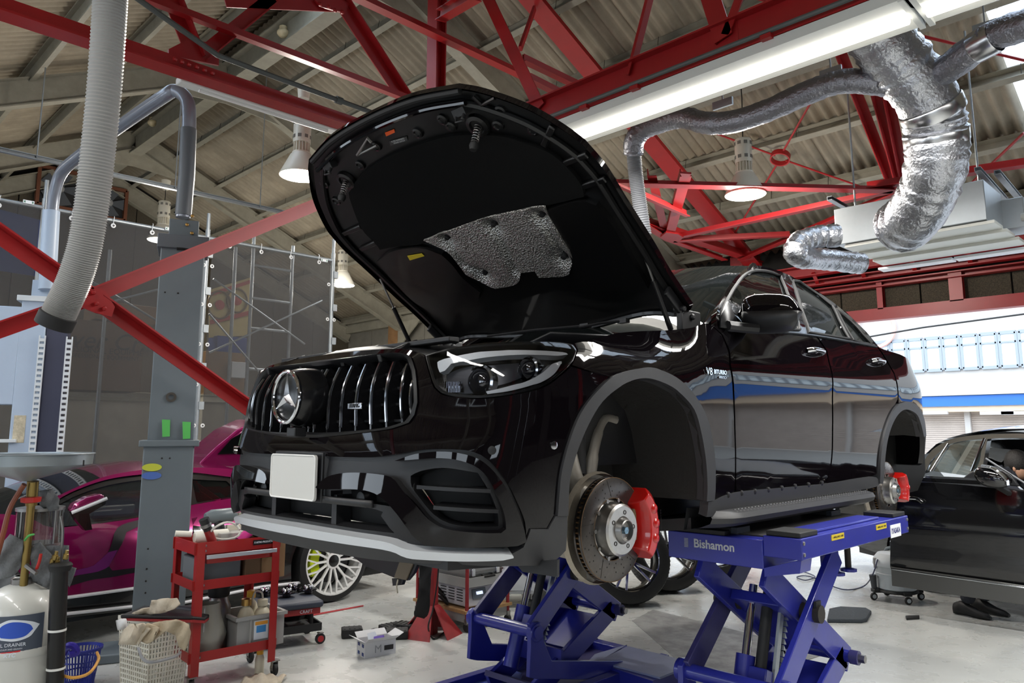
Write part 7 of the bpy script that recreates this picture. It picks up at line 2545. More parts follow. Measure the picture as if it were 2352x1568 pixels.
OILW = mat('oil_bottle', (196, 188, 164), .45)
bottle(.37, .12, zc_ + .02, .05, .27, OILW, 'cream oil bottle with a brass cap in the crate', mat('brass', (176, 140, 80), .35, .9), spout=False)
bottle(.48, .13, zc_ + .02, .052, .25, OILW, 'cream oil bottle with a bent white spout in the crate', OILW)
bottle(.45, .24, zc_ + .02, .045, .29, OILW, 'oil bottle with a yellow cap at the back of the crate', mat('cap_yellow', (225, 170, 40), .5), spout=False)
t = thing('pressure_sprayer', fk(.26, .26, zc_), 'steel pressure sprayer with black pump head on the bottom shelf', 'sprayer')
MB().lathe([(.07, 0), (.075, .01), (.075, .24), (.05, .30), (.045, .31)], fk(.24, .24, zc_), (0, 0, 1), 22).build('tank', mat('steel', (150, 148, 146), .36, 1), t)
MB().lathe([(.06, .30), (.065, .31), (.065, .36), (.03, .38)], fk(.24, .24, zc_), (0, 0, 1), 16).build('pump_head', RUB, t)
MB().tube([fk(.24, .24, zc_ + .37), fk(.17, .2, zc_ + .42), fk(.14, .18, zc_ + .38)], .012, 8).tube([fk(.24, .24, zc_ + .37), fk(.32, .22, zc_ + .42)], .014, 8).build('lever', RUB, t)
cb_ = MB()
rows = []
rn_ = random.Random(4)
for j in range(9):
    r = .10 * (1.05 - .55 * abs(j / 8 - .35))
    rows.append([fk(.13 + r * 1.1 * math.cos(u) * (1 + .08 * math.sin(5 * u + j)), .13 + r * .8 * math.sin(u), zc_ + .29 * j / 8) for u in np.linspace(0, 2 * PI, 20, endpoint=False)])
cb_.grid(rows, close=True)
tag(cb_.build('plastic_bag', mat('bag_plastic', (150, 148, 138), .3, coat=.5)), 'crumpled clear plastic bag standing on the bottom shelf of the cart', 'bag')
# standing bottle with yellow nozzle and rag on the floor in front
nb = P(595, 1548, z=0)
t = thing('nozzle_bottle', nb, 'milky squeeze bottle with a long yellow nozzle on the floor', 'bottle')
nd = (nb - Vector(CAMP)).dot(Vector(_F))
nh = P(595, 1500, d=nd).z
MB().lathe([(.026, 0), (.028, .006), (.028, nh * .72), (.018, nh * .95)], nb, (0, 0, 1), 18).build('bottle_body', mat('milky_plastic', (202, 196, 176), .4), t)
MB().lathe([(.021, nh * .93), (.021, nh * 1.15), (.008, nh * 1.2), (.003, P(597, 1467, d=nd).z)], nb, (0, 0, 1), 14).build('nozzle', mat('cap_yellow', (225, 190, 30), .45), t)
rg_ = P(598, 1572, z=0)
mb = MB()
rows = []
for j in range(11):
    rows.append([rg_ + Vector(_R) * ((k - 7) * .017) + Vector((_F[0], _F[1], 0)) * ((j - 5) * .025) + Vector((0, 0, max(.004, .045 * math.exp(-((k - 8) / 4) ** 2 - ((j - 5) / 3) ** 2) + .012 * math.sin(k * 1.3 + j) + .012))) for k in range(15)])
mb.grid(rows)
tag(mb.build('rag', RAG, None, smooth=70, solid=.006), 'cream rag crumpled on the floor below the squeeze bottle', 'rag', 'work rags')

# ------------------------------------------------------------------ mechanic's seat with wheel caps
m0, m1 = P(575, 1492, z=.0), P(726, 1506, z=.0)
fm_ = Fr(P(585, 1500, z=0), (P(735, 1478, z=0) - P(585, 1500, z=0))[:2])
wm = (P(735, 1478, z=0) - P(585, 1500, z=0)).length
dm = (P(660, 1490, z=0) - Vector(CAMP)).dot(Vector(_F))
hm = P(660, 1390, d=dm + .1).z
ms = thing('rolling_seat', fm_(0, 0), 'low black and red rolling mechanic seat beside the red cart', 'seat')
q = MB()
fm_.box(q, wm / 2, .16, hm, (wm * 1.06, .36, .05))
q.build('seat_pad', mat('seat_pad_blue_black', (48, 54, 68), .5), ms, bev=.018)
q = MB()
fm_.box(q, wm / 2, .16, hm - .045, (wm * .98, .32, .045))
q.build('seat_rim', mat('edge_red', (150, 38, 40), .5), ms, bev=.006)
text('rim_lettering', 'CRAFT', .03, fm_(wm * .76, -.002, hm - .045), fm_.ex, (0, 0, 1), mat('label_white', (222, 228, 236), .5), ms, ext=.0003)
for a in (.04, wm - .06):
    for b_ in (.03, .29):
        MB().tube([fm_(a, b_, hm - .06), fm_(a, b_, .14)], .014, 8).build('leg', RUB, ms)
q = MB()
fm_.box(q, wm / 2, .16, .10, (wm * 1.0, .34, .015))
for b_ in (-.01, .33):
    fm_.box(q, wm / 2, b_, .12, (wm, .012, .05))
for a in (0, wm * .5, wm):
    fm_.box(q, a, .16, .12, (.012, .34, .05))
q.build('tool_tray', RUB, ms)
for a in (.0, wm):
    for b_ in (.0, .32):
        MB().lathe([(.03, -.012), (.036, -.008), (.036, .008), (.03, .012)], fm_(a, b_, .036), fm_.ey, 18).build('caster_wheel', RUB, ms)
        MB().lathe([(.022, -.0135), (.022, .0135)], fm_(a, b_, .036), fm_.ey, 16).build('caster_hub', mat('caster_red', (170, 36, 40), .5), ms)
        q = MB()
        fm_.box(q, a, b_, .075, (.04, .036, .006))
        q.build('caster_plate', STEEL, ms)
labs = ['leftmost chrome wheel centre cap on the rolling seat', 'front middle chrome wheel centre cap on the rolling seat', 'rear middle chrome wheel centre cap on the rolling seat', 'rightmost chrome wheel centre cap on the rolling seat']
caps = None
for (px, py), lb in zip(((607, 1368), (658, 1370), (672, 1358), (708, 1362)), labs):
    p = P(px, py, z=hm + .026)
    if caps is None:
        caps = thing('wheel_cap', p, lb, 'wheel cap', 'chrome wheel caps on the rolling seat')
        MB().lathe([(.028, 0), (.03, .02), (.062, .024), (.064, .03), (.06, .034), (.03, .036)], p, (0, 0, 1), 24).build('cap_dish', mat('black_chrome', (70, 68, 76), .1, 1), caps)
        cd_ = MB().lathe([(.03, .034), (.034, .045), (.028, .056), (.001, .058)], p, (0, 0, 1), 20)
        for k in range(5):
            a = 2 * PI * k / 5
            cd_.ball(p + Vector((.026 * math.cos(a), .026 * math.sin(a), .05)), .011, 8, 5)
        cd_.build('cap_knob', CHROME, caps)
    else:
        dup(caps, p, None, lb)
# rubber blocks, white carton
RBM = mat('rubber_block', (30, 30, 31), .75, bump=(40, .5))
for i, (px, py, w, d_, h, rz_a, lb) in enumerate(((808, 1462, .15, .11, .065, .45, 'black rubber block lying alone nearest the rolling seat'), (872, 1464, .16, .12, .05, .1, 'flat black rubber block just left of the white carton'), (900, 1452, .17, .12, .06, .9, 'black rubber block at the back of the heap'), (912, 1464, .16, .13, .06, .3, 'black rubber block on the right behind the white carton'), (930, 1452, .15, .12, .07, -.2, 'black rubber block beside the foot of the red jack stand'))):
    p = P(px, py, z=0)
    mb = MB().box(p + Vector((0, 0, h / 2)), (w, d_, h), rz=rz_a + .6)
    rbk = thing('rubber_block', p, lb, 'block', 'black rubber blocks on the floor')
    mb.build('block_body', RBM, rbk, bev=.008)
    gr = MB()
    M_ = Matrix.Rotation(rz_a + .6, 3, 'Z')
    for k in range(4):
        gr.box(p + M_ @ Vector((w * (-.36 + .24 * k), 0, h + .001)), (.012, d_ * .8, .004), rz=rz_a + .6)
    gr.build('tread_ribs', RBM, rbk, kind='stuff')
wb_ = thing('white_carton', P(868, 1505, z=0), 'small open white carton with printed M on the floor', 'box')
b0, b1 = P(838, 1512, z=0), P(908, 1500, z=0)
fw = Fr(b0, (b1 - b0)[:2])
ww = (b1 - b0).length
dw = (b0 - Vector(CAMP)).dot(Vector(_F))
hw = P(838, 1478, d=dw).z
WHC = mat('carton_white', (206, 206, 208), .6)
q = MB()
for (a, b_, sx_, sy_) in ((ww / 2, 0, ww, .004), (ww / 2, .14, ww, .004), (0, .07, .004, .14), (ww, .07, .004, .14)):
    fw.box(q, a, b_, hw / 2, (sx_, sy_, hw))
fw.box(q, ww / 2, .07, .004, (ww, .14, .006))
q.build('carton_body', WHC, wb_, smooth=0)
for (a0_, b0_, a1_, b1_, da, db) in ((0, 0, ww, 0, 0, -.05), (0, .14, ww, .14, 0, .05), (0, 0, 0, .14, -.06, 0), (ww, 0, ww, .14, .06, 0)):
    MB().prism([fw(a0_, b0_, hw), fw(a1_, b1_, hw), fw(a1_ + da, b1_ + db, hw + .03), fw(a0_ + da, b0_ + db, hw + .03)], (0, 0, .003)).build('carton_flap', WHC, wb_)
text('carton_lettering', 'M', .07, fw(ww * .42, -.004, hw * .48), fw.ex, (0, 0, 1), mat('print_silver', (150, 152, 156), .4), wb_, ext=.0004)
q = MB()
for a in (.70, .84):
    fw.box(q, ww * a, -.004, hw * .5, (.035, .002, .03))
q.build('carton_print', mat('print_black', (30, 30, 32), .5), wb_)
q = MB()
for b_ in (.03, .10):
    for z in (.2, .75):
        fw.box(q, -.004, b_, hw * z, (.002, .028, .02))
q.build('carton_print', mat('print_navy', (40, 60, 120), .5), wb_)
MB().prism([fw(.05, .05, hw * .6), fw(.12, .06, hw * .6), fw(.09, .09, hw + .04), fw(.05, .09, hw + .035)], (0, .02, 0)).build('inner_paper', mat('label_white', (222, 228, 236), .5), wb_)
tag(MB().prism([fw(.08, .05, hw * .5), fw(.16, .06, hw * .5), fw(.15, .08, hw + .012), fw(.09, .07, hw + .014)], (0, .02, 0)).build('violet_packet', mat('packet_violet', (120, 96, 190), .5)), 'violet packet sticking out of the open white carton', 'packet')

# ------------------------------------------------------------------ red jack stand with black cloth
j0 = P(990, 1455, z=0)
js = thing('jack_stand', j0, 'tall red steel jack stand with black cloth hanging on it', 'jack stand')
jd = (j0 - Vector(CAMP)).dot(Vector(_F))
JR = mat('jack_red', (150, 30, 34), .5, noise=(12, .3))
zj = P(998, 1390, d=jd).z
for a in range(4):
    an = a * PI / 2 + .35
    u = Vector((math.cos(an), math.sin(an), 0))
    w_ = Vector((-math.sin(an), math.cos(an), 0))
    MB().prism([j0 + u * .20 - w_ * .11, j0 + u * .20 + w_ * .11, j0 + u * .04 + w_ * .035 + Vector((0, 0, zj)), j0 + u * .04 - w_ * .035 + Vector((0, 0, zj))], u * .008).build('stand_leg', JR, js)
MB().box(j0 + Vector((0, 0, .5)), (.075, .075, 1.0), rz=.35).build('stand_tube', JR, js, bev=.004)
MB().box(j0 + Vector((.0, 0, .85)), (.05, .05, .5), rz=.35).build('ratchet_column', JR, js)
MB().box(j0 + Vector((0, 0, 1.12)), (.2, .1, .04), rz=.35).build('saddle', JR, js, bev=.006)
cloth('black_cloth', [(962, 1288), (992, 1290), (990, 1320), (985, 1400), (974, 1418), (952, 1412), (958, 1380), (964, 1330)], jd - .22, mat('cloth_black', (20, 20, 21), .9), 'black cloth hanging down beside the red jack stand', 'cloth', None, wob=.015, seed=9, th=.02)
tag(MB().tube(crom([P(1008, 1290, d=jd - .15), P(1004, 1340, d=jd - .16), P(994, 1400, d=jd - .2), P(984, 1435, d=jd - .25), P(988, 1458, z=.01), P(1000, 1466, z=.01), P(1022, 1450, z=.01)], 5), .006, 6).build('air_hose', mat('cable_black', (25, 25, 25), .6)), 'thin black hose hanging from the red jack stand to the floor', 'hose')

# ------------------------------------------------------------------ grey and red instrument trolley
n0, n1 = P(1072, 1452, z=0), P(1166, 1430, z=0)
fn = Fr(n0, (n1 - n0)[:2])
wn_ = (n1 - n0).length
it = thing('instrument_trolley', n0, 'small trolley with grey trays and red legs behind the far lift', 'trolley')
dn = (n0 - Vector(CAMP)).dot(Vector(_F))
TG = mat('tray_grey', (150, 150, 146), .5)
zs = [P(1080, v, d=dn).z for v in (1418, 1340)]
dp_ = .62
for a in (0, wn_):
    for b_ in (0, dp_):
        MB().cyl(fn(a, b_, .09), fn(a, b_, .95), .014, 10).build('leg', JR, it)
        MB().lathe([(.03, -.012), (.035, 0), (.03, .012)], fn(a, b_, .035), fn.ex, 16).build('caster_wheel', RUB, it)
        q = MB()
        fn.box(q, a, b_, .075, (.03, .03, .04))
        q.build('caster_fork', STEEL, it)
for z in zs + [.9]:
    q = MB()
    fn.box(q, wn_ / 2, dp_ / 2, z - .03, (wn_, dp_, .008))
    for b_ in (0, dp_):
        fn.box(q, wn_ / 2, b_, z - .01, (wn_, .006, .07))
    for a in (0, wn_):
        fn.box(q, a, dp_ / 2, z - .01, (.006, dp_, .07))
    q.build('tray', TG, it, smooth=0)
q = MB()
fn.box(q, wn_ / 2, dp_ / 2, zs[0] + .035, (wn_ + .06, dp_ + .04, .022))
q.build('plywood_board', mat('plywood', (170, 132, 86), .7, noise=(20, .3)), it)
text('tray_lettering', 'Astro', .04, fn(wn_ * .55, -.006, zs[0] - .012), fn.ex, (0, 0, 1), mat('print_grey', (120, 122, 124), .6), it, ext=.0003)
pr = thing('printer_unit', fn(.2, .2, zs[0] + .047), 'pale grey diagnostic unit with small display on the trolley', 'instrument')
zp = zs[0] + .047
PRG = mat('unit_grey', (186, 186, 190), .45)
q = MB()
q.prism([fn(.03, .02, zp + .01), fn(.03, .05, zp + .15), fn(.03, .45, zp + .17), fn(.03, .45, zp + .01)], fn.ex * (wn_ - .06))
q.build('unit_case', PRG, pr, bev=.01)
q = MB()
q.prism([fn(.08, .028, zp + .065), fn(.08, .046, zp + .135), fn(.22, .046, zp + .135), fn(.22, .028, zp + .065)], -fn.ey * .006)
PN = q.build('control_panel', mat('panel_grey', (96, 104, 112), .45), pr, bev=.004)
q = MB()
q.prism([fn(.12, .03, zp + .095), fn(.12, .036, zp + .115), fn(.18, .036, zp + .115), fn(.18, .03, zp + .095)], -fn.ey * .009)
q.build('display', mat('display_lit', (226, 230, 246), .4, emit=((210, 220, 250), .8)), PN)
q = MB()
fn.box(q, wn_ * .6, .02, zp + .035, (.18, .02, .035))
q.build('paper_slot', DARK, pr)
q = MB()
for k in range(3):
    for j in range(5):
        fn.box(q, .027, .12 + .1 * k, zp + .05 + .02 * j, (.004, .07, .006))
q.build('side_vents', DARK, pr, kind='stuff')
q = MB()
for k in range(3):
    pts_ = [fn(-.05 + .02 * k + .08 * math.cos(u), .3 + .08 * math.sin(u) + .05 * k, zp + .05 + .03 * k + .04 * math.sin(2 * u)) for u in np.linspace(0, 2 * PI, 16, endpoint=False)]
    q.tube(pts_, .010, 6, closed=True)
tag(q.build('cable_coil', mat('cable_black', (25, 25, 25), .6)), 'coil of thick black cable at the back of the instrument trolley', 'cable')
cs = thing('aluminium_case', fn(.2, .2, zs[1]), 'silver aluminium carrying case on the upper tray of the trolley', 'case')
zc2 = zs[1] - .022
q = MB()
fn.box(q, wn_ * .52, .26, zc2 + .075, (wn_ * .86, .44, .15))
q.build('case_shell', mat('case_silver', (176, 176, 174), .35, .8), cs, bev=.008)
q = MB()
for z in (.02, .075, .13):
    fn.box(q, wn_ * .52, .036, zc2 + z, (wn_ * .87, .012, .012))
q.build('case_edging', STEEL, cs)
for a in (.2, .8):
    q = MB()
    fn.box(q, wn_ * a, .03, zc2 + .075, (.035, .02, .06))
    q.build('latch', CHROME, cs, bev=.003)
MB().tube([fn(wn_ * .42, .03, zc2 + .05), fn(wn_ * .42, .0, zc2 + .04), fn(wn_ * .66, .0, zc2 + .04), fn(wn_ * .66, .03, zc2 + .05)], .010, 8).build('handle', RUB, cs)
t = thing('probe_gun', fn(.25, .25, zc2 + .15), 'black and green hand probe lying on the aluminium case', 'tool')
MB().tube([fn(.12, .2, zc2 + .18), fn(.3, .24, zc2 + .185)], [.03, .022], 10).build('probe_body', RUB, t)
MB().tube([fn(.3, .24, zc2 + .185), fn(.34, .25, zc2 + .185)], .023, 10).build('green_tip', mat('probe_green', (40, 110, 80), .5), t)
# white cabinet on casters and metal drum behind
c0_ = P(1206, 1398, z=0)
cbn = thing('white_cabinet', c0_, 'white steel cabinet on rubber casters behind the instrument trolley', 'cabinet')
fx = Fr(c0_, (.72, .7))
q = MB()
fx.box(q, -.18, .25, .55, (.62, .5, .86))
q.build('cabinet_body', mat('cabinet_white', (200, 204, 208), .4), cbn, bev=.008)
q = MB()
fx.box(q, -.18, -.004, .4, (.5, .01, .5))
q.build('cabinet_door', mat('cabinet_white', (200, 204, 208), .4), cbn, bev=.004)
for a in (.08, -.44):
    for b_ in (.04, .44):
        MB().lathe([(.05, -.02), (.06, -.01), (.06, .01), (.05, .02)], fx(a, b_, .06), fx.ex, 20).build('caster_wheel', RUB, cbn)
        q = MB()
        fx.box(q, a, b_, .10, (.06, .05, .05))
        q.build('caster_fork', STEEL, cbn)
dc = P(1268, 1368, z=0)
MBd = MB().lathe([(.27, 0), (.28, .01), (.28, .82), (.27, .84), (.26, .83), (.26, .6)], dc, (0, 0, 1), 36)
tag(MBd.build('metal_drum', mat('drum_metal', (140, 142, 140), .35, .8, noise=(9, .3))), 'dull metal drum standing behind the front brake disc', 'drum')
# =================================================================== RIGHT SIDE
# spare wheels leaning on the floor behind the near lift
TYRE = mat('tyre_black', (18, 18, 19), .55)


def road_wheel(c, ax, R_, W_, label):
    t = thing('road_wheel', c, label, 'wheel', 'dismounted road wheels')
    c = Vector(c)
    ax = Vector(ax).normalized()
    h = W_ / 2
    T = MB().lathe([(R_ * .72, -h), (R_ * .86, -h * 1.04), (R_ * .97, -h * .86), (R_, -h * .6), (R_, h * .6), (R_ * .97, h * .86), (R_ * .86, h * 1.04), (R_ * .72, h)], c, ax, 56, False).build('tyre', TYRE, t)
    _, s1, s2 = frame(ax)
    tr_ = MB()
    for k in range(70):
        a = 2 * PI * k / 70
        u = s1 * math.cos(a) + s2 * math.sin(a)
        for s in (-1, 1):
            tr_.bar(c + u * (R_ + .001) + ax * (s * h * .15), c + (s1 * math.cos(a + .05) + s2 * math.sin(a + .05)) * (R_ * .985) + ax * (s * h * .82), .006, .004, u)
    tr_.build('tread_sipes', mat('tread_dark', (9, 9, 9), .8), T, kind='stuff')
    for s, m_ in ((-.55, mat('tread_dark', (9, 9, 9), .8)), (.0, mat('tread_dark', (9, 9, 9), .8)), (.55, mat('tread_dark', (9, 9, 9), .8))):
        MB().lathe([(R_ + .0012, s * h - .005), (R_ + .0012, s * h + .005)], c, ax, 56, False).build('tread_groove', m_, T)
    Rm = MB().lathe([(R_ * .72, -h), (R_ * .66, -h * .8), (R_ * .64, h * .5), (R_ * .69, h * .85), (R_ * .73, h * .95), (R_ * .72, h), (R_ * .67, h * .82)], c, ax, 48, False).build('rim', mat('rim_dark', (24, 24, 26), .25, .6, coat=.5), t)
    MB().lathe([(R_ * .735, h * .96), (R_ * .73, h * 1.0), (R_ * .69, h * .96)], c, ax, 48, False).build('rim_lip', CHROME, Rm)
    sp_ = MB()
    for k in range(5):
        for da in (-.13, .13):
            a = 2 * PI * k / 5 + da
            u0 = s1 * math.cos(a - da * .3) + s2 * math.sin(a - da * .3)
            u1 = s1 * math.cos(a + da * .3) + s2 * math.sin(a + da * .3)
            sp_.bar(c + u0 * R_ * .14 + ax * h * .72, c + u1 * R_ * .69 + ax * h * .82, .022, .03, ax)
    sp_.build('spokes', CHROME, Rm, bev=.003)
    MB().lathe([(R_ * .2, h * .4), (R_ * .19, h * .78), (R_ * .08, h * .8), (R_ * .07, h * .74), (.001, h * .74)], c, ax, 28).build('hub_centre', mat('rim_dark', (24, 24, 26), .25, .6, coat=.5), Rm)
    return t


RW = .372
for (px, py), lb in zip(((1440, 1386), (1532, 1356), (1640, 1326)), ('dark alloy wheel with tyre standing nearest, partly behind the red caliper', 'middle dark alloy wheel with tyre under the blue platform', 'third tyre standing farthest, behind the lift leg')):
    p = P(px, py, z=0)
    road_wheel((p.x, p.y, RW), (.70, -.62, .16), RW, .28, lb)

# ------------------------------------------------------------------ black coupe at the right with its door open
cp_ = thing('black_coupe', (1.9, 4.9, 0), 'black coupe at the right edge with its front door swung open', 'car')
BLKP = mat('coupe_black', (14, 14, 16), .08, 0, 1.0)
ang = math.radians(-35)
cx_ = Vector((math.cos(ang), math.sin(ang), 0))         # rear to front
cn_ = Vector((cx_.y, -cx_.x, 0))                        # outer normal of the visible flank
if cn_.dot(Vector(CAMP) - Vector((1, 5, 0))) < 0:
    cn_ = -cn_
wc = P(2106, 1356, z=0)                                 # rear wheel foot
o2 = wc


def cl(px, py, inset=0.0):
    q = Ppl(px, py, o2 - cn_ * inset, cn_)
    d_ = q - o2
    return (d_.dot(cx_), q.z)


def cf(inset):
    def f(a, z):
        tum = max(0, z - .86) * .45
        return o2 + cx_ * a - cn_ * (inset + tum) + Vector((0, 0, z)), (cn_ + Vector((0, 0, .3 if z > .86 else 0))).normalized()
    return f


def cl2(px, py):
    q = cl(px, py)
    for _ in range(8):
        q = cl(px, py, max(0, q[1] - .86) * .45)
    return q


CLP = lambda l: [cl2(a, b_) for a, b_ in l]
side = CLP([(2060, 1120), (2090, 1075), (2124, 1052), (2260, 1060), (2262, 1110), (2266, 1300)])
flank = [(-1.2, .55), (-1.1, .82), (-.6, .90), (0, .92), (.7, .93), (1.05, .93), (1.05, .2), (.42, .2), (.36, .45), (.2, .62), (0, .68), (-.2, .62), (-.36, .45), (-.42, .25), (-1.1, .3)]
sheet(cf(0), flank, [], grid=.1, flange=.03, step=.06).build('rear_flank', BLKP, cp_, fix=False, smooth=35)
roofl = [(2118, 1066), (2126, 1042), (2150, 1020), (2178, 1006), (2210, 997), (2250, 990), (2300, 985), (2360, 984), (2420, 992), (2500, 1030)]
glass = CLP([(2128, 1080), (2138, 1058), (2160, 1036), (2180, 1020), (2220, 1011), (2258, 1008), (2250, 1060), (2240, 1095), (2190, 1088)])
sheet(cf(.01), glass, [], grid=.1, step=.05).build('quarter_glass', glassmat('coupe_glass', (170, 186, 186), base=.55, dark=.25), cp_, fix=False)
fr2 = CLP([(2112, 1085), (2122, 1060), (2140, 1034), (2176, 1012), (2220, 1001), (2300, 996), (2380, 998), (2460, 1020), (2452, 1028), (2380, 1008), (2300, 1006), (2268, 1008), (2252, 1100), (2240, 1100), (2250, 1060), (2258, 1008), (2220, 1011), (2180, 1020), (2160, 1036), (2138, 1058), (2126, 1082)])
sheet(cf(0), fr2, [], grid=.1, flange=.04, step=.05).build('window_frame', mat('coupe_chrome', (206, 210, 216), .15, 1.0), cp_, fix=False, smooth=35)
for a, b_, w in (((2178, 1018), (2138, 1082), .012), ((2262, 1006), (2232, 1082), .02)):
    p, q = cf(-.004)(*cl2(*a))[0], cf(-.004)(*cl2(*b_))[0]
    MB().cyl(p, q, w / 2, 6).build('glass_bar', mat('coupe_chrome', (206, 210, 216), .15, 1.0) if w < .015 else BLKP, cp_)
rl = [cf(0)(*cl2(a, b_))[0] for a, b_ in roofl]
rows = [[p - cn_ * (.66 * t) + Vector((0, 0, .05 * math.sin(PI * t))) for t in np.linspace(0, 2, 11)] for p in rl]
rows = [[p - cn_ * (1.25 * t / 2) + Vector((0, 0, .06 * math.sin(PI * t / 2))) for t in np.linspace(0, 2, 11)] for p in rl]
MB().grid(rows[1:]).build('roof', BLKP, cp_)
tl = [rows[1], [o2 - cx_ * .9 - cn_ * (.1 + 1.6 * t / 2) + Vector((0, 0, .95)) for t in np.linspace(0, 2, 11)]]
MB().grid(tl).build('rear_window', glassmat('coupe_glass', (170, 186, 186), base=.55, dark=.25), cp_)
MB().grid([tl[1], [p - cx_ * .5 - Vector((0, 0, .1)) for p in tl[1]], [p - cx_ * .5 - Vector((0, 0, .6)) for p in tl[1]]]).build('boot', BLKP, cp_)
# far flank, floor and cabin
sheet(lambda a, z: (o2 + cx_ * a - cn_ * 1.8 + Vector((0, 0, z)), -cn_), [(-1.2, .3), (-1.1, .85), (0, .92), (2.9, .90), (3.6, .7), (3.7, .3)], [], grid=.2, step=.2).build('far_flank', BLKP, cp_, solid=.02)
MB().prism([o2 + cx_ * a - cn_ * b_ + Vector((0, 0, .2)) for a, b_ in ((-1.0, .1), (3.5, .1), (3.5, 1.7), (-1.0, 1.7))], (0, 0, .1)).build('floor_pan', SATIN, cp_)
MB().prism([o2 + cx_ * a - cn_ * b_ + Vector((0, 0, .3)) for a, b_ in ((2.3, .02), (3.6, .1), (3.7, 1.6), (2.3, 1.78))], (0, 0, .6)).build('front_wing', BLKP, cp_, bev=.08)
for k, (a, b_) in enumerate(((1.25, .45), (1.25, 1.3))):
    q = o2 + cx_ * a - cn_ * b_
    MB().box(q + Vector((0, 0, .72)), (.16, .5, .7), rz=ang).box(q + Vector((.2, -.1, .42)), (.55, .5, .14), rz=ang).box(q + Vector((-.02, 0, 1.16)), (.1, .28, .2), rz=ang).build('seat', mat('coupe_leather', (26, 26, 27), .5), cp_, bev=.05)
tyr = MB().lathe([(.22, -.12), (.30, -.13), (.33, -.10), (.335, .0), (.33, .10), (.30, .13), (.22, .12)], (wc.x - cn_.x * .16, wc.y - cn_.y * .16, .335), cn_, 40, False)
tyr.build('rear_tyre', TYRE, cp_)
MB().lathe([(.22, .10), (.20, .06), (.05, .09), (.001, .1)], (wc.x - cn_.x * .16, wc.y - cn_.y * .16, .335), cn_, 30).build('rear_rim', mat('steel', (150, 148, 146), .36, 1), cp_)
# the open door, parallel to the picture's left-right street line
YD = 4.45
dn_ = lambda px, py: P(px, py, y=YD)
do = [(2050, 1342), (2046, 1300), (2048, 1235), (2040, 1190), (2045, 1150), (2060, 1128), (2110, 1108), (2200, 1112), (2300, 1122), (2420, 1136), (2420, 1396), (2352, 1386), (2200, 1364)]


def df2(x, z):
    b_ = .035 * math.sin((z - .25) * 3.3) + (.02 if z > .62 else 0) - (.03 if z < .36 else 0)
    return Vector((x, YD - b_, z)), Vector((0, -1, .1)).normalized()


DL = lambda l: [(dn_(a, b_).x, dn_(a, b_).z) for a, b_ in l]
DO = sheet(df2, DL(do), [], grid=.07, flange=.06, step=.05).build('front_door', BLKP, cp_, fix=False, smooth=40)
MB().prism([dn_(a, b_) + Vector((0, .06, 0)) for a, b_ in do], (0, .08, 0)).build('door_inner', SATIN, DO)
for pl, m_ in (([(2116, 1104), (2262, 1112), (2298, 1122), (2300, 1126), (2262, 1118), (2118, 1109)], mat('coupe_chrome', (206, 210, 216), .15, 1.0)), ([(2128, 1092), (2260, 1099), (2260, 1104), (2128, 1096)], mat('coupe_chrome', (206, 210, 216), .15, 1.0)), ([(2120, 1096), (2262, 1104), (2262, 1113), (2116, 1105)], BLKP)):
    MB().prism([dn_(a, b_) + Vector((0, -.02, 0)) for a, b_ in pl], (0, .05, 0)).build('belt_moulding', m_, DO)
MB().tube(crom([dn_(a, b_) + Vector((0, -.075, 0)) for a, b_ in [(2082, 1146), (2098, 1142), (2114, 1144), (2126, 1152)]], 5), .017, 10).build('door_handle', BLKP, DO)
MB().tube([dn_(a, b_) + Vector((0, -.085, 0)) for a, b_ in [(2094, 1143), (2112, 1144)]], .008, 8).build('handle_strip', CHROME, DO)
MB().prism([dn_(a, b_) + Vector((0, -.01, 0)) for a, b_ in [(2049, 1300), (2420, 1352), (2420, 1398), (2352, 1388), (2051, 1344)]], (0, -.02, 0)).build('sill_moulding', mat('coupe_sill', (70, 70, 68), .3, coat=.4), DO, bev=.006)
MB().tube([dn_(a, b_) + Vector((0, -.03, 0)) for a, b_ in [(2050, 1305), (2420, 1357)]], .006, 6).build('sill_line', mat('coupe_chrome', (206, 210, 216), .15, 1.0), DO)
mq = dn_(2290, 1095) + Vector((0, -.12, 0))
rows = []
for t, k in ((-1, .3), (-.8, .8), (-.3, 1), (.3, .92), (.75, .66), (1, .2)):
    rows.append([mq + Vector((.12 * t, .07 * k * math.cos(u), .085 * k * math.sin(u) - .02 * t)) for u in np.linspace(0, 2 * PI, 16, endpoint=False)])
MM = MB().grid(rows, close=True).build('door_mirror', BLKP, DO, sub=1)
MB().tube(crom([mq + Vector((-.06, -.04, .085)), mq + Vector((.02, -.05, .07)), mq + Vector((.09, -.04, .0)), mq + Vector((.10, -.04, -.05))], 5), .014, 8).build('mirror_chrome', CHROME, MM)
MB().tube([mq + Vector((.02, 0, -.06)), mq + Vector((.08, .1, -.12))], .025, 8).build('mirror_foot', SATIN, MM)
MB().prism([dn_(a, b_) + Vector((0, .03, 0)) for a, b_ in [(2208, 1098), (2230, 1082), (2268, 1069), (2290, 1072), (2320, 1090), (2340, 1118), (2280, 1112)]], (0, .03, 0)).build('sail_panel', SATIN, DO, bev=.01)
MB().cyl(dn_(2256, 1053) + Vector((0, .1, 0)), dn_(2352, 1114) + Vector((0, .1, 0)), .008, 6).build('glass_edge', mat('seal_grey', (110, 112, 116), .4), DO)

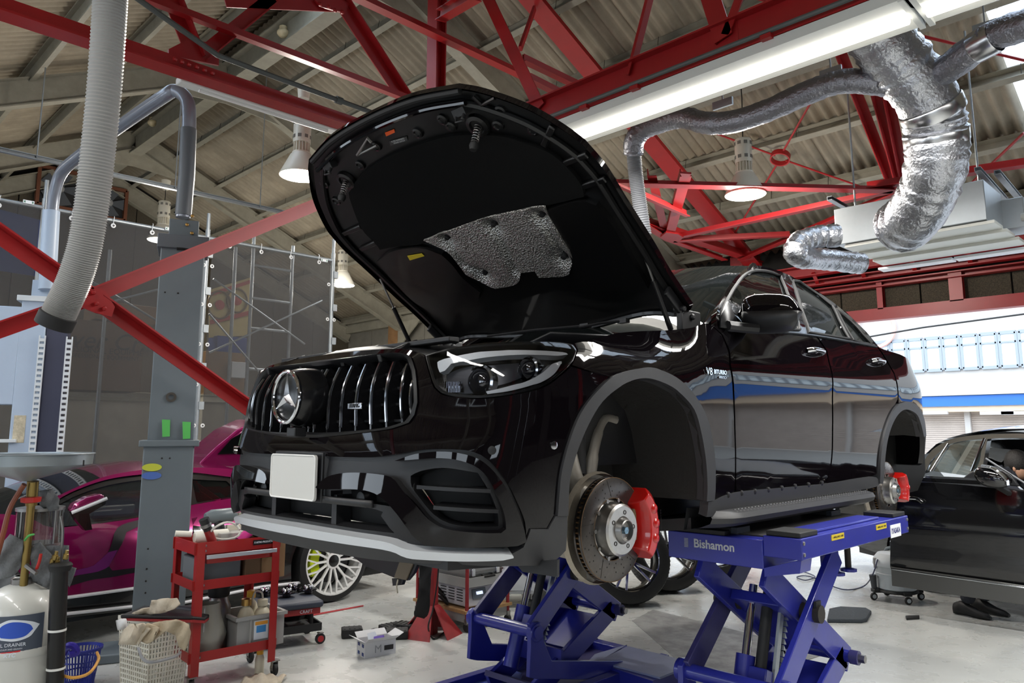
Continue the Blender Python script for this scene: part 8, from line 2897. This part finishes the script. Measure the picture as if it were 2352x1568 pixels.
# ------------------------------------------------------------------ mechanic behind the open door
pm = thing('person', P(2235, 1405, z=0), 'mechanic in dark trousers and black shoes stooping behind the open coupe door', 'person')
CLO = mat('trousers_dark', (44, 46, 54), .9, bump=(120, .2))
SHOE = mat('shoe_black', (20, 20, 22), .6)
HAIR = mat('hair_black', (26, 22, 20), .55, bump=(150, .6))
SKIN = mat('skin', (206, 158, 130), .55)
fa, fb2_ = P(2220, 1414, z=0), P(2262, 1408, z=0)
fd_ = (P(2275, 1420, z=0) - P(2210, 1408, z=0)).normalized()
hd = P(2340, 1072, d=(P(2235, 1400, z=0) - Vector(CAMP)).dot(Vector(_F)) + .12)
hip = (fa + fb2_) / 2 + Vector((0, .12, .82)) + fd_ * .06
chest = hip.lerp(hd, .62) + Vector((0, .05, .10))


def mkskin(name, chain, m, par, sub=2):
    """chain: list of (parent index or -1, point, radius)"""
    verts = [c[1] for c in chain]
    edges = [(c[0], i) for i, c in enumerate(chain) if c[0] >= 0]
    me = bpy.data.meshes.new(name)
    off = ROOT.get(par, Vector())
    me.from_pydata([tuple(Vector(v) - off) for v in verts], edges, [])
    o = bpy.data.objects.new(name, me)
    COL.objects.link(o)
    bm = bmesh.new()
    bm.from_mesh(me)
    lay = bm.verts.layers.skin.verify()
    bm.verts.ensure_lookup_table()
    for i, c in enumerate(chain):
        r = c[2]
        bm.verts[i][lay].radius = (r, r) if not isinstance(r, tuple) else r
    bm.verts[0][lay].use_root = True
    bm.to_mesh(me)
    bm.free()
    o.modifiers.new('skin', 'SKIN').use_smooth_shade = True
    s_ = o.modifiers.new('sub', 'SUBSURF')
    s_.levels = s_.render_levels = sub
    me.materials.append(m)
    o.parent = par
    ROOT[o] = off
    return o


neck = hd + (chest - hd).normalized() * .17
sd_ = fd_.cross(Vector((0, 0, 1))).normalized()
shl, shr = chest + sd_ * .17, chest - sd_ * .17
al, ar = fa + Vector((0, 0, .09)), fb2_ + Vector((0, 0, .09))
kl, kr_ = al.lerp(hip, .5) + fd_ * .06, ar.lerp(hip, .5) + fd_ * .06
B_ = mkskin('body', [(-1, hip, .14), (0, hip.lerp(chest, .5), .135), (1, chest, .13), (2, neck, .055), (3, hd - Vector((0, 0, .06)), .06),
                     (0, kl.lerp(hip, .7) + sd_ * .04, .09), (5, kl, .068), (6, al, .058), (0, kr_.lerp(hip, .7) - sd_ * .04, .09), (8, kr_, .068), (9, ar, .058),
                     (2, shl, .065), (11, shl + fd_ * .16 - Vector((0, 0, .18)), .048), (12, shl + fd_ * .36 - Vector((0, 0, .20)), .038), (2, shr, .065), (14, shr + fd_ * .16 - Vector((0, 0, .18)), .048), (15, shr + fd_ * .36 - Vector((0, 0, .2)), .038)], CLO, pm)
hp2 = MB().ball(hd, (.075, .092, .112), 16, 12)
HD_ = hp2.build('head', SKIN, pm)
fwd = (fd_ - Vector((0, 0, .5))).normalized()
MB().ball(hd + Vector((0, 0, .03)) - fwd * .012, (.097, .108, .116), 16, 12).build('hair', HAIR, pm)
MB().ball(hd + fwd * .095 - Vector((0, 0, .01)), (.016, .016, .024), 8, 6).build('nose', SKIN, pm)
for s in (-1, 1):
    MB().ball(hd + sd_ * (s * .085) - Vector((0, 0, .01)), (.014, .02, .03), 8, 6).build('ear', SKIN, pm)
    MB().ball(hd + fwd * .078 + sd_ * (s * .032) + Vector((0, 0, .012)), .011, 8, 6).build('eye', mat('eye_dark', (30, 26, 24), .2), pm)
MB().ball(hd + fwd * .085 - Vector((0, 0, .05)), (.018, .022, .007), 8, 6).build('mouth', mat('lips', (168, 106, 96), .5), pm)
for p, sh0 in ((fa, shl), (fb2_, shr)):
    rows = []
    for t, w, h in ((-.10, .25, .035), (-.09, .85, .09), (-.04, 1, .115), (.02, .95, .10), (.09, 1.05, .065), (.15, .95, .05), (.185, .55, .03)):
        rows.append([p + fd_ * t + sd_ * (.042 * w * math.cos(u)) + Vector((0, 0, max(.004, h * .5 + h * .5 * math.sin(u)))) for u in np.linspace(0, 2 * PI, 14, endpoint=False)])
    mb = MB().grid(rows, close=True)
    mb.f += [tuple(range(14)), tuple(len(rows) * 14 - 14 + j for j in range(14))]
    mb.build('shoe', SHOE, pm, smooth=60)
    w0_ = sh0 + fd_ * .36 - Vector((0, 0, .20))
    mkskin('hand', [(-1, w0_, .028), (0, w0_ + fd_ * .07, .034), (1, w0_ + fd_ * .11 + sd_ * .026, .009), (2, w0_ + fd_ * .15 + sd_ * .028 - Vector((0, 0, .02)), .008), (1, w0_ + fd_ * .115 + sd_ * .009, .009), (4, w0_ + fd_ * .165 + sd_ * .01 - Vector((0, 0, .02)), .008), (1, w0_ + fd_ * .113 - sd_ * .009, .009), (6, w0_ + fd_ * .158 - sd_ * .009 - Vector((0, 0, .02)), .008), (1, w0_ + fd_ * .105 - sd_ * .026, .008), (8, w0_ + fd_ * .138 - sd_ * .028 - Vector((0, 0, .02)), .007), (0, w0_ + fd_ * .05 + sd_ * .045, .011), (10, w0_ + fd_ * .085 + sd_ * .052 - Vector((0, 0, .015)), .009)], SKIN, pm, 1)

# ------------------------------------------------------------------ vacuum cleaner on a dolly, mat, offcut
vb = P(2062, 1378, z=0)
vd = (vb - Vector(CAMP)).dot(Vector(_F))
vz = lambda py: P(2062, py, d=vd).z
vq = thing('vacuum_cleaner', vb, 'grey drum vacuum cleaner on a black wheeled dolly beneath the coupe door', 'vacuum cleaner')
VG = mat('vacuum_grey', (176, 182, 186), .4)
MB().lathe([(.155, .10), (.165, .11), (.172, vz(1305)), (.175, vz(1300)), (.17, vz(1299))], vb, (0, 0, 1), 30).build('drum', VG, vq)
MB().lathe([(.18, vz(1300)), (.186, vz(1296)), (.18, vz(1285)), (.14, vz(1272)), (.06, vz(1268)), (.001, vz(1268))], vb, (0, 0, 1), 30).build('lid', mat('vacuum_lid', (200, 204, 208), .4), vq)
MB().tube(crom([vb + Vector((-.08, 0, vz(1272))), vb + Vector((-.05, 0, vz(1262))), vb + Vector((.05, 0, vz(1262))), vb + Vector((.08, 0, vz(1272)))], 4), .014, 8).build('lid_handle', mat('tool_grey', (104, 114, 118), .4), vq)
MB().lathe([(.173, vz(1316) - .005), (.178, vz(1316)), (.173, vz(1316) + .005)], vb, (0, 0, 1), 30, False).build('drum_band', mat('vacuum_lid', (200, 204, 208), .4), vq)
MB().box(vb - Vector(_R) * .175 + Vector((0, 0, vz(1294))), (.03, .03, .09)).build('clamp', STEEL, vq, bev=.004)
dl = MB()
u0 = Vector((_R[0], _R[1], 0)).normalized()
u1 = Vector((-u0.y, u0.x, 0))
Mr = Matrix((u0, u1, Vector((0, 0, 1)))).transposed()
dl.box(vb + Vector((0, 0, .085)), (.44, .07, .03), rot=Mr).box(vb + Vector((0, 0, .085)), (.07, .40, .03), rot=Mr)
dl.lathe([(.16, .072), (.18, .08), (.17, .10)], vb, (0, 0, 1), 24)
dl.build('dolly', RUB, vq, bev=.004)
for a, b_ in ((-.21, 0), (.21, 0), (0, -.19), (0, .19)):
    p = vb + u0 * a + u1 * b_
    MB().lathe([(.028, -.012), (.034, 0), (.028, .012)], p + Vector((0, 0, .034)), u1, 16).build('caster_wheel', RUB, vq)
    MB().lathe([(.018, -.0135), (.018, .0135)], p + Vector((0, 0, .034)), u1, 12).build('caster_hub', VG, vq)
MB().tube([vb - u0 * .2 + Vector((0, 0, .09)), vb - u0 * .21 + Vector((0, 0, .22))], [.022, .03], 10).build('tool_holder', mat('tool_dark', (58, 60, 66), .45), vq)
tag(MB().tube(crom([P(2016, 1284, d=vd), P(2004, 1320, d=vd), P(1985, 1345, z=.02), P(1950, 1354, z=.012), P(1918, 1348, z=.012), P(1880, 1330, z=.012), P(1850, 1322, z=.012), P(1830, 1325, z=.012), P(1850, 1332, z=.012), P(1872, 1324, z=.012), P(1850, 1314, z=.012), P(1835, 1312, z=.012)], 6), .006, 6).build('power_cord', mat('cord_blue_grey', (66, 70, 96), .5)), 'dark power cord looping from the vacuum cleaner across the floor', 'cord')
km = thing('kneeling_mat', P(1965, 1418, z=0), 'dark grey kneeling mat lying on the floor behind the lift legs', 'mat')
MB().prism([P(a, b_, z=.0) for a, b_ in [(1930, 1400), (1990, 1403), (2002, 1410), (1992, 1428), (1980, 1431), (1900, 1430), (1905, 1405)]], (0, 0, .03)).build('mat_body', mat('mat_dark', (58, 64, 70), .85, bump=(60, .5)), km, bev=.008)
tag(MB().prism([P(a, b_, z=.0) for a, b_ in [(2080, 1419), (2112, 1418), (2112, 1422), (2082, 1424)]], (0, 0, .02)).build('rubber_offcut', RUB, None, bev=.003), 'small black rubber offcut lying on the bright floor', 'offcut')
